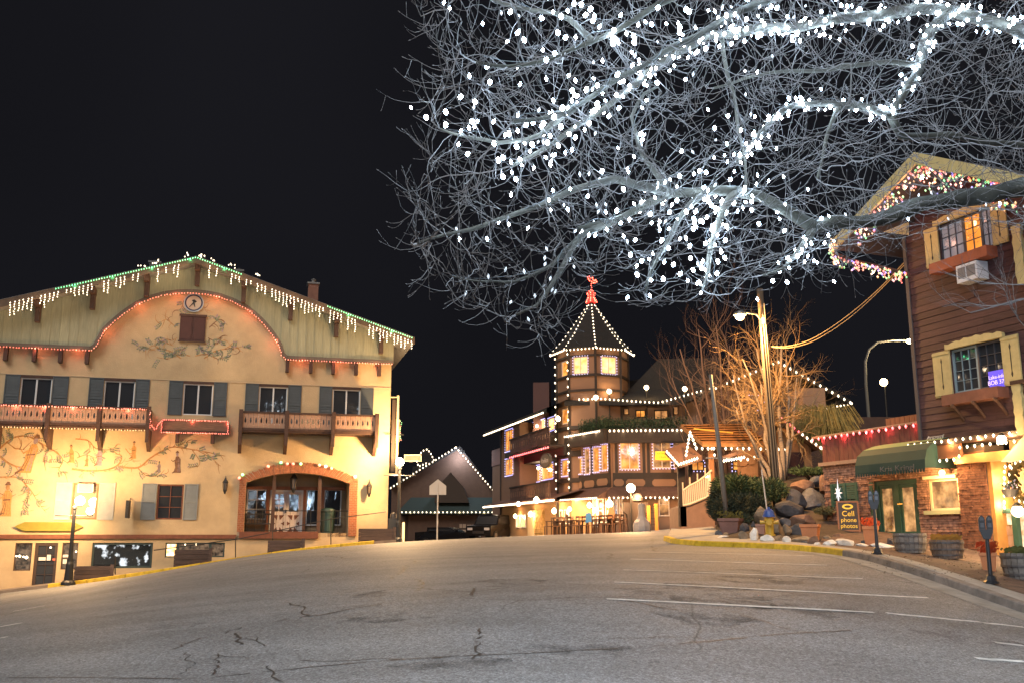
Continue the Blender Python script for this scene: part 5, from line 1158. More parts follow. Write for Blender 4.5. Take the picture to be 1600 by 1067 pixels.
MB().box(h_(640, 810)[0], r_[1], -1.2, -.01, -2, r_[2]-.21).build('lower_wall', HW, hall)
garland('light_string', 'warm bulbs along the left rake of the background hall', [FH.w(lfx[0], -.65, lfx[1]+.1), FH.w(apx[0]-.3, -.65, apx[1]+.1)], .30, .055, [BW], 'strings of lights on the hall')
garland('light_string', 'warm bulbs along the right rake of the background hall', [FH.w(apx[0]-.3, -.65, apx[1]+.1), FH.w(rgx[0], -.65, rgx[1]+.1)], .30, .055, [BW], 'strings of lights on the hall')
garland('light_string', 'level row of warm bulbs along the lean-to eave of the hall', [FH.w(r_[0], -2.05, r_[2]-.02), FH.w(r_[1], -2.05, r_[2]-.02)], .32, .05, [BW], 'strings of lights on the hall', light=(5, SODIUM, 4))
fx, fz = h_(722, 707, .5); MB().box(fx-.2, fx+.2, -.6, -.2, fz-.05, fz+.2).build('floodlight', IRON, hall); lamp('lamp_light', (fx-.25, -.9, fz-.3), 130, (.85, .88, 1), .06, hall)
# dark dormer shape in front of it
dx = FH.rect(680, 738, 733, 785, 1.0); MB().prism([(dx[0], dx[2]), (dx[1], dx[2]), (dx[1]-.4, (dx[2]+dx[3])/2), ((dx[0]+dx[1])/2-.1, dx[3]), (dx[0]+.2, (dx[2]+dx[3])/2)], -1.6, -.05).build('dormer', M('dormer_dark', (.04, .028, .022), .9), hall)
for q in ((718, 818, 722, 824), (723, 818, 728, 824), (718, 827, 722, 832), (723, 827, 728, 832), (730, 819, 736, 821)):
    r_ = FH.rect(*q, 1.2); MB().box(r_[0], r_[1], -1.26, -1.201, r_[2], r_[3]).build('notice_board', M('pale_notice', (.35, .25, .18), .8), hall)
fr, FF = T_('far_roof', 'far dark roof outlined by a loop of warm bulbs behind the hall', 'building', 668, 98, z=0)
ps = [FF.h(x, y) for x, y in ((654,727),(651,718),(655,708),(662,702),(668,700),(674,708),(678,717))]
MB().prism([(p[0], p[1]) for p in ps]+[(FF.h(678, 727))], .1, 4).prism([FF.h(640, 760), FF.h(700, 760), FF.h(690, 728), FF.h(645, 728)], .12, 4).build('roof', TRF, fr)
garland('light_string', 'loop of warm bulbs round the far roof top behind the hall', [FF.w(x, -.05, z) for x, z in [FF.h(666, 727), FF.h(666, 722)]]+[FF.w(x, -.05, z) for x, z in ps], .34, .07, [BW], 'strings of lights on the hall')
# far dark hillside and small building right
hill = MB(); hp = [(-260, -5), (-120, 2), (-40, 3), (20, 4), (70, 9), (120, 16), (200, 24), (320, 20), (320, -10), (-260, -10)]
hill.prism(hp, 330, 420); hill.build('hills', M('night_hill', (.012, .013, .012), 1), kind='structure')
# ================================================================== maroon lodge on the right
_r = ray(1375, 837); FM = Frame(_r.x/_r.y*31, 31, math.atan2(-.937, .349), 0.0); FM.o.z = gz(FM.o.x, FM.o.y)
lodge = thing('maroon_lodge', 'tall maroon board-clad lodge with yellow shutters over a brick ground floor', 'building', FM.o, FM.a)
MAR = M('maroon_boards', (.064, .029, .032), .8, var=.42, scale=3.5, bump=.35, bscale=22, stretch=(.5, 1, 7))
YEW = M('yellow_cream_wood', (.50, .42, .20), .75, var=.14, scale=5)
REDW = M('rust_red_wood', (.28, .085, .045), .75, var=.2)
STONE = M('ledge_brick', (.30, .16, .11), .9, var=.55, scale=7, bump=.7, bscale=18)
GRNW = M('door_green', (.03, .085, .06), .65, var=.15)
m_ = FM.h; mr = FM.rect
OF = .25
xl_ = (m_(1422, 460, OF)[0]+m_(1438, 660, OF)[0])/2; xr_ = xl_+9.5
zlo = mr(1440, 686, 1560, 690, OF)[2]; zlo = (m_(1450, 692, OF)[1]+m_(1540, 680, OF)[1])/2
apx_ = m_(1430, 240, 2.0); lfx_ = m_(1300, 380, 2.0); sl_ = (apx_[1]-lfx_[1])/(apx_[0]-lfx_[0])
rtx_ = m_(1580, 271, 2.0); slR_ = (apx_[1]-rtx_[1])/(rtx_[0]-apx_[0])
xw_ap = apx_[0]; zap_ = apx_[1]-.15
ztop = lambda x: zap_-.2-(sl_ if x < xw_ap else slR_)*abs(x-xw_ap)
# openings
uw = (m_(1469, 378, OF)[0], m_(1552, 357, OF)[0], (m_(1469, 410, OF)[1]+m_(1552, 387, OF)[1])/2, (m_(1469, 349, OF)[1]+m_(1552, 326, OF)[1])/2)
mw_ = (m_(1489, 580, OF)[0], m_(1569, 566, OF)[0], (m_(1489, 614, OF)[1]+m_(1569, 603, OF)[1])/2, (m_(1489, 547, OF)[1]+m_(1569, 528, OF)[1])/2)
ph = .205; z = zlo; row = 0
wid = [uw, mw_]
def lodge_board(x0, x1, z0, z1):
    if x1-x0 < .05: return
    jit = rnd.uniform(-.006, .006); y = -OF+jit
    za, zb_ = z1, z1
    if x1 > xw_ap: zb_ = min(z1, ztop(x1))
    if x0 < xw_ap: za = min(z1, ztop(x0))
    b = MB(); vs = [(x0, y-.014, z0+.006), (x1, y-.014, z0+.006), (x1, y, z1), (x0, y, z1), (x0, y+.02, z0+.006), (x1, y+.02, z0+.006), (x1, y+.02, z1), (x0, y+.02, z1)]
    b.add(vs, [(0,1,2,3), (0,4,5,1), (3,2,6,7), (0,3,7,4), (1,5,6,2)]); b.build('board', MAR, lodge)
while z < zap_-.3:
    z1 = z+ph
    xa, xb = xl_, xr_
    if z1 > ztop(xa): xa = xw_ap-(zap_-.2-z)/sl_
    if z1 > ztop(xb): xb = xw_ap+(zap_-.2-z)/slR_
    xa = max(xa, xl_); xb = min(xb, xr_); cuts = [(xa, xb)]
    for (a, c, d, e) in wid:
        if d < z+ph*.6 and e > z+ph*.4:
            cuts = [seg for s_ in cuts for seg in ((s_[0], min(s_[1], a)), (max(s_[0], c), s_[1])) if seg[1] > seg[0]]
    for (p, q) in cuts:
        while q-p > 3.4: br = p+rnd.uniform(1.6, 3.2); lodge_board(p, br-.004, z, z1); p = br+.004
        lodge_board(p, q, z, z1)
    z = z1
MB().prism([(xl_, zlo), (xr_, zlo), (xr_, ztop(xr_)), (xw_ap, ztop(xw_ap)), (xl_, ztop(xl_))], .0, 8).build('wall_core', M('lodge_dark', (.03, .015, .013), .9), lodge)
MB().box(xl_-.10, xl_+.03, -OF-.04, .6, zlo-.1, ztop(xl_)).build('corner_board', M('corner_slate', (.045, .045, .06), .8), lodge)
# roof with deep gable overhang
ov = 2.0; thk = .22
for sg_ in (-1, 1):
    e = (apx_[0]-lfx_[0]) if sg_ < 0 else 8.0
    x1 = apx_[0]+sg_*e; z1 = apx_[1]-(sl_ if sg_ < 0 else slR_)*e
    b = MB(); vs = [(apx_[0], -ov, apx_[1]), (x1, -ov, z1), (x1, 8, z1), (apx_[0], 8, apx_[1])]; vs += [(v[0], v[1], v[2]-thk) for v in vs]
    b.add(vs, [(3,2,1,0) if sg_ < 0 else (0,1,2,3), (4,7,6,5), (1,5,6,2), (2,6,7,3)]); b.build('roof', M('lodge_roof', (.06, .05, .05), .9), lodge)
    b = MB(); b.add([(apx_[0], -ov-.05, apx_[1]+.03), (x1, -ov-.05, z1+.03), (x1, -ov-.05, z1-.34), (apx_[0], -ov-.05, apx_[1]-.34), (apx_[0], -ov+.02, apx_[1]+.03), (x1, -ov+.02, z1+.03), (x1, -ov+.02, z1-.34), (apx_[0], -ov+.02, apx_[1]-.34)], [(0,1,2,3), (0,4,5,1), (3,2,6,7), (1,5,6,2)]); b.build('bargeboard', YEW, lodge)
# curved yellow wing board under the left eave, sweeping back to the wall
q0 = (lfx_[0], -ov, lfx_[1]-.3); cpts = [(1303,378,2.0),(1299,392,1.9),(1306,404,1.7),(1330,413,1.3),(1365,421,.9),(1400,430,.5),(1420,434,.3)]
cc = [(m_(x, y, o)[0], -o, m_(x, y, o)[1]) for x, y, o in cpts]
b = MB()
for p, q in zip(cc, cc[1:]): b.add([(p[0], p[1], p[2]), (q[0], q[1], q[2]), (q[0], q[1], q[2]+.16), (p[0], p[1], p[2]+.16), (p[0]+.06, p[1]+.06, p[2]), (q[0]+.06, q[1]+.06, q[2]), (q[0]+.06, q[1]+.06, q[2]+.16), (p[0]+.06, p[1]+.06, p[2]+.16)], [(0,1,2,3), (0,4,5,1), (3,2,6,7), (4,7,6,5)])
b.build('curved_bracket', BROWN, lodge)
q1 = [(m_(x, y, o)[0], -o, m_(x, y, o)[1]) for x, y, o in ((1368,362,1.0),(1420,368,.3),(1420,345,.3),(1385,345,.8))]
MB().add(q1, [(0,1,2,3)]).build('soffit_board', YEW, lodge)
MIX = [E('gable_red', (1, .05, .03), .75), E('gable_green', (.02, .9, .22), .55), E('gable_amber', (1, .40, .06), .62), E('gable_blue', (.10, .10, 1), .75), E('gable_amber', (1, .40, .06), .62), E('gable_red', (1, .05, .03), .75), E('gable_pink', (1, .35, .35), .7), E('gable_green', (.02, .9, .22), .55)]
def multi(lab, pts, n, spread, seed):
    t = thing('icicle_lights', lab, 'light string', FM.w(*pts[0]), 0, 'multicoloured lights on the lodge'); o = t.location.copy(); b = MB(); r = random.Random(seed); c = MB()
    pw = [FM.w(*p)-o for p in pts]; c.tube(pw, .01, 3).build('cable', M('cable_green', (.02, .03, .02)), t)
    L = [0]
    for p, q in zip(pw, pw[1:]): L.append(L[-1]+(q-p).length)
    for k in range(n):
        d = r.uniform(0, L[-1]); j = max(i for i in range(len(L)-1) if L[i] <= d); q = pw[j].lerp(pw[j+1], (d-L[j])/(L[j+1]-L[j]))
        b.octa((q.x+r.uniform(-.04, .04), q.y+r.uniform(-.04, .04), q.z-r.random()**1.6*spread), r.uniform(.026, .044), r.randrange(len(MIX)), 1.3)
    b.build('bulbs', MIX, t, kind='stuff')
    for k in range(3): q = pw[0].lerp(pw[-1], (k+.5)/3) if len(pw) == 2 else pw[min(len(pw)-1, k*2)]; lamp('bulb_glow', (q.x, q.y, q.z-.3), 7, (1, .45, .3), .1, t)
yb = -ov+.08
multi('dense multicoloured lights under the left rake of the lodge gable', [(lfx_[0]+1.0, yb, lfx_[1]+1.0*sl_-.36), (apx_[0], yb, apx_[1]-.36)], 130, .55, 4)
multi('multicoloured icicle lights under the right rake of the lodge gable', [(apx_[0], yb, apx_[1]-.36), (apx_[0]+3.1, yb, apx_[1]-3.1*slR_-.36)], 190, .75, 5)
multi('multicoloured lights bunched along the curved bracket below the left eave', [(p[0], p[1]-.06, p[2]+.12) for p in cc], 150, .34, 6)
# windows with yellow shutters
LIT2 = lit_glass('curtained_amber_glass', (.10, .10, .11), (.32, .32, .34), .55, .8)
AMBW = lit_glass('amber_curtain', (.75, .20, .02), (1, .35, .05), .55, 1.0)
def yshutter(x0, x1, z0, z1, nm='shutter'):
    b = MB(); b.box(x0, x1, -OF-.075, -OF-.035, z0, z1); b.box(x0, x1, -OF-.095, -OF-.0751, z1-.10, z1-.03); b.box(x0, x1, -OF-.095, -OF-.0751, z0+.04, z0+.1)
    o = b.build(nm, YEW, lodge); xm = (x0+x1)/2; h = z1-z0
    MB().prism([(xm-.012, z0+.16*h), (xm+.012, z0+.16*h), (xm+.035, z0+.22*h), (xm+.014, z0+.28*h), (xm+.02, z0+.5*h), (xm+.014, z0+.72*h), (xm+.035, z0+.78*h), (xm+.0, z0+.86*h), (xm-.035, z0+.78*h), (xm-.014, z0+.72*h), (xm-.02, z0+.5*h), (xm-.014, z0+.28*h), (xm-.035, z0+.22*h)], -OF-.0765, -OF-.0752).build('slot', IRON, o)
DKF = M('dark_leading', (.05, .055, .07), .5)
for (wq, sL, sR, up_) in ((uw, (1448, 1468), (1553, 1576), True), (mw_, (1462, 1487), (1571, 1597), False)):
    mids = (wq[2]+wq[3])/2
    if up_:
        w3 = (wq[1]-wq[0])/3
        window(lodge, wq[0], wq[0]+w3*1.35, wq[2], wq[3], 3, 3, -OF+.02, .04, DKF, M('white_curtain_glass', (.30, .31, .33), .15, emis=(.6, .65, .8), estr=.05), mw=.02)
        window(lodge, wq[0]+w3*1.35, wq[0]+w3*2.35, wq[2], wq[3], 2, 3, -OF+.02, .04, DKF, AMBW, mw=.02); window(lodge, wq[0]+w3*2.35, wq[1], wq[2], wq[3], 2, 3, -OF+.02, .04, DKF, M('white_curtain_glass', (.30, .31, .33)), mw=.02)
    else:
        window(lodge, wq[0], (wq[0]+wq[1])/2, wq[2], wq[3], 3, 4, -OF+.02, .06, M('blue_grey_frame', (.22, .30, .34), .5), GD_DARK, mw=.015); window(lodge, (wq[0]+wq[1])/2, wq[1], wq[2], wq[3], 3, 4, -OF+.02, .05, DKF, GD_DARK, mw=.015)
    yy = 385 if up_ else 583
    a, c = m_(sL[0], yy, OF)[0], wq[0]-.01; yshutter(a, c, wq[2]-.04, wq[3]+.02)
    a, c = wq[1]+.01, m_(sR[1], 350 if up_ else 563, OF)[0]; yshutter(a, c, wq[2]-.04, wq[3]+.02)
    zt_ = wq[3]; x0, x1 = wq[0]-.12, wq[1]+.12; n = 14; top = [(x0+(x1-x0)*k/n, zt_+.16+.07*math.sin(math.pi*k/n)+.025*math.cos(k*2.4)) for k in range(n+1)]
    MB().prism([(x0, zt_+.02), (x1, zt_+.02)]+top[::-1], -OF-.12, -OF-.0).build('window_head', YEW, lodge)
    MB().box(wq[0]-.1, wq[1]+.08, -OF-.42, -OF-.02, wq[2]-.36, wq[2]-.06).build('flower_box', REDW if up_ else M('weathered_red_box', (.15, .06, .04), .8, var=.3), lodge)
    if not up_:
        for px in (1492, 1525, 1560):
            x = m_(px, 630, OF+.3)[0]; MB().tube([(x, -OF-.02, wq[2]-.8), (x, -OF-.16, wq[2]-.62), (x, -OF-.38, wq[2]-.40)], .045, 6).ball((x, -OF-.40, wq[2]-.40), .06, 8).build('scroll_bracket', BROWN, lodge)
a_ = mr(1497, 412, 1530, 440, OF+.35); zc = (m_(1497, 418, OF+.3)[1]+m_(1530, 410, OF+.3)[1])/2
acu = MB().box(a_[0], a_[1], -OF-.42, -OF-.001, a_[2], a_[3]).build('air_conditioner', M('white_plastic', (.62, .66, .72), .45), lodge)
MB().box(a_[0]+.06, (a_[0]+a_[1])/2-.04, -OF-.43, -OF-.421, a_[2]+.12, a_[3]-.08).box((a_[0]+a_[1])/2, a_[1]-.06, -OF-.43, -OF-.421, a_[2]+.12, a_[3]-.08).build('grille', M('grille_grey', (.16, .17, .19), .6), acu)
# purple sign in the window
ps_ = (m_(1545, 590, OF+.05)[0], m_(1572, 590, OF+.05)[0], m_(1558, 605, OF+.05)[1], m_(1558, 578, OF+.05)[1])
pt = thing('purple_sign', 'small glowing purple-blue notice hanging in the lower right corner of the middle lodge window', 'sign', FM.w(ps_[0], -OF-.03, ps_[2]), FM.a)
MB().box(0, ps_[1]-ps_[0], -.03, .0, 0, ps_[3]-ps_[2]).build('panel', M('purple_panel', (.08, .06, .5), .5, emis=(.12, .08, .8), estr=.35), pt)
wps = ps_[1]-ps_[0]; hps = ps_[3]-ps_[2]; PT = M('pale_violet_text', (.6, .5, .8), .5, emis=(.8, .6, 1), estr=.4)
text_obj('Lake-info', .15, PT, pt, (wps/2, -.04, hps*.62)); text_obj('BOB 378', .17, PT, pt, (wps/2, -.04, hps*.30))
# arrow sign
ar = (m_(1449, 688, OF+.06)[0], m_(1476, 683, OF+.06)[0], (m_(1462, 690, OF+.06)[1]), (m_(1462, 680, OF+.06)[1]))
at_ = thing('arrow_sign', 'white outlined arrow sign pointing left at the foot of the maroon boards', 'sign', FM.w(ar[0], -OF-.06, ar[2]), FM.a)
w, h = ar[1]-ar[0], ar[3]-ar[2]; AW = M('sign_offwhite', (.55, .5, .46), .6); AB = M('sign_dark_field', (.08, .06, .055), .7)
MB().prism([(0, h/2), (w*.12, h*1.05), (w*.16, h*.9), (w*.92, h*.9), (w, h*1.1), (w*.93, h/2), (w, -.1*h), (w*.92, h*.1), (w*.16, h*.1), (w*.12, -.05*h)], -.03, 0).build('board', AW, at_)
MB().prism([(w*.06, h/2), (w*.14, h*.8), (w*.9, h*.8), (w*.88, h/2), (w*.9, h*.2), (w*.14, h*.2)], -.036, -.0301).build('field', AB, at_)
text_obj('EUROPA', h*.62, AW, at_, (w*.52, -.045, h/2), sx=1.15)
# yellow carved corner posts of the next balcony at the frame edge
for (px, y0, y1, o_) in ((1589, 600, 672, .9), (1588, 352, 440, .9)):
    x, z1 = m_(px, y0, o_); z0 = m_(px, y1, o_)[1]; n = 10
    prof = [(.10+.05*abs(math.sin(k*1.15)), z0+(z1-z0)*k/n) for k in range(n+1)]
    MB().prism([(x-p[0], p[1]) for p in prof]+[(x+p[0], p[1]) for p in prof[::-1]], -o_-.05, -o_+.05).prism([(x-.1, z0-.12), (x+.9, z0-.12), (x+.9, z0+.05), (x-.1, z0+.05)], -o_-.06, -o_+.06).build('carved_post', YEW, lodge)
    MB().box(x-.15, x+3, -o_-.08, -OF, z1, z1+.1).box(x-.05, x+3, -o_+.06, -OF, z0-.1, z0).build('balcony_rail', BROWN, lodge)
    b = MB()
    for k in range(8): b.box(x+.25+k*.3, x+.4+k*.3, -o_-.02, -o_+.02, z0+.05, z1)
    for k in range(8): MB().box(x+.25+k*.3, x+.4+k*.3, -o_-.02, -o_+.02, z0+.06, z1-.005).build('baluster', M('dark_baluster', (.05, .03, .03), .8), lodge)
# ground floor ---------------------------------------------------------------
x_s = m_(1289, 760)[0]; x_p0 = m_(1500, 780, .4)[0]; x_p1 = m_(1546, 780, .4)[0]; zgf = -1.8; z_dk0 = (m_(1300, 724)[1])
dq = (m_(1368, 790)[0], m_(1436, 790)[0]); zdb = gz(*FM.w((dq[0]+dq[1])/2, 0, 0).xy)-FM.o.z+.10; zdt = m_(1400, 750)[1]
wq = (m_(1452, 770)[0], m_(1499, 770)[0], m_(1475, 797)[1], m_(1475, 747)[1])
def brick_wall(x0, x1, z0, z1, y, holes, mat, bl=.30, bh=.085, seed=1, prj=.03, name='bricks', mbed=True):
    r = random.Random(seed); b = MB(); z = z0; k = 0
    while z < z1-.02:
        hh = bh*r.uniform(.85, 1.15); x = x0-(bl*.5 if k % 2 else 0)
        while x < x1:
            L = bl*r.uniform(.6, 1.4); a, c = max(x, x0), min(x+L, x1); x += L
            if c-a < .03: continue
            cz = z+hh/2
            skip = False
            for (ha, hc, hd, he) in holes:
                if hd < cz < he:
                    if a >= ha-.01 and c <= hc+.01: skip = True
                    elif a < ha < c: c = ha
                    elif a < hc < c: a = hc
            if skip or c-a < .03: continue
            p = prj*r.uniform(.2, 1.3); b.box(a+.006, c-.006, y-p, y+.01, z+.005, min(z1, z+hh)-.005)
        z += hh; k += 1
    b.build(name, mat, lodge, kind='stuff')
hs_ = [(dq[0], dq[1], zdb-1, zdt), (wq[0], wq[1], wq[2], wq[3])]
core = MB(); wall_grid(core, x_s, x_p0, zgf, zlo, hs_, 0.0, .3); core.box(x_s-.001, x_s, .001, 3, zgf, z_dk0+.4); core.build('ground_wall', M('dark_mortar', (.10, .075, .055), .9, var=.2, scale=10), lodge)
brick_wall(x_s, x_p0, -.9, zlo-.3, -.001, hs_, STONE, .26, .075, 3, .05)
# brick pillar and the entry beyond
y_p = -.40
MB().box(x_p0, x_p1, y_p, .3, zgf-.4, zlo-.25).build('brick_pillar', M('dark_mortar', (.10, .075, .055)), lodge)
brick_wall(x_p0, x_p1, -1.9, zlo-.4, y_p-.001, [], M('pillar_brick', (.30, .12, .06), .9, var=.5, scale=8, bump=.6), .24, .072, 5, .03)
bs_ = MB(); zz = -1.9
while zz < zlo-.45:
    yy = y_p
    while yy < .25: bs_.box(x_p0-.02, x_p0+.01, yy+.006, yy+.2, zz+.005, zz+.067); yy += .21
    zz += .072
bs_.build('bricks', M('pillar_brick', (.3, .12, .06)), lodge, kind='stuff')
# doors
gdw = MB(); dm = (dq[0]+dq[1])/2
gdw.box(dq[0], dq[0]+.14, .02, .18, zdb, zdt).box(dq[1]-.14, dq[1], .02, .18, zdb, zdt).box(dm-.10, dm+.10, .03, .17, zdb, zdt-.12).box(dq[0]+.14, dq[1]-.14, .02, .18, zdt-.12, zdt).build('door_frame', GRNW, lodge)
ROOM = lit_glass('warm_shop_room', (.10, .04, .015), (.75, .38, .14), .55, 3.0)
for (a, c) in ((dq[0]+.14, dm-.1), (dm+.1, dq[1]-.14)):
    window(lodge, a, c, zdb+.02, zdt-.13, 1, 1, .05, .10, GRNW, ROOM, name='door')
MB().box(dq[0]-.2, dq[1]+.2, -.4, .2, zdb-.4, zdb).build('door_step', CONC, lodge)
MB().box(dq[0]-.16, dq[0]-.02, -.06, .0, zdb-.1, zdt).build('green_post', GRNW, lodge)
MB().ball((dm+.16, -.02, zdb+.95), .04, 8).box(dm+.1, dm+.3, -.06, -.03, zdb+.93, zdb+.97).build('door_handle', M('brass', (.7, .45, .12), .35, .8), lodge)
lamp('lamp_light', (dm+.4, .9, zdt-.5), 12, WARM, .1, lodge)
# window with a bright sill frame, lamp above
wd = window(lodge, wq[0], wq[1], wq[2], wq[3], 1, 1, .02, .07, M('pale_yellow_frame', (.75, .62, .4), .5), ROOM)
MB().box(wq[0]-.12, wq[1]+.12, -.16, -.002, wq[2]-.11, wq[2]-.0).build('window_sill', M('pale_green_sill', (.45, .45, .25), .6), wd)
MB().box(wq[0]-.10, wq[1]+.02, -.12, -.002, wq[3], wq[3]+.09).build('window_head', M('pale_yellow_frame', (.75, .62, .4)), wd)
lx, lz = m_(1472, 738, .35)
MB().ball((lx, -.35, lz), .085, 10).build('wall_lamp', E('lamp_glow_orange', (1, .58, .22), 6), lodge, smooth=True); MB().tube([(lx, 0, lz+.1), (lx, -.25, lz+.2), (lx, -.35, lz+.1)], .02, 5).build('lamp_arm', IRON, lodge); lamp('lamp_light', (lx, -.55, lz-.08), 62, (1, .56, .20), .08, lodge)
# storey ledge with its strings of bulbs
MB().box(xl_+.0, xr_, -.75, -.0, zlo-.16, zlo-.004).build('ledge', BROWN, lodge)
xq1 = m_(1500, 705, .7)[0]; zq1 = m_(1470, 716, .7)[1]
MB().box(xl_+.1, xq1, -.72, -.60, zq1, zlo-.161).build('fascia_panel', M('rust_fascia', (.22, .09, .04), .8), lodge)
LG = 'strings of lights on the lodge'
garland('light_string', 'warm bulbs along the upper edge of the lodge ledge', [FM.w(xl_, -.79, zlo-.03), FM.w(xr_-3.5, -.79, zlo-.03)], .26, .036, [BW], LG, light=(9, SODIUM, 6))
garland('light_string', 'warm bulbs along the bottom of the rust fascia beside the green awning', [FM.w(xl_+.1, -.76, zq1-.02), FM.w(xq1, -.76, zq1-.02), FM.w(xq1+.05, -.76, zlo-.25), FM.w(xq1+3.2, -.76, zlo-.25)], .26, .036, [BW], LG, light=(12, SODIUM, 5))
# deck wall on the left with red bulbs
dz1 = (m_(1300, 683, .1)[1]+m_(1437, 658, .1)[1])/2; dz0 = z_dk0; x = x_s; xe_ = xl_+.1
MB().box(x_s, xe_, .02, 3, dz0, dz1-.1).build('deck_core', M('lodge_dark', (.03, .015, .013)), lodge)
DKB = M('deck_red_board', (.11, .04, .032), .8, var=.3, stretch=(4, 1, .6), scale=4)
while x < xe_: MB().box(x+.006, min(x+.22, xe_)-.006, -.02+rnd.uniform(-.01, .01), .02, dz0, dz1).build('deck_board', DKB, lodge); x += .22
MB().box(x_s-.4, xe_, -.12, .10, dz1, dz1+.07).build('deck_rail', M('weathered_rail', (.30, .20, .15), .8), lodge)
MB().box(x_s-.1, m_(1345, 716)[0], -.15, -.021, dz0-.06, dz0+.06).build('deck_ledge', M('weathered_rail', (.30, .2, .15)), lodge)
uw2 = mr(1384, 652, 1440, 670, -1.5); x = uw2[0]
while x < xe_: MB().box(x+.006, x+.21, 1.5, 1.54, dz1-.3, m_(1410, 650, -1.5)[1]).build('deck_board', DKB, lodge); x += .22
garland('light_string', 'red bulbs along the deck rail left of the maroon wall', [FM.w(x_s-.3, -.14, dz1+.02), FM.w(xe_, -.14, dz1+.02)], .30, .045, [BD], LG, light=(5, (1, .1, .1), 5), jit=.02)
# awning
x0, x1 = m_(1338, 725, 1.15)[0], m_(1447, 712, 1.15)[0]; AWM = M('awning_green', (.012, .045, .038), .8, var=.1); AWL = M('awning_top_green', (.17, .26, .11), .8)
zA = m_(1392, 707, 1.15)[1]; zB_ = m_(1392, 737, 1.15)[1]; zT = zA+.42; n = 7
b = MB(); prof = [(0.0, zT), (-.45, zT-.08), (-.85, zT-.22), (-1.1, zA), (-1.2, (zA+zB_)/2), (-1.22, zB_+.04)]
for k in range(5): (y0_, z0_), (y1_, z1_) = prof[k], prof[k+1]; b.add([(x0, y0_, z0_), (x1, y0_, z0_), (x1, y1_, z1_), (x0, y1_, z1_)], [(0,1,2,3)], 1 if k < 2 else 0)
for xx in (x0, x1): b.add([(xx, y, z) for y, z in prof]+[(xx, 0, zB_+.04)], [tuple(range(7))], 0)
for k in range(26):
    a, c = x0+(x1-x0)*k/26, x0+(x1-x0)*(k+1)/26; b.add([(a, -1.225, zB_+.045), (c, -1.225, zB_+.045), (c-.015, -1.225, zB_-.05), ((a+c)/2, -1.225, zB_-.09), (a+.015, -1.225, zB_-.05)], [(0,1,2,3,4)], 0)
awn = thing('green_awning', 'dark green shop awning with a scalloped edge and faded lettering over the green door', 'awning', FM.o, FM.a); b.build('canopy', [AWM, AWL], awn)
ax, az = m_(1400, 731, 1.26); text_obj('Kris Kringl', .22, M('faded_lettering', (.13, .12, .11), .8), awn, (ax, -1.235, az-.0), sx=1.5)
# green board shutters with a white star
gb = mr(1297, 754, 1338, 786, .12); gt = thing('star_board', 'green louvred board with a white pointed star decoration beside the boulders', 'decoration', FM.w(gb[0], -.1, gb[2]), FM.a)
gw, gh = gb[1]-gb[0], gb[3]-gb[2]; b = MB(); b.box(0, .12, 0, .06, -.1, gh).box(gw*.5, gw*.58, -.005, .065, 0, gh).box(gw-.1, gw, 0, .06, 0, gh).box(.12, gw-.1, .012, .055, gh-.1, gh).box(.12, gw-.1, .012, .055, 0, .1); b.build('frame', GRNW, gt)
for k in range(6): MB().box(.13, gw*.49, .01, .04, .14+k*(gh-.25)/6, .20+k*(gh-.25)/6).box(gw*.6, gw-.11, .01, .04, .14+k*(gh-.25)/6, .2+k*(gh-.25)/6).build('slat', GRNW, gt)
MB().box(.1, gw-.08, .06, .08, .05, gh-.05).build('backing', M('black_green', (.01, .03, .022), .8), gt)
STARM = M('white_star', (.75, .75, .8), .6, emis=(.9, .92, 1), estr=.25); b = MB(); sx_, sz_ = gw*.34, gh*.52
for k in range(8):
    t = math.pi/4*k+math.pi/2; L = (.62 if k == 4 else .5) if k % 4 == 0 else (.30 if k % 2 == 0 else .26); w_ = .05
    b.add([(sx_+L*.72*math.cos(t), -.04, sz_+L*math.sin(t)), (sx_-w_*math.sin(t), -.05, sz_+w_*math.cos(t)), (sx_, -.10, sz_), (sx_+w_*math.sin(t), -.05, sz_-w_*math.cos(t)), (sx_, -.02, sz_)], [(0,1,2), (0,2,3), (0,3,4), (0,4,1)])
b.build('star', STARM, gt)
# far right entry: timber frame, second green door, warm bulbs, wreath, pale hood
ye = .2; xe0 = x_p1; xe1 = xr_-1
ent = MB(); ent.box(xe0, xe0+.14, y_p+.02, .3, zgf, m_(1540, 710)[1]); ent.build('entry_post', M('orange_timber', (.45, .22, .06), .7, var=.2), lodge)
ze = m_(1560, 712, .5)[1]
MB().box(xe0-.9, xe1, -.62, -.40, ze-.12, ze+.12).build('entry_beam', M('orange_timber', (.45, .22, .06)), lodge)
MB().box(xe0+.14, xe1, .35, .5, zgf, zlo).build('entry_wall', M('entry_plaster', (.52, .34, .17), .9, var=.15), lodge)
b = MB(); hx0, hx1 = m_(1562, 705, .9)[0], m_(1562, 705, .9)[0]+2.6; hz = m_(1585, 716, .9)[1]
b.add([(hx0, -.9, hz-.05), (hx1, -.9, hz-.05), ((hx0+hx1)/2, -.9, hz+.95), (hx0, .3, hz-.05), (hx1, .3, hz-.05), ((hx0+hx1)/2, .3, hz+.95)], [(0,1,2), (0,2,5,3), (1,4,5,2), (0,3,4,1)]); b.build('entry_hood', M('pale_hood', (.62, .48, .28), .7), lodge)
gd0 = m_(1553, 830)[0]; zg2 = gz(*FM.w(gd0+1, 0, 0).xy)-FM.o.z+.12; zt2 = m_(1575, 800)[1]
MB().box(gd0, gd0+.13, -.15, .1, zg2, zt2).box(gd0+.13, gd0+2.6, -.15, .1, zt2-.02, zt2+.1).box(gd0+.75, gd0+.9, -.14, .09, zg2, zt2-.021).build('green_frame', GRNW, lodge)
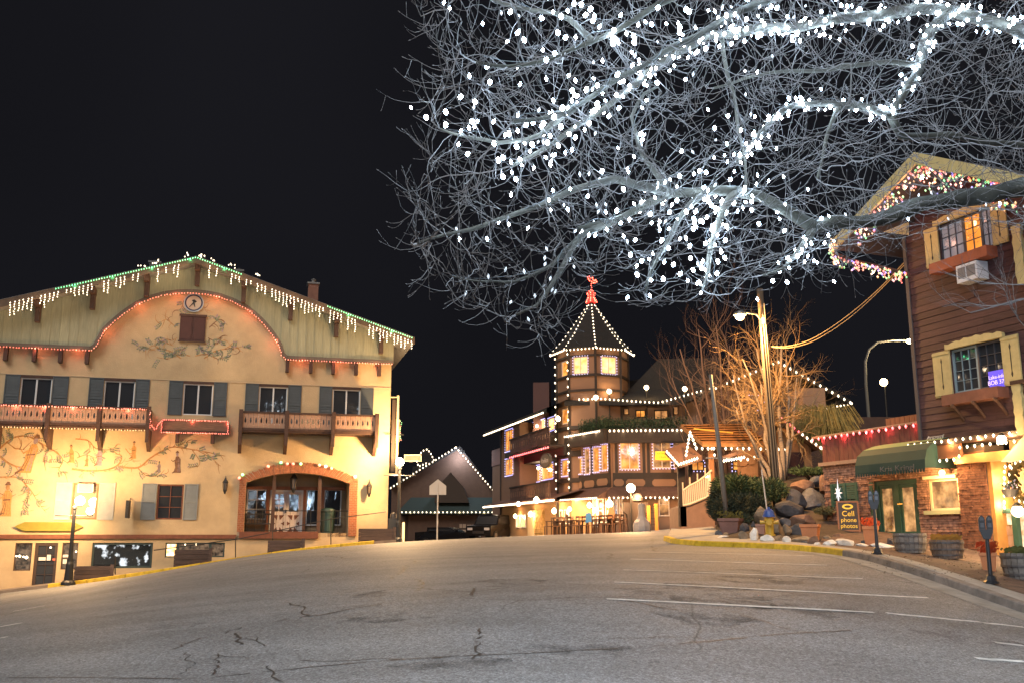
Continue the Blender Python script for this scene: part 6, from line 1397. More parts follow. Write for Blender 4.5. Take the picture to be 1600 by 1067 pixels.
MB().box(gd0+.14, gd0+.74, .0, .02, zg2+.9, zt2-.03).build('pane', lit_glass('bright_shop_room', (.5, .25, .1), (1, .8, .5), .8, 4), lodge); MB().box(gd0+.9, gd0+2.4, .0, .02, zg2+.2, zt2-.03).build('pane', lit_glass('bright_shop_room', (.5, .25, .1), (1, .8, .5), .8, 4), lodge)
brick_wall(gd0+.14, gd0+.74, zg2-.5, zg2+.88, -.02, [], M('pink_block', (.4, .26, .18), .9, var=.3), .3, .3, 8, .03)
garland('light_string', 'warm bulbs up the left side and across the top of the far right entry', [FM.w(m_(1569, 790, .2)[0], -.2, m_(1569, 790, .2)[1]), FM.w(m_(1569, 726, .2)[0], -.2, m_(1569, 726, .2)[1]), FM.w(m_(1600, 724, .2)[0], -.2, m_(1569, 726, .2)[1])], .16, .038, [BW], LG, light=(16, WARM, 3))
for (px, py, o_, r_, w_) in ((1590, 798, .9, .15, 95), (1565, 686, .95, .12, 55)):
    x, z = m_(px, py, o_); MB().ball((x, -o_, z), r_, 12).build('entry_lamp', E('lamp_glow_warm', (1, .72, .38), 9), lodge, smooth=True); MB().lathe([(.03, r_*1.5), (r_*.8, r_), (r_*1.0, r_*.8)], 8, (x, -o_, z)).build('lamp_cap', IRON, lodge); lamp('lamp_light', (x, -o_-.2, z), w_, (1, .62, .28), r_, lodge)
wx, wz = m_(1603, 752, .6); wr = thing('wreath', 'lit evergreen wreath hanging at the right edge above the entry lamp', 'wreath', FM.w(wx, -.6, wz), FM.a)
b = MB(); b2 = MB(); r = random.Random(2)
for k in range(500): t = r.uniform(0, 6.28); R0 = .42+r.gauss(0, .07); x, z, y = R0*math.cos(t), R0*math.sin(t)*1.25, r.uniform(-.08, .08); s_ = .05; b.add([(x-s_, y, z), (x, y-.02, z+s_), (x+s_, y, z-.01), (x, y+.03, z-s_)], [(0,1,2,3)])
for k in range(16): t = 6.28*k/16; b2.octa((.42*math.cos(t), -.12, .42*math.sin(t)*1.25), .035, 0, 1.3)
b.build('foliage', M('wreath_leaf', (.16, .11, .03), .8, var=.4), wr, kind='stuff'); b2.build('bulbs', BW, wr, kind='stuff')
# planter hung on the lodge pillar corner
bp_ = m_(1578, 765, .8)
hb = thing('hanging_basket', 'dark hanging basket with pale blossoms beside the warm lit entry', 'planter', FM.w(bp_[0], -.8, bp_[1]), 0)
MB().lathe([(.13, -.18), (.2, -.02), (.22, .02)], 10).build('basket', M('dark_basket', (.03, .03, .035), .8), hb); b = MB(); r = random.Random(4)
for k in range(60): b.octa((r.gauss(0, .11), r.gauss(0, .11), .05+abs(r.gauss(0, .08))), .028, r.randrange(2))
b.build('flowers', [M('pale_flower', (.55, .5, .6), .8), M('dull_leaf', (.06, .09, .05), .8)], hb, kind='stuff'); MB().tube([(0, 0, 0), (0, 0, .9)], .01, 4).build('chain', IRON, hb)

# ------------------------------------------------------------------ things on the right pavement
def barrel(px, D, lab, rx=.42, h=.52, flower=None, mat=None):
    q = GD(px, D); t = thing('barrel_planter', lab, 'planter', (q.x, q.y, q.z+.14), 0, 'half barrel planters in front of the lodge')
    BM = mat or M('grey_barrel_wood', (.20, .18, .165), .85, var=.35, scale=8, bump=.4); n = 22; 
    for k in range(n):
        a0, a1 = 2*math.pi*(k+.04)/n, 2*math.pi*(k+.96)/n; b = MB(); vs = []
        for z, rr in ((0, .84), (h*.45, .97), (h, 1.0)):
            for a in (a0, a1): vs.append((rx*rr*math.cos(a), rx*rr*math.sin(a), z))
        for z, rr in ((h, .93),):
            for a in (a0, a1): vs.append((rx*rr*math.cos(a), rx*rr*math.sin(a), z))
        b.add(vs, [(0,1,3,2), (2,3,5,4), (4,5,7,6)]); b.build('stave', BM, t)
    for z, rr in ((.09, .885), (h*.5, .98), (h*.85, 1.0)): MB().lathe([(rx*rr+.004, z-.022), (rx*rr+.012, z-.02), (rx*rr+.012, z+.02), (rx*rr+.004, z+.022)], 22, cap=False).build('hoop', M('rusty_hoop', (.10, .09, .09), .6, .4), t)
    MB().lathe([(rx*.9, h*.86), (.01, h*.93)], 16, cap=False).build('soil', M('soil', (.05, .035, .025), .95), t)
    if flower:
        b = MB(); r = random.Random(int(px))
        for k in range(120):
            a = r.uniform(0, 6.28); rr = r.random()**.5*rx*.9; x, y = rr*math.cos(a), rr*math.sin(a); z = h*.9+r.random()*.16; s_ = r.uniform(.03, .06); b.add([(x-s_, y, z), (x, y-s_*.5, z+s_), (x+s_, y, z+.02), (x, y+s_*.5, z-s_)], [(0,1,2,3)])
        b.build('plants', flower, t, kind='stuff')
    return t
STRAW = M('dry_straw_leaf', (.42, .24, .05), .85, var=.3); OLIVE = M('olive_leaf', (.13, .14, .04), .85, var=.4)
barrel(1421, 25.6, 'weathered grey half barrel planter in front of the green double door', .42, .50)
barrel(1478, 24.6, 'half barrel planter with dry straw under the shining lodge window', .40, .46, STRAW, M('brown_barrel_wood', (.17, .12, .09), .85, var=.4, scale=8, bump=.4))
barrel(1594, 20.3, 'grey half barrel planter at the right edge below the bright entry lamp', .42, .52, OLIVE)
def pot(px, D, lab, r0, h, mat, flower=None, sq=True, grp=None):
    q = GD(px, D); t = thing('planter_pot', lab, 'planter', (q.x, q.y, q.z+.10), .3, grp)
    MB().lathe([(r0*.78, 0), (r0, h*.82), (r0*1.1, h*.83), (r0*1.1, h), (r0*.92, h), (r0*.9, h*.9), (.02, h*.9)], 4 if sq else 14).build('pot', mat, t)
    if flower:
        b = MB(); r = random.Random(int(px))
        for k in range(90): a = r.uniform(0, 6.28); rr = r.random()**.5*r0; x, y = rr*math.cos(a), rr*math.sin(a); z = h+r.random()*.22; s_ = r.uniform(.025, .05); b.add([(x-s_, y, z), (x, y-s_*.5, z+s_), (x+s_, y, z+.02), (x, y+s_*.5, z-s_)], [(0,1,2,3)])
        b.build('plants', flower, t, kind='stuff')
TERRA = M('orange_terracotta', (.50, .20, .09), .8, var=.15); REDFL = M('red_orange_flower', (.6, .10, .03), .8, var=.4)
pot(1361, 27.6, 'tall pale terracotta pot with red flowers beside the sandwich board', .26, .55, TERRA, REDFL)
pot(1541, 21.5, 'terracotta pot of red leaves at the foot of the brick pillar', .22, .42, TERRA, REDFL)
PRP = M('plum_brown_pot', (.17, .09, .08), .8, var=.2)
pot(1143, 32.2, 'square plum-brown planter tub at the left end of the rock border', .46, .55, PRP, OLIVE)
pot(1267, 28.8, 'orange square planter tub among the border rocks', .34, .50, TERRA, None)
pot(1190, 31.0, 'small pink-brown pot behind the upright white rock', .20, .40, M('pinkish_pot', (.32, .18, .14), .8))
# sandwich board
sp = G(1328, 838); sbd = thing('sandwich_board', 'brown sandwich board reading Cell phone photos in yellow letters', 'sign', (sp.x, sp.y, sp.z+.14), R_(-14))
hw_, hh_ = .29, .94; lean = .16
def tilt(b): b.v = [(x, y+lean*z/hh_, z) for x, y, z in b.v]; return b
tilt(MB().box(-hw_, hw_, -.02, .0, .06, hh_)).build('panel', M('sign_black_brown', (.035, .02, .015), .6), sbd)
tilt(MB().box(-hw_-.05, -hw_, -.035, .015, 0, hh_+.05).box(hw_, hw_+.05, -.035, .015, 0, hh_+.05).box(-hw_, hw_, -.03, .012, hh_, hh_+.05).box(-hw_, hw_, -.03, .012, .02, .07)).build('frame', M('orange_brown_frame', (.28, .11, .05), .7), sbd)
MB().beam((-hw_, .42, 0), (-hw_, lean, hh_), .04, .04).beam((hw_, .42, 0), (hw_, lean, hh_), .04, .04).box(-hw_, hw_, .30, .32, .1, .6).build('rear_leg', M('orange_brown_frame', (.28, .11, .05)), sbd)
YL = M('yellow_lettering', (.80, .48, .03), .5, emis=(1, .55, .03), estr=.12)
tl = math.atan(lean/hh_); 
for txt, z, s_ in (('Cell', .58, .24), ('phone', .38, .19), ('photos', .19, .185)): text_obj(txt, s_, YL, sbd, (0, -.028+lean*z/hh_, z), (math.pi/2-tl, 0, 0), ext=.006)
b = oval(MB(), .17, .085, -.03, -.0201, 18, 0, 0, .81); tilt(b); b.build('emblem', YL, sbd)
b = oval(MB(), .10, .04, -.033, -.0301, 14, 0, 0, .81); tilt(b); b.build('emblem_mark', M('sign_black_brown', (.035, .02, .015)), sbd)
# parking meters
def meter(px, py, H_, lab):
    g0 = G(px, py); t = thing('parking_meter', lab, 'parking meter', (g0.x, g0.y, g0.z+.15), R_(-20), 'parking meters along the right kerb'); MET = M('meter_grey', (.045, .045, .05), .45, .5); MS = M('meter_silver', (.13, .13, .14), .3, .8)
    MB().lathe([(.14, 0), (.14, .03), (.10, .06), (.085, .14), (.05, .16)], 8).build('base', MET, t); MB().lathe([(.042, .12), (.034, H_-.36)], 10).build('post', MET, t)
    for s in (-1, 1):
        b = MB(); c = s*.066; b.box(c-.055, c+.055, -.05, .05, H_-.30, H_-.14); dome = [(c+.055*math.cos(k*math.pi/8), H_-.14+.10*math.sin(k*math.pi/8)) for k in range(9)]; b.prism(dome, -.05, .05); o = b.build('head', MET, t)
        dome2 = [(c+.035*math.cos(k*math.pi/8), H_-.13+.07*math.sin(k*math.pi/8)) for k in range(9)]; MB().prism(dome2, -.056, -.0505).build('window', MS, o); MB().box(c-.03, c+.03, -.062, -.0551, H_-.26, H_-.18).build('coin_plate', MS, o)
    MB().prism([(-.06, H_-.48), (.06, H_-.48), (.12, H_-.301), (-.12, H_-.301)], -.05, .05).build('yoke', MET, t)
meter(1372, 876, 1.50, 'twin-headed parking meter near the sandwich board'); meter(1550, 924, 1.30, 'twin-headed parking meter at the right, in front of the brick pillar')
# fire hydrant
hq = GD(1203, 29.6); hy = thing('fire_hydrant', 'yellow fire hydrant with a blue cap among the border rocks', 'hydrant', (hq.x, hq.y, hq.z+.22), R_(-15)); HYL = M('hydrant_yellow', (.42, .27, .025), .5, var=.15); HBL = M('hydrant_blue', (.025, .07, .28), .45)
MB().lathe([(.17, 0), (.17, .04), (.13, .05), (.125, .42), (.15, .44), (.15, .47), (.135, .48), (.13, .56)], 14).build('barrel', HYL, hy, smooth=False)
MB().lathe([(.19, .56), (.19, .60), (.17, .63), (.14, .74), (.08, .80), (.04, .81), (.04, .86), (.01, .86)], 14).build('bonnet', HBL, hy)
for (a, r_, l_) in ((-90, .075, .22), (180, .055, .24), (0, .055, .24)):
    c, s = math.cos(R_(a)), math.sin(R_(a)); MB().tube([(c*.08, s*.08, .40), (c*l_, s*l_, .40)], r_, 10).tube([(c*l_, s*l_, .40), (c*(l_+.03), s*(l_+.03), .40)], r_*1.2, 10).build('outlet', HYL, hy)
# ================================================================== planted bank with boulders between the stairs and the lodge
def bank_h(x, y):
    """extra height of the planted bank above the ground"""
    px = 800+FPX*x/(y*CP)*1.0 if y > 0 else 0
    u = x/y; a = min(1, max(0, (u-.212)/.03))*min(1, max(0, (.355-u)/.02))
    return max(0.0, float(np.interp(y, [30, 32, 34, 36, 38, 40, 42, 46], [-.05, .15, .5, .9, 1.5, 2.05, 2.4, 2.5]))-gz(x, y))*a*min(1, max(0, (y-30)/1.5))
b = MB(); nx_, ny_ = 34, 34; vs = []
for j in range(ny_):
    D = 29.3+(46-29.3)*j/(ny_-1)
    for i in range(nx_):
        u = .205+(.38-.205)*i/(nx_-1); x = u*D; h = bank_h(x, D); vs.append((x, D, gz(x, D)+h+(.13 if 0 < i < nx_-1 and j > 0 else -.2)+mn.noise(Vector((x*.9, D*.9, 0)))*.12))
b.add(vs, [(j*nx_+i, j*nx_+i+1, (j+1)*nx_+i+1, (j+1)*nx_+i) for j in range(ny_-1) for i in range(nx_-1)])
b.build('planted_bank', M('dark_soil', (.055, .04, .03), .95, var=.4, scale=4, bump=.6), smooth=True, kind='structure')
def bz(x, y): return gz(x, y)+bank_h(x, y)+.13
ROCKM = [M('grey_granite', (.095, .097, .11), .85, var=.5, scale=5, bump=.8, bscale=9), M('white_granite', (.62, .60, .57), .85, var=.25, scale=6, bump=.8, bscale=9), M('tan_rock', (.20, .155, .11), .9, var=.4, scale=5, bump=.8, bscale=9), M('dark_basalt', (.05, .05, .058), .85, var=.4, scale=4, bump=.8, bscale=9), M('rusty_rock', (.17, .10, .07), .9, var=.4, scale=5, bump=.8, bscale=9)]
def ico(sub):
    bm = bmesh.new(); bmesh.ops.create_icosphere(bm, subdivisions=sub, radius=1); v = [x.co.copy() for x in bm.verts]; f = [[q.index for q in p.verts] for p in bm.faces]; bm.free(); return v, f
ICO3, ICO2 = ico(3), ico(2)
def rock(name, lab, px0, y0, px1, y1, D, mi, grp, seed, ang=0):
    """boulder filling the pixel box at depth D"""
    a = P((px0+px1)/2, y1, D); w = (P(px1, y1, D).x-P(px0, y1, D).x)/2; h = (P((px0+px1)/2, y0, D).z-a.z)
    v, f = ICO3 if w > .35 else ICO2; r = random.Random(seed); off = Vector((r.uniform(0, 99), r.uniform(0, 99), r.uniform(0, 99)))
    cuts = [Vector((r.gauss(0, 1), r.gauss(0, 1), r.gauss(0, 1))).normalized() for _ in range(16)]; cd_ = [r.uniform(.52, .86) for _ in cuts]
    b = MB(); vs = []
    for p in v:
        q = p*(1+.16*mn.noise(p*1.3+off)+.05*mn.noise(p*4+off))
        for c, d in zip(cuts, cd_):
            e = q.dot(c)-d
            if e > 0: q = q-c*e*.92
        vs.append((q.x*w*1.12, q.y*w*.9, (q.z*.62+.38)*h*1.06))
    b.add(vs, f)
    t = link(name, None, loc=(a.x, D, a.z), rot=(0, 0, ang), label=lab, cat='rock', group=grp) if False else None
    o = link(name, b.mesh(name, ROCKM[mi], smooth=False), loc=(a.x, D, a.z-h*.10), rot=(0, 0, ang), label=lab, cat='rock', group=grp)
    return o
BG_, RG_ = 'boulders stacked on the planted bank', 'rocks edging the pavement'
for k, (q, mi, lab) in enumerate([
 ((1252,755,1296,798,35.5),0,'largest grey boulder at the top right of the bank beside the brick wall'), ((1206,776,1252,806,34),3,'dark slab boulder behind the hydrant'), ((1238,745,1276,766,38),4,'pinkish tan boulder high on the bank'),
 ((1262,740,1292,758,38.5),0,'small blue-grey boulder near the top of the bank'), ((1280,733,1300,768,36.5),4,'narrow reddish boulder standing against the brick wall'), ((1232,797,1278,822,32.5),4,'rust-topped flat boulder above the orange tub'),
 ((1174,790,1204,815,32),2,'tan mossy boulder behind the yellow hydrant'), ((1228,760,1262,790,35),3,'dark boulder in the shadow under the largest one'), ((1216,804,1236,820,32.2),0,'grey stone right of the hydrant'),
 ((1232,812,1262,834,30.8),3,'dark round boulder between the hydrant and the orange tub'), ((1205,808,1222,832,31),2,'tan upright stone right behind the hydrant'), ((1222,815,1238,832,30.6),2,'brown block stone right of the hydrant'), ((1282,770,1304,800,34.5),3,'dark boulder wedged below the narrow reddish one')]):
    rock('boulder', lab, *q[:4], q[4], mi, BG_, k+5)
rr_ = random.Random(12)
def Gb(px, py):
    """line of sight meets the raised pavement or the bank"""
    r_ = ray(px, py); D = 18.0
    while D < 40:
        x = r_.x/r_.y*D
        if r_.z/r_.y*D <= gz(x, D)+max(.146, bank_h(x, D)+.13): break
        D += .1
    return D
for k, (x0, y0, x1, y1, mi, lab) in enumerate([
 (1116,826,1130,836,0,'small grey rock at the far left end of the border'), (1122,834,1142,840,1,'flat pale rock low at the left end of the border'), (1128,828,1140,838,2,'brown rock beside the plum tub'), (1152,824,1170,842,2,'mottled grey-brown rock right of the plum tub'),
 (1170,821,1187,844,1,'upright white rock left of the hydrant'), (1187,832,1211,846,1,'bright white boulder in front of the hydrant'), (1208,834,1226,845,2,'yellow-brown rock right of the bright white boulder'), (1222,836,1236,847,1,'pale pointed rock leaning left'),
 (1234,834,1268,846,2,'long tan rock below the orange tub'), (1250,842,1264,848,0,'low dark wedge rock'), (1262,834,1284,850,4,'brown rock right of the long tan one'), (1283,840,1308,852,1,'rounded light grey rock'), (1270,845,1284,851,1,'tiny white rock at the kerb side'),
 (1284,834,1302,842,2,'pale tan rock behind the light grey one'), (1302,838,1335,852,1,'long faceted light grey rock'), (1300,830,1320,838,4,'orange-tinted rock near the sandwich board'), (1344,840,1358,850,0,'blue-grey rock under the tall terracotta pot'), (1333,846,1358,853,1,'flat pale slab right of the long faceted rock'),
 (1358,847,1396,855,1,'low white slab in front of the green door'), (1384,838,1400,850,3,'dark rock beside the grey barrel'), (1140,818,1156,828,3,'dark rock behind the plum tub'), (1156,815,1172,830,3,'black lumpy rock between the tub and the white rock'), (1172,812,1182,824,3,'dark shard behind the upright white rock')]):
    D = min(Gb((x0+x1)/2, y1-1), 33.0); rock('rock', lab, x0, y0, x1, y1+1, D, mi, RG_, k+70)
rock('rock', 'white flat rock at the foot of the second parking meter', 1535, 898, 1570, 908, 20.9, 1, RG_, 200); rock('rock', 'dark rock right of the white flat rock by the far right barrel', 1562, 893, 1580, 904, 21.2, 0, RG_, 201)
# conifer shrubs
def shrub(lab, px0, y0, px1, y1, D, dep, mat, n, seed, cat='shrub', leaf_=.10):
    a = P((px0+px1)/2, y1, D); w = (P(px1, y1, D).x-P(px0, y1, D).x)/2; h = P((px0+px1)/2, y0, D).z-a.z
    t = thing('juniper_shrub' if cat == 'shrub' else 'grass_clump', lab, cat, (a.x, D, a.z), 0); r = random.Random(seed); b = MB(); st = MB()
    lob = [(r.uniform(-.7, .7)*w, r.uniform(-.7, .7)*dep, r.uniform(.35, .75)*h, r.uniform(.35, .6)) for _ in range(9)]
    for k in range(n):
        lx_, ly_, lz_, lr = r.choice(lob); u = Vector((r.gauss(0, 1), r.gauss(0, 1), r.gauss(0, .8))).normalized()*(r.random()**.4)
        p = Vector((lx_+u.x*w*lr, ly_+u.y*dep*lr, max(.02, lz_+u.z*h*.45))); d = (Vector((u.x, u.y*.6, abs(u.z)*.6+.25))+Vector((r.gauss(0, .35), r.gauss(0, .35), r.gauss(0, .3)))).normalized()
        L = leaf_*r.uniform(.7, 1.9); s_ = d.cross(Vector((r.gauss(0, 1), r.gauss(0, 1), r.gauss(0, 1)))).normalized()*L*.11
        b.add([p, p+d*L*.5+s_, p+d*L, p+d*L*.5-s_], [(0,1,2,3)])
    for k in range(7):
        lx_, ly_, lz_, _ = r.choice(lob); st.tube([(lx_*.1, ly_*.1, -.1), (lx_*.6, ly_*.6, lz_*.5), (lx_, ly_, lz_)], [.05, .035, .02], 5)
    b.build('foliage', mat, t, kind='stuff'); st.build('stem', M('shrub_stem', (.10, .07, .05), .9), t); return t
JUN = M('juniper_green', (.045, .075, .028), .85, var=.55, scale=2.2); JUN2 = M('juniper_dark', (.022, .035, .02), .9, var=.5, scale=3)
shrub('broad feathery juniper lit olive green below the birch trunks', 1122, 750, 1222, 792, 36.5, 1.6, JUN, 22000, 1, leaf_=.12)
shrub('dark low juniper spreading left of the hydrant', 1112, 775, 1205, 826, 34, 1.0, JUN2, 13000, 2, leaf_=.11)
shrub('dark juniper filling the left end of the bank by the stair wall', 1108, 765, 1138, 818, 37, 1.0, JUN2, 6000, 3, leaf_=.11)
shrub('low green juniper along the top of the bank behind the boulders', 1238, 733, 1296, 746, 40, .9, JUN, 2200, 4, leaf_=.11)
shrub('small grassy tuft below the green star board', 1276, 795, 1302, 806, 33, .4, M('dull_grass', (.12, .11, .045), .9, var=.4), 700, 5, 'plant', .10)
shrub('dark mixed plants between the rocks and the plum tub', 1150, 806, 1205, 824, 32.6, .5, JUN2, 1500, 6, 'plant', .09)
# dry grass fountain right of the brown gable
gp = P(1287, 705, 44); gr = thing('weeping_shrub', 'tall arching yellow-green weeping shrub right of the utility pole', 'shrub', (gp.x, 44, gp.z-1.5)); b = MB(); r = random.Random(8)
for k in range(900):
    a = r.uniform(0, 6.28); R0 = r.uniform(.3, 1.9); hh = r.uniform(1.8, 3.3); pts = []
    for i in range(5): t_ = i/4; pts.append((R0*t_*math.cos(a), R0*t_*math.sin(a)*.7, 1.2+hh*(math.sin(t_*2.1))*.9-.9*t_*t_))
    for p, q in zip(pts, pts[1:]): b.add([p, q, (q[0]+.02, q[1], q[2]+.01), (p[0]+.02, p[1], p[2]+.01)], [(0,1,2,3)])
b.build('foliage', M('willow_straw', (.20, .16, .05), .85, var=.3), gr, kind='stuff')

# ================================================================== bare trees
def skeleton(b, p, d, L, r, lvl, rng, nseg=6, spread=.7, up=.25, kids=(4, 4, 4), wob=.16, n=None, tips=None, ratio=.55):
    pts = [p.copy()]; rs = [r]; dd = d.normalized()
    for i in range(nseg):
        dd = (dd+Vector((rng.gauss(0, wob), rng.gauss(0, wob), rng.gauss(0, wob)+up*.12*(1 if lvl else 0)))).normalized()
        pts.append(pts[-1]+dd*L/nseg); rs.append(r*(1-(i+1)/nseg*(.55 if lvl < len(kids) else .6)))
    b.tube(pts, rs, 7 if r > .05 else (4 if r > .015 else 3), cap=False)
    if lvl < len(kids):
        for k in range(kids[lvl]):
            t = rng.uniform(.25, 1.0) if k else 1.0; i = min(nseg-1, int(t*nseg)); q = pts[i].lerp(pts[i+1], t*nseg-i)
            ax = Vector((rng.gauss(0, 1), rng.gauss(0, 1), rng.gauss(0, 1))).normalized(); nd = (dd+ax*spread*rng.uniform(.6, 1.3)).normalized(); nd.z += up*.5
            skeleton(b, q, nd, L*rng.uniform(.45, .75), rs[i]*ratio, lvl+1, rng, nseg, spread, up, kids, wob, n, tips, ratio)
    elif tips is not None: tips.append((pts[-1], dd))
def bare_tree(lab, px, D, trunks, mat, kids, seed, z=None, spread=.7, up=.3, grp=None, twigmat=None, name='bare_tree', r0=.08):
    """trunks: list of (top px, top py, depth, radius)"""
    x = P(px, 700, D).x; zz = bz(x, D)-.1 if z is None else z; t = thing(name, lab, 'tree', (x, D, zz), 0, grp); o = Vector((x, D, zz)); rng = random.Random(seed)
    cr = MB()
    for (bx, tx, ty, dD, r_) in trunks:
        a = Vector((P(bx, 700, D).x-x, rng.uniform(-.3, .3), 0)); e = P(tx, ty, D+dD)-o; n = 9; pts = []; rs = []
        bow = Vector((rng.uniform(-.2, .2), 0, 0))
        for i in range(n+1):
            s = i/n; pts.append(a.lerp(e, s)+bow*math.sin(s*3.1)+Vector((rng.gauss(0, .03), rng.gauss(0, .03), 0))); rs.append(r_*(1-.72*s))
        MB().tube(pts, rs, 7).build('trunk', mat, t, smooth=True)
        for k in range(kids[0]):
            s = rng.uniform(.35, 1.0); i = min(n-1, int(s*n)); q = pts[i]; dv = (e-a).normalized(); ax = Vector((rng.gauss(0, 1), rng.gauss(0, 1), rng.gauss(0, .7))).normalized()
            skeleton(cr, q, dv*.6+ax*spread*1.2, (e-a).length*rng.uniform(.18, .34), rs[i]*.5, 1, rng, 5, spread, up, kids, .20)
    cr.build('crown', twigmat or mat, t, kind='stuff'); return t
BIRCH = M('pale_birch_bark', (.27, .22, .18), .7, var=.25, scale=4, stretch=(1, 1, 4)); GOLDT = M('brown_twig', (.32, .21, .11), .8); REDT = M('reddish_twig', (.13, .08, .06), .8)
bare_tree('leaning multi-stemmed pale birch on the bank with stems parting to the left', 1210, 40, [(1206,1150,640,0,.10), (1212,1160,560,-1,.09), (1214,1190,600,0,.12), (1200,1145,585,.5,.08), (1218,1182,545,1,.11)], BIRCH, (8, 5, 4), 3, twigmat=GOLDT, name='birch_tree', up=.05)
bare_tree('straight pale birch stems right of the utility pole', 1221, 40.5, [(1220,1222,540,0,.13), (1223,1228,560,.5,.10), (1224,1245,590,.5,.09)], BIRCH, (9, 5, 4), 4, twigmat=GOLDT, name='birch_tree', up=.0)
bare_tree('spreading reddish twiggy tree left of the utility pole behind the stair roof', 1128, 44, [(1128,1062,545,0,.09), (1128,1090,515,.5,.10), (1130,1118,510,0,.10), (1130,1140,540,.5,.08), (1126,1050,590,0,.06)], REDT, (9, 4, 4), 5, z=1.2, up=.5, spread=.5)
bare_tree('wide amber-lit twiggy tree behind the pole reaching over the brown gable', 1200, 46, [(1200,1150,545,0,.10), (1202,1215,530,.5,.09), (1205,1255,575,.5,.09), (1206,1280,610,0,.08), (1198,1120,585,0,.08), (1198,1165,610,-1,.08)], GOLDT, (7, 5, 5), 6, z=1.5, up=.0, spread=.9)

# ---- the great lit tree over the street ------------------------------------------
from mathutils import kdtree
TB = Vector((10.6, 11.0, gz(10.6, 11.0)+.1))
big = thing('great_lit_tree', 'huge bare tree reaching over the street from the right, its limbs wound with white bulbs', 'tree', TB)
BARK = M('grey_tree_bark', (.034, .031, .024), .85, var=.4, scale=6, bump=.8, bscale=20); TWIG = M('pale_twig', (.088, .080, .080), .75)
limbs = {
 'A': ([(1990,300,11),(1800,262,10.8),(1600,293,10.5),(1500,312,10.2),(1450,320,10),(1390,335,9.8),(1330,348,9.6),(1268,352,9.3),(1232,335,9.1),(1195,312,9),(1150,300,8.8),(1100,298,8.7),(1050,306,8.5),(1000,322,8.4),(960,344,8.3),(900,362,8.2)], .17, .03),
 'A2': ([(960,344,8.3),(905,372,8.2),(885,410,8.1),(855,455,8.0),(838,478,8.0),(790,505,7.9)], .04, .012),
 'A3': ([(1050,306,8.5),(1010,290,8.3),(960,280,8.1),(880,300,7.9),(800,340,7.8),(700,370,7.7),(650,385,7.6)], .05, .012),
 'A4': ([(1150,300,8.8),(1128,330,8.7),(1115,380,8.6),(1105,430,8.6),(1092,472,8.5)], .05, .015),
 'A5': ([(1100,298,8.7),(1060,350,8.5),(1035,400,8.4),(1010,440,8.4),(1000,470,8.4)], .04, .012),
 'A6': ([(1268,352,9.3),(1250,395,9.1),(1230,420,9.0),(1180,435,9.0)], .05, .012),
 'A7': ([(905,372,8.2),(860,420,8.2),(800,440,8.1),(740,440,8.0),(690,430,7.9)], .025, .008),
 'B': ([(1990,180,11),(1760,90,10.6),(1600,52,10.1),(1530,28,9.9),(1480,14,9.8),(1400,18,9.6),(1320,30,9.5),(1250,45,9.4),(1180,47,9.2),(1110,58,9.0),(1060,85,8.9),(1010,115,8.8),(960,160,8.6),(900,200,8.5),(860,228,8.4),(790,262,8.3)], .125, .02),
 'B2': ([(1485,16,9.8),(1458,48,9.7),(1440,80,9.6),(1428,120,9.5),(1412,152,9.4),(1395,178,9.3),(1340,172,9.2),(1290,158,9.2),(1240,165,9.1),(1215,180,9.0),(1190,208,8.9),(1165,235,8.8),(1140,262,8.7)], .065, .022),
 'B3': ([(1425,98,9.5),(1370,100,9.4),(1300,106,9.3),(1230,112,9.2),(1160,122,9.1),(1110,138,9.0)], .035, .012),
 'B4': ([(1395,178,9.3),(1410,208,9.4),(1480,212,9.6),(1560,222,9.8),(1650,240,10)], .045, .03),
 'B5': ([(1312,168,9.2),(1290,215,9.1),(1283,250,9.0),(1275,285,9.0)], .03, .012),
 'C': ([(1500,-120,9.2),(1330,-60,8.4),(1240,-10,8.0),(1150,20,7.7),(1080,62,7.5),(1010,95,7.4),(950,130,7.3),(900,165,7.2),(840,190,7.1),(780,196,7.0)], .07, .018),
 'C2': ([(1400,-140,8.6),(1200,-60,7.8),(1080,-10,7.3),(1000,22,7.1),(930,60,7.0),(860,90,6.9),(790,100,6.9),(735,95,6.8)], .06, .014),
 'C3': ([(930,60,7.0),(880,30,7.2),(820,15,7.2),(760,-5,7.3),(700,-20,7.4)], .03, .01),
 'C4': ([(900,165,7.2),(840,215,7.3),(780,225,7.3),(720,215,7.3),(680,200,7.3)], .03, .01),
 'D': ([(1050,306,8.5),(1000,240,8.6),(985,190,8.7),(1000,150,8.8),(1040,130,8.9)], .03, .014),
 'E': ([(1130,60,9.1),(1135,120,9.2),(1150,180,9.2),(1160,240,9.1),(1165,300,9.0)], .025, .012),
}
tk = MB(); tk.tube([(0,0,-.4),(.1,0,1.5),(0,.1,3.2),(-.1,.2,4.6)], [.62,.50,.44,.42], 12).tube([(-.1,.2,4.4),(-.9,.1,5.3),tuple(P(1990,300,11)-TB)], [.40,.28,.22], 9).tube([(-.1,.2,4.4),(-.5,.1,6.0),tuple(P(1990,180,11)-TB)], [.36,.26,.20], 9).tube([(-.1,.2,4.4),(-.2,-.3,6.6),(-1.0,-1.0,8.2),tuple(P(1500,-120,9.2)-TB)], [.30,.22,.15,.09], 9); tk.build('trunk', BARK, big, smooth=True)
nodes = []; parent_ = []; limbpts = {}
lim = MB(); SHADE_BARK = M('mossy_bark_in_shade', (.022, .020, .014), .9, var=.5, scale=5, bump=1.0, bscale=14)  # mossy bark darkened to paint in the shade on the unlit limbs
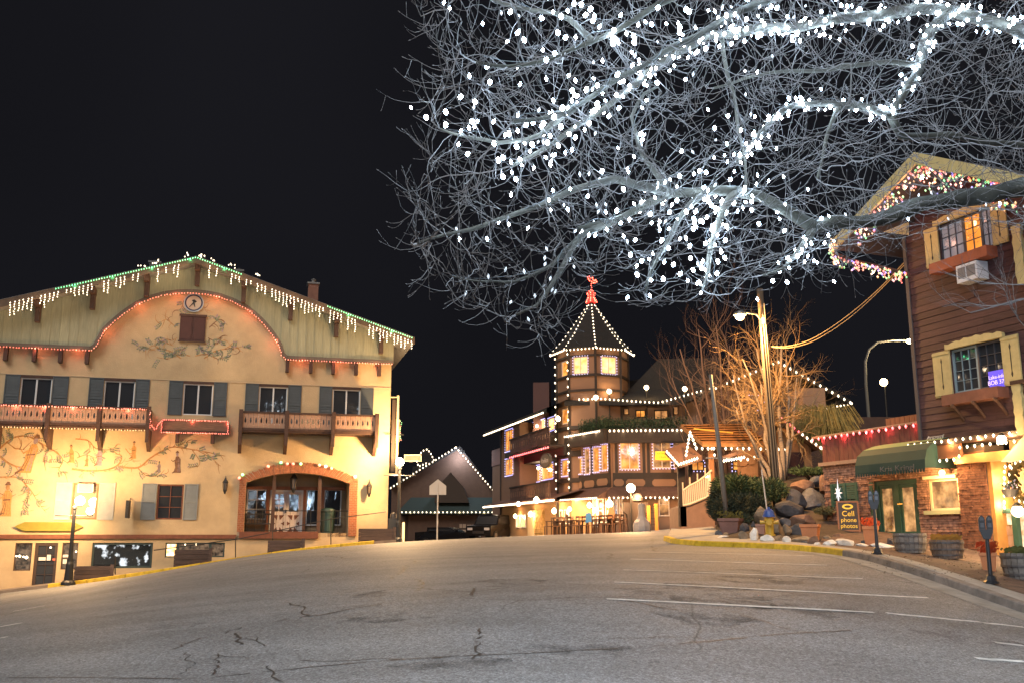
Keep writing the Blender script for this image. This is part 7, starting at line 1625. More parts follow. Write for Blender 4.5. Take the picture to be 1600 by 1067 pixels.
for nm, (pp, r0, r1) in limbs.items():
    pts = [P(*q)-TB for q in pp]; fine = resample(pts, .12); k = len(fine); fine = [p+Vector((mn.noise(p*2.1), mn.noise(p*2.1+Vector((9,0,0))), mn.noise(p*2.1+Vector((0,9,0)))))*.05 for p in fine]; limbpts[nm] = fine
    rr0 = [(r0+(r1-r0)*(i/(k-1))**.8)*(1+.16*mn.noise(Vector((i*.35, len(nm)*3.1, r0*50)))) for i in range(k)]
    MB().tube(fine, rr0, 9).build('limb', SHADE_BARK if nm in ('A', 'C', 'C2', 'B4') else BARK, big, smooth=True)
    for i, p in enumerate(fine): nodes.append(p); parent_.append(len(nodes)-2 if i else -1)
nroot = len(nodes)
# region (in the frame of limbs) to be filled by fine branching
poly = [(640,-60),(655,40),(700,110),(640,170),(655,230),(640,290),(622,370),(645,420),(700,470),(780,515),(850,560),(880,520),(905,470),(965,420),(1000,480),(1050,470),(1110,485),(1170,462),(1240,440),(1310,440),(1380,400),(1420,380),(1500,360),(1640,380),(1680,200),(1680,-60)]
def inpoly(x, y):
    c = False; n = len(poly); j = n-1
    for i in range(n):
        if (poly[i][1] > y) != (poly[j][1] > y) and x < (poly[j][0]-poly[i][0])*(y-poly[i][1])/(poly[j][1]-poly[i][1])+poly[i][0]: c = not c
        j = i
    return c
ra = random.Random(21); attr = []
while len(attr) < 6400:
    x, y = ra.uniform(615, 1680), ra.uniform(-60, 565)
    if not inpoly(x, y): continue
    t_ = (x-640)/960; dc = 7.3+2.3*t_; D = dc+ra.gauss(0, .85)
    attr.append(P(x, y, max(6.0, D))-TB)
attr += [Vector((ra.uniform(-10, 0), ra.uniform(-7, -1.5), ra.uniform(7.5, 11))) for _ in range(500)]
STEP, KILL, INF = .10, .20, 1.3
alive = list(range(len(attr))); vel = [Vector((0, 0, 0))]*nroot
for it in range(58):
    kd = kdtree.KDTree(len(nodes))
    for i, p in enumerate(nodes): kd.insert(p, i)
    kd.balance(); pull = {}; keep = []
    for a in alive:
        co, i, d = kd.find(attr[a])
        if d < KILL: continue
        keep.append(a)
        if d < INF or it < 12: pull.setdefault(i, []).append((attr[a]-co).normalized())
    alive = keep
    if not pull: break
    for i, ds in pull.items():
        d = sum(ds, Vector((0, 0, 0))); 
        if d.length < .05: continue
        base = (nodes[i]-nodes[parent_[i]]).normalized() if parent_[i] >= 0 else d.normalized()
        d = (d.normalized()+base*.45+Vector((ra.gauss(0, .20), ra.gauss(0, .20), ra.gauss(0, .20)))).normalized()
        nodes.append(nodes[i]+d*STEP); parent_.append(i)
N_ = len(nodes); kidn = [0]*N_; wgt = [0.0]*N_
for i in range(N_-1, nroot-1, -1):
    if kidn[i] == 0: wgt[i] = 1.0
    wgt[parent_[i]] += wgt[i]; kidn[parent_[i]] += 1
rad = lambda w: .0030*max(1.0, w)**.43
tw = MB(); tv_ = []; tf_ = []
def seg3(p, q, r0, r1):
    d = q-p
    if d.length < 1e-5: return
    d.normalize(); a = d.orthogonal().normalized(); b_ = d.cross(a); o = len(tv_)
    for pt, r in ((p, r0), (q, r1)):
        for k in range(3): t = 2.094*k; v = pt+(a*math.cos(t)+b_*math.sin(t))*r; tv_.append((v.x, v.y, v.z))
    for k in range(3): tf_.append((o+k, o+(k+1) % 3, o+3+(k+1) % 3, o+3+k))
for i in range(nroot, N_):
    p = parent_[i]; r1 = rad(wgt[i]); r0 = min(rad(wgt[p]), r1*1.5) if p >= nroot else r1*1.3
    seg3(nodes[p], nodes[i], r0, r1)
# twigs: curved shoots turning upward with a bud at the tip
def shoot(p, d, L, r):
    n = 5; q = p.copy(); dd = d.normalized(); curl = Vector((ra.gauss(0, .12), ra.gauss(0, .12), ra.uniform(.05, .30)))
    for k in range(n):
        nq = q+dd*L/n; seg3(q, nq, r*(1-.12*k), r*(1-.12*(k+1))); q = nq; dd = (dd+curl+Vector((ra.gauss(0, .10), ra.gauss(0, .10), ra.gauss(0, .10)))).normalized()
        if k in (1, 3) and L > .22 and ra.random() < .5:
            sd = (dd+Vector((ra.gauss(0, .7), ra.gauss(0, .7), ra.gauss(0, .7)))).normalized(); m_q = q+sd*L*.22; seg3(q, m_q, r*.7, r*.5); seg3(m_q, m_q+(sd+Vector((0, 0, .35)))*L*.14, r*.5, r*1.0)
    seg3(q, q+dd*.022, r*1.5, r*.5)
for i in range(nroot, N_):
    pr = .55 if kidn[i] == 0 else .13
    for _ in range(3 if kidn[i] == 0 else 1):
        if ra.random() < pr*1.35:
            d = (nodes[i]-nodes[parent_[i]]).normalized(); d = (d+Vector((ra.gauss(0, .55), ra.gauss(0, .55), ra.gauss(0, .55)))).normalized(); shoot(nodes[i], d, ra.uniform(.14, .42), .0030)
for nm, fine in limbpts.items():
    for p in fine:
        if ra.random() < .45: shoot(p, Vector((ra.gauss(0, 1), ra.gauss(0, 1), ra.gauss(0, 1))), ra.uniform(.15, .5), .0036)
tw.v = tv_; tw.f = tf_; tw.m = [0]*len(tf_); tw.build('twigs', TWIG, big, kind='stuff')
print('TREE nodes', N_, 'attr left', len(alive), 'faces', len(tf_))
# bulbs on the tree ---------------------------------------------------------------
TBW = E('tree_bulb_ice_white', (.60, .80, 1.0), 90.0, 'FRONT'); TBD = E('tree_bulb_dim', (.7, .82, 1.0), .3)
bm_s = MB().octa((0, 0, 0), .0125, 0, 1.8).mesh('bulb', TBW); bm_l = MB().ball((0, 0, 0), .0175, 6, 0, 1.4).mesh('bulb', TBW); bm_d = MB().octa((0, 0, 0), .012, 0, 2.2).mesh('bulb', TBD)
cnt = 0
def wound(lab, pieces, per_m, seed, spread=.05, big_p=.35, dim=.12, lights=3, watts=14):
    """a string of bulbs: pieces = list of (point list)"""
    global cnt
    r = random.Random(seed); t = thing('tree_light_string', lab, 'light string', TB+pieces[0][0], 0, 'strings of white bulbs wound on the great tree'); o = t.location-TB; c = MB()
    for pts in pieces:
        c.tube([p+Vector((.07*math.sin(i*.9), -.07*math.cos(i*.9), .03))-o for i, p in enumerate(pts)], .004, 3)
        L = sum((q-p).length for p, q in zip(pts, pts[1:])); n = max(2, int(L*per_m*1.45)); prev = None
        for k in range(n):
            s = (k+.5)/n*(len(pts)-1); i = min(len(pts)-2, int(s)); p = pts[i].lerp(pts[i+1], s-i)+Vector((r.gauss(0, spread), r.gauss(0, spread), r.gauss(0, spread)))-o
            me = bm_d if r.random() < dim else (bm_l if r.random() < big_p else bm_s); ob = link('bulb', me, t, loc=p, rot=(r.uniform(-.5, .5), r.uniform(-.5, .5), 0)); cnt += 1
    if c.v: c.build('cable', M('dark_cable', (.03, .035, .04), .7), t)
    allp = [p for pts in pieces for p in pts]
    for k in range(lights if watts > 100 else 0): p = allp[int((k+.5)*len(allp)/lights)]-o; lamp('bulb_glow', (p.x+r.uniform(-.15, .15), p.y-.25, p.z-.15), watts*(.05 if watts < 100 else 3.4), COOL, .05, t)  # point lamps only for the added overhead strings that light the road
def cut(nm, x0, x1):     # part of a limb between two photo columns
    out = []
    for p in limbpts[nm]:
        w_ = p+TB; u = w_.x/(w_.y*CP+w_.z*SP)*FPX+800
        if x0 <= u <= x1: out.append(p)
    return out
wound('double row of bulbs wound tightly along the topmost limb at the upper right', [cut('B', 1100, 1680), cut('B', 1100, 1680)], 15, 1, .075, .55, .02, 9, 15)
wound('bulbs wound down the bent limb that drops from the top right', [limbpts['B2'], limbpts['B2']], 11, 2, .05, .5, .03, 8, 12)
wound('bulbs along the far side of the topmost limb above the left of the crown', [cut('B', 780, 1100)], 14, 3, .07, .5, .05, 6, 12)
wound('sparse bulbs on the unlit heavy limb crossing the lodge gable', [cut('A', 1260, 1620)], 5, 4, .13, .15, .55, 2, 8)
wound('bulbs along the mossy middle limb over the tower', [cut('A', 880, 1260), cut('A', 880, 1180)], 9, 5, .12, .4, .15, 7, 12)
wound('bright cascade of bulbs hanging down toward the street lamp', [limbpts['A4'], limbpts['A4']], 15, 6, .08, .5, .03, 5, 12)
wound('second cascade of bulbs left of the bright one', [limbpts['A5'], limbpts['A5']], 11, 7, .12, .5, .05, 4, 12)
wound('bulbs clustered at the elbow of the heavy limb', [cut('A6', 0, 1600), limbpts['A6'][:6]], 14, 8, .16, .4, .05, 3, 10)
wound('faint bulbs trailing down the drooping left branch', [limbpts['A2'], limbpts['A7']], 5, 9, .09, .0, 1.0, 1, 4)
wound('bulbs scattered along the long low left branch', [cut('A3', 860, 1060), cut('A3', 700, 900)[::3]], 8, 10, .12, .4, .3, 3, 12)
wound('bulbs running along the near diagonal branch in the upper left', [limbpts['C'][18:], limbpts['C'][30:]], 9, 11, .12, .45, .2, 6, 12)
wound('bulbs spread over the top left branch', [limbpts['C2'][22:], limbpts['C3']], 13, 12, .16, .45, .08, 6, 12)
wound('bulbs at the leftmost middle branch tips', [limbpts['C4'], limbpts['C4']], 11, 13, .15, .5, .05, 4, 12)
wound('bulbs hung loosely through the heart of the crown', [limbpts['D'], limbpts['E']], 9, 14, .22, .35, .15, 4, 10)
# unseen bulb strings added above the frame to light the road (the crown goes on over the street and the camera)
oh = [Vector((x, y, z))-TB for x, y, z in ((9.8, 9.0, 5.8), (8.0, 3.5, 8.2), (5, 0.5, 9.2), (2, -1.5, 9.4), (-2, -2.5, 9.4), (-5, -2.5, 9.2))]; oh2 = [Vector((x, y, z))-TB for x, y, z in ((9.8, 9.5, 6.4), (8, 7, 9.0), (6, -1.0, 9.8), (3, -4, 10), (-1, -5, 9.8))]
ob_ = MB(); ob_.tube(resample(oh, .3), [.16-.13*i/len(resample(oh, .3)) for i in range(len(resample(oh, .3)))], 7).tube(resample(oh2, .3), [.15-.12*i/len(resample(oh2, .3)) for i in range(len(resample(oh2, .3)))], 7); ob_.build('overhead_limb', BARK, big, smooth=True)
wound('added out-of-view bulbs lighting the road from the limb high over the street', [resample(oh[1:], .3)], 5, 15, .1, .4, 0, 4, 101)
wound('added out-of-view bulbs lighting the road from the high limb above the frame', [resample(oh2[2:], .3)], 5, 16, .1, .4, 0, 4, 101)
print('TREE bulbs', cnt)
# spray of twigs entering at the right edge, in front of the lodge
sp_ = MB(); rg = random.Random(33)
for (px, py, D) in ((1640, 470, 9.5), (1650, 560, 9.2), (1660, 440, 9.4)):
    skeleton(sp_, P(px, py, D)-TB, Vector((-1, -.1, .15+rg.uniform(-.1, .15))), .8, .011, 1, rg, 5, .6, .3, (3, 4, 4), .18, ratio=.6)
sp_.tube([P(2050, 420, 10.6)-TB, P(1800, 480, 9.9)-TB, P(1640, 470, 9.5)-TB], [.05, .03, .012], 6).tube([P(1800, 480, 9.9)-TB, P(1700, 540, 9.5)-TB, P(1650, 560, 9.2)-TB], [.03, .02, .011], 6)
sp_.build('side_twigs', TWIG, big, kind='stuff')

# a second lit tree behind the camera: it shows only as reflections in the inn's windows
t2 = thing('street_tree', 'bare tree wound with white bulbs behind the viewpoint, seen reflected in the inn windows', 'tree', (7.0, -4.5, gz(7.0, -4.5))); rq = random.Random(77); b = MB(); bb = MB(); b.tube([(0, 0, -.2), (0, 0, 2), (.1, 0, 4.6)], [.3, .24, .2], 9)
ends = []
for k in range(20):
    a = rq.uniform(0, 6.28); top = Vector((math.cos(a)*rq.uniform(1.5, 6), math.sin(a)*rq.uniform(.5, 3), rq.uniform(9, 20))); p = [Vector((.05, 0, rq.uniform(2.5, 4.6))), Vector((top.x*.35, top.y*.35, 4+top.z*.35)), top]; b.tube(p, [.12, .08, .03], 6)
    for q in resample(p, .28): bb.octa(q+Vector((rq.gauss(0, .14), rq.gauss(0, .14), rq.gauss(0, .14))), rq.uniform(.03, .065), 0, 1.3)
for k in range(170): t_ = k*.8; bb.octa((.3*math.cos(t_), .3*math.sin(t_), .6+k*.024), .055, 0, 1.2)
b.build('trunk', BARK, t2); bb.build('bulbs', E('reflected_bulb', (.8, .92, 1.0), 9.0), t2, kind='stuff')
copy_thing(t2, (.6, -5.2, gz(.6, -5.2)), 1.9, 'second bare bulb-wound tree behind the viewpoint, showing in the glass of the arched porch', scale=(.8, .8, .8))
# ================================================================== street furniture, lamps, poles
# far kerb, narrow pavement and planters before the inn
kf = [FL.w(x, -1.75, 0) for x in np.linspace(-23, .6, 30)]
drape('inn_pavement', [(p.x, p.y) for p in [FL.w(x, -1.6, 0) for x in np.linspace(-24, .5, 30)]], [(p.x, p.y) for p in [FL.w(x, .05, 0) for x in np.linspace(-24, .5, 30)]], .12, M('pavement_brown', (.22, .17, .13), .9, var=.25), n=50, m=3)
xk0 = FL.h(75, 915, 1.7)[0]; 
b = MB()
ky = thing('kerb', 'yellow painted kerb running uphill before the cream inn', 'kerb', (0, 0, 0))
pts = resample([Vector((p.x, p.y, 0)) for p in [FL.w(x, -1.62, 0) for x in np.linspace(xk0, .65, 20)]], .5)
for k in range(0, len(pts)-3, 3):
    seg = pts[k:k+4]; vs = []
    for i, p in enumerate(seg):
        z = gz(p.x, p.y); e = -FL.n
        if i == 0: p = p+FL.t*.012
        if i == 3: p = p-FL.t*.012
        for (o_, zz) in ((.19, -.1), (.17, .135), (.15, .15), (-.01, .15), (-.01, -.1)): q = p+e*o_; vs.append((q.x, q.y, z+zz))
    MB().add(vs, [(i*5+j, i*5+j+1, (i+1)*5+j+1, (i+1)*5+j) for i in range(3) for j in range(4)]+[(4,3,2,1,0), (15,16,17,18,19)]).build('kerb_stone', YEL, ky)
SLP = M('old_sleeper_wood', (.075, .05, .045), .85, var=.4, scale=4, stretch=(.6, 1, 8), bump=.4)
for (x0, x1, yt, lab) in ((122, 178, 884, 'leftmost dark timber planter box beside the black lamp post'), (274, 328, 858, 'dark timber planter box under the right hand shop window'), (418, 471, 844, 'dark timber planter box below the brick arch'), (560, 612, 825, 'dark timber planter box at the right corner of the inn')):
    xm = FL.h((x0+x1)/2, 860, 1.0)[0]; w = (FL.h(x1, 860, 1.0)[0]-FL.h(x0, 860, 1.0)[0])/2; g0 = FL.w(xm, -1.15, 0); zz = gz(g0.x, g0.y)+.10; zt_ = FL.h((x0+x1)/2, yt, 1.4)[1]+FL.o.z; hgt = max(.5, zt_-zz)
    t = thing('timber_planter', lab, 'planter', (g0.x, g0.y, zz-.15), FL.a, 'timber planters along the yellow kerb'); n = 4; hb_ = (hgt+.15)/n
    for k in range(n): MB().box(-w, w, -.35, -.28, k*hb_+.006, (k+1)*hb_-.006).build('plank', SLP, t); MB().box(-w, w, .28, .35, k*hb_+.006, (k+1)*hb_-.006).build('plank', SLP, t); MB().box(-w, -w+.07, -.279, .279, k*hb_+.006, (k+1)*hb_-.006).box(w-.07, w, -.279, .279, k*hb_+.006, (k+1)*hb_-.006).build('end_plank', SLP, t)
    MB().box(w-.02, w+.12, -.38, -.25, 0, hgt+.22).build('corner_post', SLP, t)
    MB().box(-w+.08, w-.08, -.27, .27, .1, hgt+.05).build('soil', M('soil', (.05, .035, .025)), t)
# thin handrail in front of the inn
hr = thing('handrail', 'thin black handrail stepping uphill along the inn pavement', 'railing', FL.w(FL.h(178, 890, 1.2)[0], -1.2, 0), FL.a); hro = Vector(hr.location)
def HR(px, py, o=1.2): x, z = FL.h(px, py, o); w = FL.w(x, -o, z)-hro; return (w.dot(FL.t), w.dot(FL.n), w.z)
for (a, c, rr_) in (((240, 859), (368, 842), .022), ((368, 842), (420, 832), .022), ((426, 830), (517, 810), .02), ((517, 810), (603, 799), .02)): MB().tube([HR(*a), HR(*c)], rr_, 5).build('rail', IRON, hr)
for (px, y0, y1) in ((180, 868, 897), (368, 838, 872), (426, 828, 858), (517, 808, 850)): MB().tube([HR(px, y0), HR(px, y1)], .025, 5).build('post', IRON, hr)
pr_ = thing('porch_railing', 'dark iron railing across the arched porch of the inn', 'railing', FL.w(xa0, .2, zpf), FL.a); wz_ = xa1-xa0; zr_ = H(460, 797)[1]-zpf
MB().tube([(0, 0, zr_), (wz_, 0, zr_)], .02, 5).tube([(0, 0, .12), (wz_*.72, 0, .12)], .015, 5).build('rail', IRON, pr_)
for k in range(15): MB().tube([(wz_*(k+.5)/15, 0, .0), (wz_*(k+.5)/15, 0, zr_)], .009, 4).build('baluster', IRON, pr_)
# bench and bin in the porch
bn = thing('porch_bench', 'dark slatted bench in front of the left porch window', 'bench', FL.w(H(400, 810, -1.2)[0], 1.2, zpf), FL.a); BNM = M('bench_black', (.03, .03, .032), .6)
MB().box(-.75, .75, -.22, .22, .40, .45).build('seat', BNM, bn); b = MB(); b.box(-.75, .75, .2, .25, .85, .92)
for k in range(12): b.box(-.72+k*.128, -.68+k*.128, .2, .23, .45, .85)
b.build('backrest', BNM, bn); [MB().box(x-.03, x+.03, y-.03, y+.03, 0, .40).build('leg', BNM, bn) for x in (-.68, .68) for y in (-.18, .18)]
bi = thing('litter_bin', 'round dark green litter bin at the right end of the arched porch', 'bin', FL.w(H(512, 815, -.7)[0], .7, zpf), FL.a)
BIM = M('bin_green', (.02, .05, .045), .5); MB().lathe([(.30, 0), (.30, .06), (.33, .08), (.35, .95), (.37, .97), (.37, 1.02)], 18).build('body', BIM, bi); MB().lathe([(.37, 1.021), (.34, 1.10), (.20, 1.16), (.18, 1.17)], 18).build('lid', BIM, bi)
# lamp posts -----------------------------------------------------------------------
LGL = E('lamp_glow_sodium', (1.0, .80, .50), 16)
def lamp_post(lab, px, D, pyg, pytop, basew=.28, watts=400, cross=True, ang=0.2, globes=((0, 0),)):
    q = GD(px, D); z = q.z+.12; top = P(px, pytop, D).z-z; t = thing('street_lamp', lab, 'street lamp', (q.x, q.y, z-.1), ang)
    PM = M('lamp_post_black', (.018, .02, .024), .5, .3)
    MB().lathe([(basew, 0), (basew*.95, .12), (basew*.62, .2), (basew*.5, .85), (basew*.36, .95), (.085, 1.3), (.068, top-.35), (.1, top-.33), (.1, top-.25), (.06, top-.2)], 10).build('post', PM, t)
    if cross: MB().tube([(-.75, 0, top-.62), (.75, 0, top-.62)], .022, 6).build('crossbar', PM, t)
    for k, (gx, gzz) in enumerate(globes):
        c = (gx, 0, top+gzz); MB().lathe([(.09, -.22), (.12, -.18), (.10, -.15)], 10, c).build('globe_holder', PM, t); MB().ball(c, .2 if k == 0 else .16, 14).build('globe', LGL, t, smooth=True)
    lamp('lamp_light', (0, -.25, top+.1), watts, (1.0, .60, .27), .2, t); return t
lamp_post('black lamp post with a dazzling globe before the shuttered ground floor window of the inn', 113, 41.0, 908, 778, .30, 900, globes=((.18, 0), (.62, -.42)))
lamp_post('lamp post with one dazzling globe at the right corner of the inn', 622, 45.2, 835, 718, .22, 1700, ang=.3)
ss = P(645, 715, 46.6); sn = thing('street_name_sign', 'white outlined street name blade beside the corner lamp globe', 'sign', (ss.x, ss.y, ss.z)); MB().box(-.42, .42, -.015, .015, -.17, .17).build('blade', M('blade_rim', (.20, .17, .13)), sn); MB().box(-.38, .38, -.022, -.0151, -.12, .12).build('field', M('sign_tan', (.035, .025, .015), .7), sn); MB().tube([(-.75, 0, 0), (-.42, 0, 0)], .02, 5).build('arm', IRON, sn)
gb_ = P(640, 835, 46.8); q = GD(630, 46.0); bl = thing('bollard_light', 'short glowing cream bollard at the foot of the corner lamp', 'bollard', (q.x, q.y, q.z)); MB().lathe([(.06, 0), (.06, .85), (.03, .9)], 8).build('tube', M('glowing_cream', (.8, .6, .3), .5, emis=(1, .6, .25), estr=.8), bl)
nb = GD(614, 45.6); nt_ = thing('newspaper_box', 'dark newspaper box and pump shape behind the right planter', 'box', (nb.x, nb.y, nb.z+.1)); MB().box(-.2, .2, -.2, .2, .3, 1.0).lathe([(.04, 0), (.04, .3)], 8).build('body', M('dark_box', (.03, .03, .03), .5), nt_); MB().lathe([(.16, 1.01), (.14, 1.2), (.03, 1.3)], 10).build('hood', M('meter_grey', (.09, .095, .11)), nt_)
# school crossing sign seen from behind
sg_ = GD(683, 44); top = P(683, 748, 44).z; ws = 66/2/FPX*44*.9*.5; sc = thing('crossing_sign', 'pentagonal road sign seen from its bare metal back on a thin post', 'road sign', (sg_.x, sg_.y, sg_.z)); hz = top-sg_.z
PL = M('bare_aluminium', (.55, .47, .38), .5, .4); MB().prism([(-.38, hz-.70), (.38, hz-.70), (.38, hz-.30), (0, hz), (-.38, hz-.30)], -.01, .0).build('plate', PL, sc); MB().box(-.03, .03, .001, .04, 0, hz-.1).box(-.025, .025, -.035, -.0101, 0, hz-.15).build('post', PL, sc)
# utility pole with street light
ub = P(1213, 745, 36); ut = P(1187, 452, 36); up_t = thing('utility_pole', 'leaning wooden utility pole with a bright amber street light on an arm', 'utility pole', (ub.x, 36, bz(ub.x, 36)-.3)); uo = Vector(up_t.location)
A0 = Vector((0, 0, 0)); A1 = ut-uo; POLM = M('creosote_pole', (.07, .048, .032), .85, var=.3, scale=4, stretch=(3, 3, .4)); MB().tube([A0, A0.lerp(A1, .5), A1], [.17, .15, .12], 12).build('pole', POLM, up_t, smooth=True)
dv = (A1-A0); 
for (o_, r_, e_) in ((-.10, .035, .82), (.0, .028, .88), (.08, .022, .93)): MB().tube([A0+Vector((o_, -.19, 0)), A0+dv*e_+Vector((o_, -.15, 0))], r_, 6).build('conduit', M('pole_conduit', (.11, .095, .075), .5, .2), up_t)
lp = P(1156, 495, 35.2)-uo; ap_ = A0+dv*((P(1192, 503, 36)-uo).z/dv.z)
MB().tube([ap_, ap_+Vector((-.3, -.3, .22)), lp+Vector((.2, 0, .16))], .03, 6).build('lamp_arm', M('galvanised', (.22, .23, .24)), up_t); MB().lathe([(.05, .22), (.2, .15), (.24, .06), (.2, .02)], 12, lp).build('lamp_hood', M('galvanised', (.22, .23, .24)), up_t); MB().ball(lp, .17, 12, 0, .8).build('lamp', E('lamp_glow_amber', (1, .66, .28), 12), up_t, smooth=True)
MB().box(ap_.x-.05, ap_.x+.06, ap_.y-.2, ap_.y-.08, ap_.z-.12, ap_.z+.12).build('junction_box', M('yellowed_box', (.5, .4, .2), .6), up_t)
lamp('lamp_light', (lp.x, lp.y, lp.z-.35), 2300, (1, .50, .15), .15, up_t)
# overhead wires
def wire(lab, pix, r):
    pts = [P(*q) for q in pix]; t = thing('overhead_wire', lab, 'wire', pts[0], 0, 'overhead wires'); o = pts[0]; cr = []
    for i in range(len(pts)-1):
        p0, p1, p2, p3 = pts[max(0, i-1)], pts[i], pts[i+1], pts[min(len(pts)-1, i+2)]
        for k in range(8): s = k/8; cr.append(.5*((2*p1)+(p2-p0)*s+(2*p0-5*p1+4*p2-p3)*s*s+(3*p1-p0-3*p2+p3)*s**3)-o)
    cr.append(pts[-1]-o); MB().tube(cr, r, 5).build('cable', M('wire_insulation', (.22, .17, .11), .6), t)
wire('upper overhead wire sweeping from the pole up to the maroon lodge', [(1202, 541, 36), (1230, 541, 35.5), (1270, 529, 34.8), (1320, 497, 34), (1370, 455, 33), (1418, 405, 31.5)], .016)
wire('lower overhead wire running just beneath the other', [(1203, 542, 36), (1235, 543, 35.4), (1275, 531, 34.7), (1325, 499, 33.9), (1372, 457, 33), (1418, 409, 31.4)], .014)
# slim steel pole in front of the stairs
sp0 = P(1137, 812, 33); s1 = P(1110, 585, 33); slp = thing('steel_pole', 'slim bare grey pole leaning slightly left in front of the covered stair', 'pole', (sp0.x, 33, gz(sp0.x, 33)+.1)); so_ = Vector(slp.location); MB().tube([Vector((0, 0, 0)), (sp0-so_).lerp(s1-so_, .5), s1-so_], [.095, .08, .06], 10).build('pole', M('weathered_pole', (.14, .135, .13), .6, .1), slp, smooth=True)
MB().tube([(sp0-so_).lerp(s1-so_, .42)+Vector((-.5, 0, 0)), (sp0-so_).lerp(s1-so_, .42)+Vector((.5, 0, .0))], .02, 5).build('crossbar', M('conduit_grey', (.35, .33, .30)), slp)
# marker rod above the hydrant
r0 = P(1200, 794, 31.5); r1 = P(1190, 733, 31.5); md = thing('marker_rod', 'thin pale rod rising from behind the fire hydrant', 'rod', (r0.x, 31.5, r0.z)); MB().tube([(0, 0, -.5), r1-r0], .022, 6).build('rod', M('pale_rod', (.55, .50, .45), .6), md)
# far street lamps
fm = thing('mast_lamp', 'curved grey mast street light glowing beside the maroon lodge', 'street lamp', (P(1355, 650, 58).x, 58, 1.0)); mo = Vector(fm.location); mp_ = [P(*q)-mo for q in ((1357,646,58),(1353,600,58),(1352,565,58),(1358,546,58),(1371,535,58),(1395,532,58),(1416,532,58))]
MB().tube([Vector((mp_[0].x, 0, 0))]+mp_, [.11, .10, .09, .08, .07, .065, .06, .05], 8).build('mast', M('mast_grey', (.10, .095, .085), .6), fm); MB().ball(P(1422, 533, 57.9)-mo, .24, 10, 0, .6).build('lamp', E('lamp_glow_pale', (1, .85, .45), 12), fm, smooth=True); lamp('lamp_light', P(1415, 540, 57.5)-mo, 350, (1, .75, .4), .2, fm)
f2 = thing('distant_lamp', 'distant amber street light low beside the maroon lodge', 'street lamp', (P(1380, 650, 74).x, 74, 1.0)); f2o = Vector(f2.location); q = P(1380, 597, 74)-f2o; MB().tube([(.3, 0, 0), (.3, 0, q.z+.2), (q.x, 0, q.z+.25)], .06, 6).build('post', IRON, f2); MB().ball((q.x, -.1, q.z), .30, 10).build('lamp', E('lamp_glow_amber', (1, .66, .28), 12), f2, smooth=True)
for (px, py) in ((1430, 556), (1432, 590)):
    q = P(px, py, 31); o = thing('red_bulb', 'lone red bulb on the corner of the maroon lodge, '+('upper' if py < 570 else 'lower')+' of two', 'light', (q.x-.15, q.y-.3, q.z)); MB().octa((0, 0, 0), .035, 0, 1.2).build('bulb', BD, o)
# restaurant patio ---------------------------------------------------------------
pl_ = GD(990, 50.5); pz = pl_.z; CNC = M('grey_cast_concrete', (.30, .28, .28), .8, var=.15)
vz = thing('concrete_urn', 'bulbous grey concrete bollard with a narrow neck in front of the patio', 'bollard', (pl_.x+.32, 49.6, gz(pl_.x, 49.6))); MB().lathe([(.44, 0), (.46, .10), (.47, .3), (.42, .48), (.28, .62), (.19, .78), (.17, 1.0), (.18, 1.38), (.14, 1.42)], 9).build('body', CNC, vz)
pg = thing('patio_lamp', 'patio lamp with a star-bright globe above the concrete bollard', 'street lamp', (pl_.x, 51.2, pz)); zz = P(990, 762, 51.2).z-pz; MB().tube([(0, 0, 0), (0, 0, zz-.2)], .05, 8).lathe([(.12, -.05), (.06, .05)], 8, (0, 0, zz-.2)).build('post', IRON, pg); MB().ball((0, 0, zz), .23, 14).build('globe', E('lamp_glow_sodium', (1, .8, .5), 16), pg, smooth=True); lamp('lamp_light', (0, -.3, zz), 900, (1, .52, .22), .2, pg)
cg = GD(994, 52); cv = thing('covered_grill', 'dark covered stand wider at the top behind the concrete bollard', 'stand', (cg.x, 52, cg.z)); MB().prism([(-.42, 0), (.42, 0), (.48, .9), (.64, 1.0), (.66, 1.52), (-.66, 1.52), (-.64, 1.0), (-.48, .9)], -.3, .3).build('cover', M('dark_cover', (.035, .025, .02), .9), cv); MB().lathe([(.1, 1.53), (.28, 1.62), (.3, 1.75), (.2, 1.95), (.05, 2.0)], 12, (.12, 0, 0)).build('bowl', M('grey_bowl', (.3, .25, .22), .6), cv)
orf = GD(1021, 51.5); of_ = thing('orange_frame', 'bright orange post frame standing beside the dark covered stand', 'frame', (orf.x, 51.5, orf.z)); ORP = M('orange_painted_wood', (.60, .25, .04), .7); MB().box(-.30, -.14, -.1, .1, 0, 1.3).build('post', ORP, of_); MB().box(.10, .26, -.1, .1, 0, 1.4).build('post', ORP, of_); [MB().box(-.139, .099, -.04, .04, z, z+.05).build('rung', M('dark_rung', (.1, .06, .04)), of_) for z in (.3, .6, .9, 1.1)]
def chair(x, y, z, a, mat, lab):
    t = thing('patio_chair', lab, 'chair', (x, y, z), a, 'chairs on the restaurant patio'); MB().box(-.22, .22, -.22, .22, .43, .47).build('seat', mat, t); b = MB(); b.box(-.22, -.18, .18, .22, .47, .95).box(.18, .22, .18, .22, .47, .95).box(-.18, .18, .185, .215, .85, .95).box(-.18, .18, .185, .215, .62, .68); b.build('backrest', mat, t)
    for sx in (-.2, .2):
        for sy in (-.2, .2): MB().box(sx-.02, sx+.02, sy-.02, sy+.02, 0, .43).build('leg', mat, t)
    return t
CHM = M('chair_brown', (.10, .05, .03), .6); ORC = M('chair_orange_brown', (.30, .13, .05), .6)
r = random.Random(6); k = 0
side = {0: 'left of its table', 1: 'right of its table'}
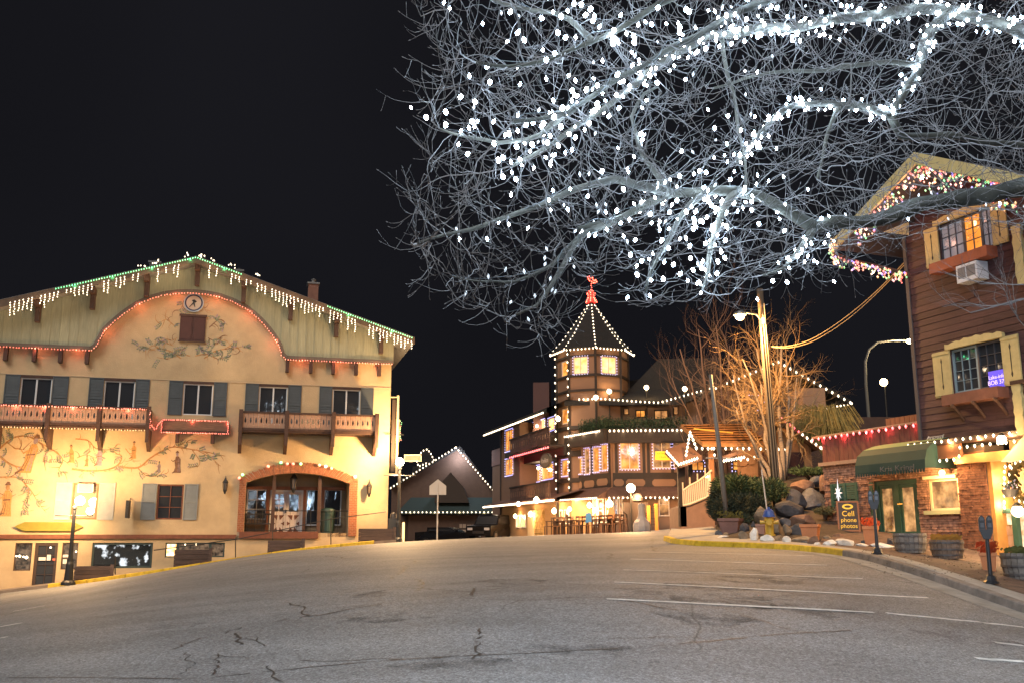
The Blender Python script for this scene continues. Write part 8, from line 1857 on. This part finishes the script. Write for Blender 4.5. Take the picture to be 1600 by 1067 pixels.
for i, (px, D) in enumerate(((866, 54.5), (880, 54), (893, 53.5), (905, 53), (918, 53), (931, 52.6), (944, 52.4), (957, 52.2), (969, 52))):
    q = GD(px, D); tb_ = thing('patio_table', ['first', 'second', 'third', 'fourth', 'fifth', 'sixth', 'seventh', 'eighth', 'ninth'][i]+' small dark patio table counted from the left of the restaurant front', 'table', (q.x, q.y, q.z), r.uniform(0, 1), 'tables on the restaurant patio'); MB().box(-.34, .34, -.34, .34, .71, .75).build('tabletop', CHM, tb_); [MB().box(a-.025, a+.025, c-.025, c+.025, 0, .71).build('leg', CHM, tb_) for a in (-.29, .29) for c in (-.29, .29)]
    for s_ in (-1, 1):
        chair(q.x+s_*.28, q.y-.25+r.uniform(-.2, .5), q.z, s_*1.3+r.uniform(-.5, .5), ORC if (i+s_) % 4 == 0 else CHM, f'{"orange-brown" if (i+s_) % 4 == 0 else "dark"} patio chair on the {"left" if s_ < 0 else "right"} of the '+['first', 'second', 'third', 'fourth', 'fifth', 'sixth', 'seventh', 'eighth', 'ninth'][i]+' patio table')
q = GD(919, 52.2); bs2 = thing('blue_bag', 'bright blue cloth draped over a patio chair back by the lattice door', 'cloth', (q.x, q.y-.3, q.z+.62)); MB().prism([(-.16, -.05), (.17, 0), (.15, .42), (.05, .48), (-.12, .44)], -.06, .06).build('cloth', M('blue_cloth', (.03, .16, .38), .8), bs2)
MB()
hp_ = GD(956, 52.8); hm = thing('host_stand', 'orange-brown upright host stand on the patio', 'stand', (hp_.x, hp_.y, hp_.z)); MB().prism([(-.2, 0), (.2, 0), (.22, .9), (.1, 1.35), (-.1, 1.4), (-.2, 1.0)], -.12, .12).build('body', ORC, hm)
# cars --------------------------------------------------------------------------
def car(lab, name, px, D, ang, suv, zoff=0):
    q = GD(px, D); t = thing(name, lab, 'car', (q.x, q.y, q.z+zoff), ang); CP_ = M('black_car_paint', (.010, .010, .012), .2, 0, spec=.8); L = 2.2; w = .88; hgt = 1.75 if suv else 1.4
    prof = [(-L, .35), (-L, .95), (-L+.1, 1.0), (-1.0, 1.08), (-.55, hgt-.08), (-.3, hgt), (1.3, hgt), (1.9 if suv else 1.35, 1.12), (L, 1.05), (L, .35)]
    b = MB(); n = len(prof)
    for s_, yy in ((-1, -w), (1, w)): pass
    vs = [(x, -w*(1 if z < 1.12 else .82), z) for x, z in prof]+[(x, w*(1 if z < 1.12 else .82), z) for x, z in prof]; b.add(vs, [tuple(range(n))[::-1], tuple(range(n, 2*n))]+[(i, (i+1) % n, (i+1) % n+n, i+n) for i in range(n)]); b.build('body', CP_, t)
    GL_ = GD_DARK; MB().add([(-.98, -w*.86, 1.12), (-.60, -w*.80, hgt-.12), (-.60, w*.80, hgt-.12), (-.98, w*.86, 1.12)], [(0,1,2,3)]).build('windscreen', GL_, t)
    for s_ in (-1, 1): MB().prism([(-.8, 1.13), (1.2, 1.13), (1.1, hgt-.12), (-.5, hgt-.12)], s_*w*.93, s_*w*.95).build('side_window', GL_, t)
    for sx in (-1.35, 1.35):
        for sy in (-w, w): wv = MB(); wv.tube([(sx, sy*.82, .34), (sx, sy*1.02, .34)], .34, 16); o = wv.build('wheel', M('tyre_black', (.015, .015, .015), .9), t); MB().tube([(sx, sy*1.021, .34), (sx, sy*1.03, .34)], .2, 10).build('rim', M('rim_silver', (.4, .4, .42), .3, .8), o)
    for sy in (-.6, .6): MB().box(-L-.02, -L+.02, sy-.18, sy+.18, .72, .88).build('headlight', M('headlight_glass', (.45, .45, .48), .15), t); MB().box(L-.02, L+.02, sy-.16, sy+.16, .8, .98).build('tail_light', M('tail_light_red', (.3, .01, .01), .3), t)
    MB().box(-L-.03, -L+.0, -.4, .4, .5, .68).build('grille', M('meter_silver', (.45, .47, .5)), t); return t
car('black sport utility vehicle parked in the dark left of the restaurant', 'parked_suv', 768, 66, R_(68), True, -.05); car('low dark sedan half hidden behind the crest of the road', 'parked_sedan', 700, 70, R_(160), False, -.25)
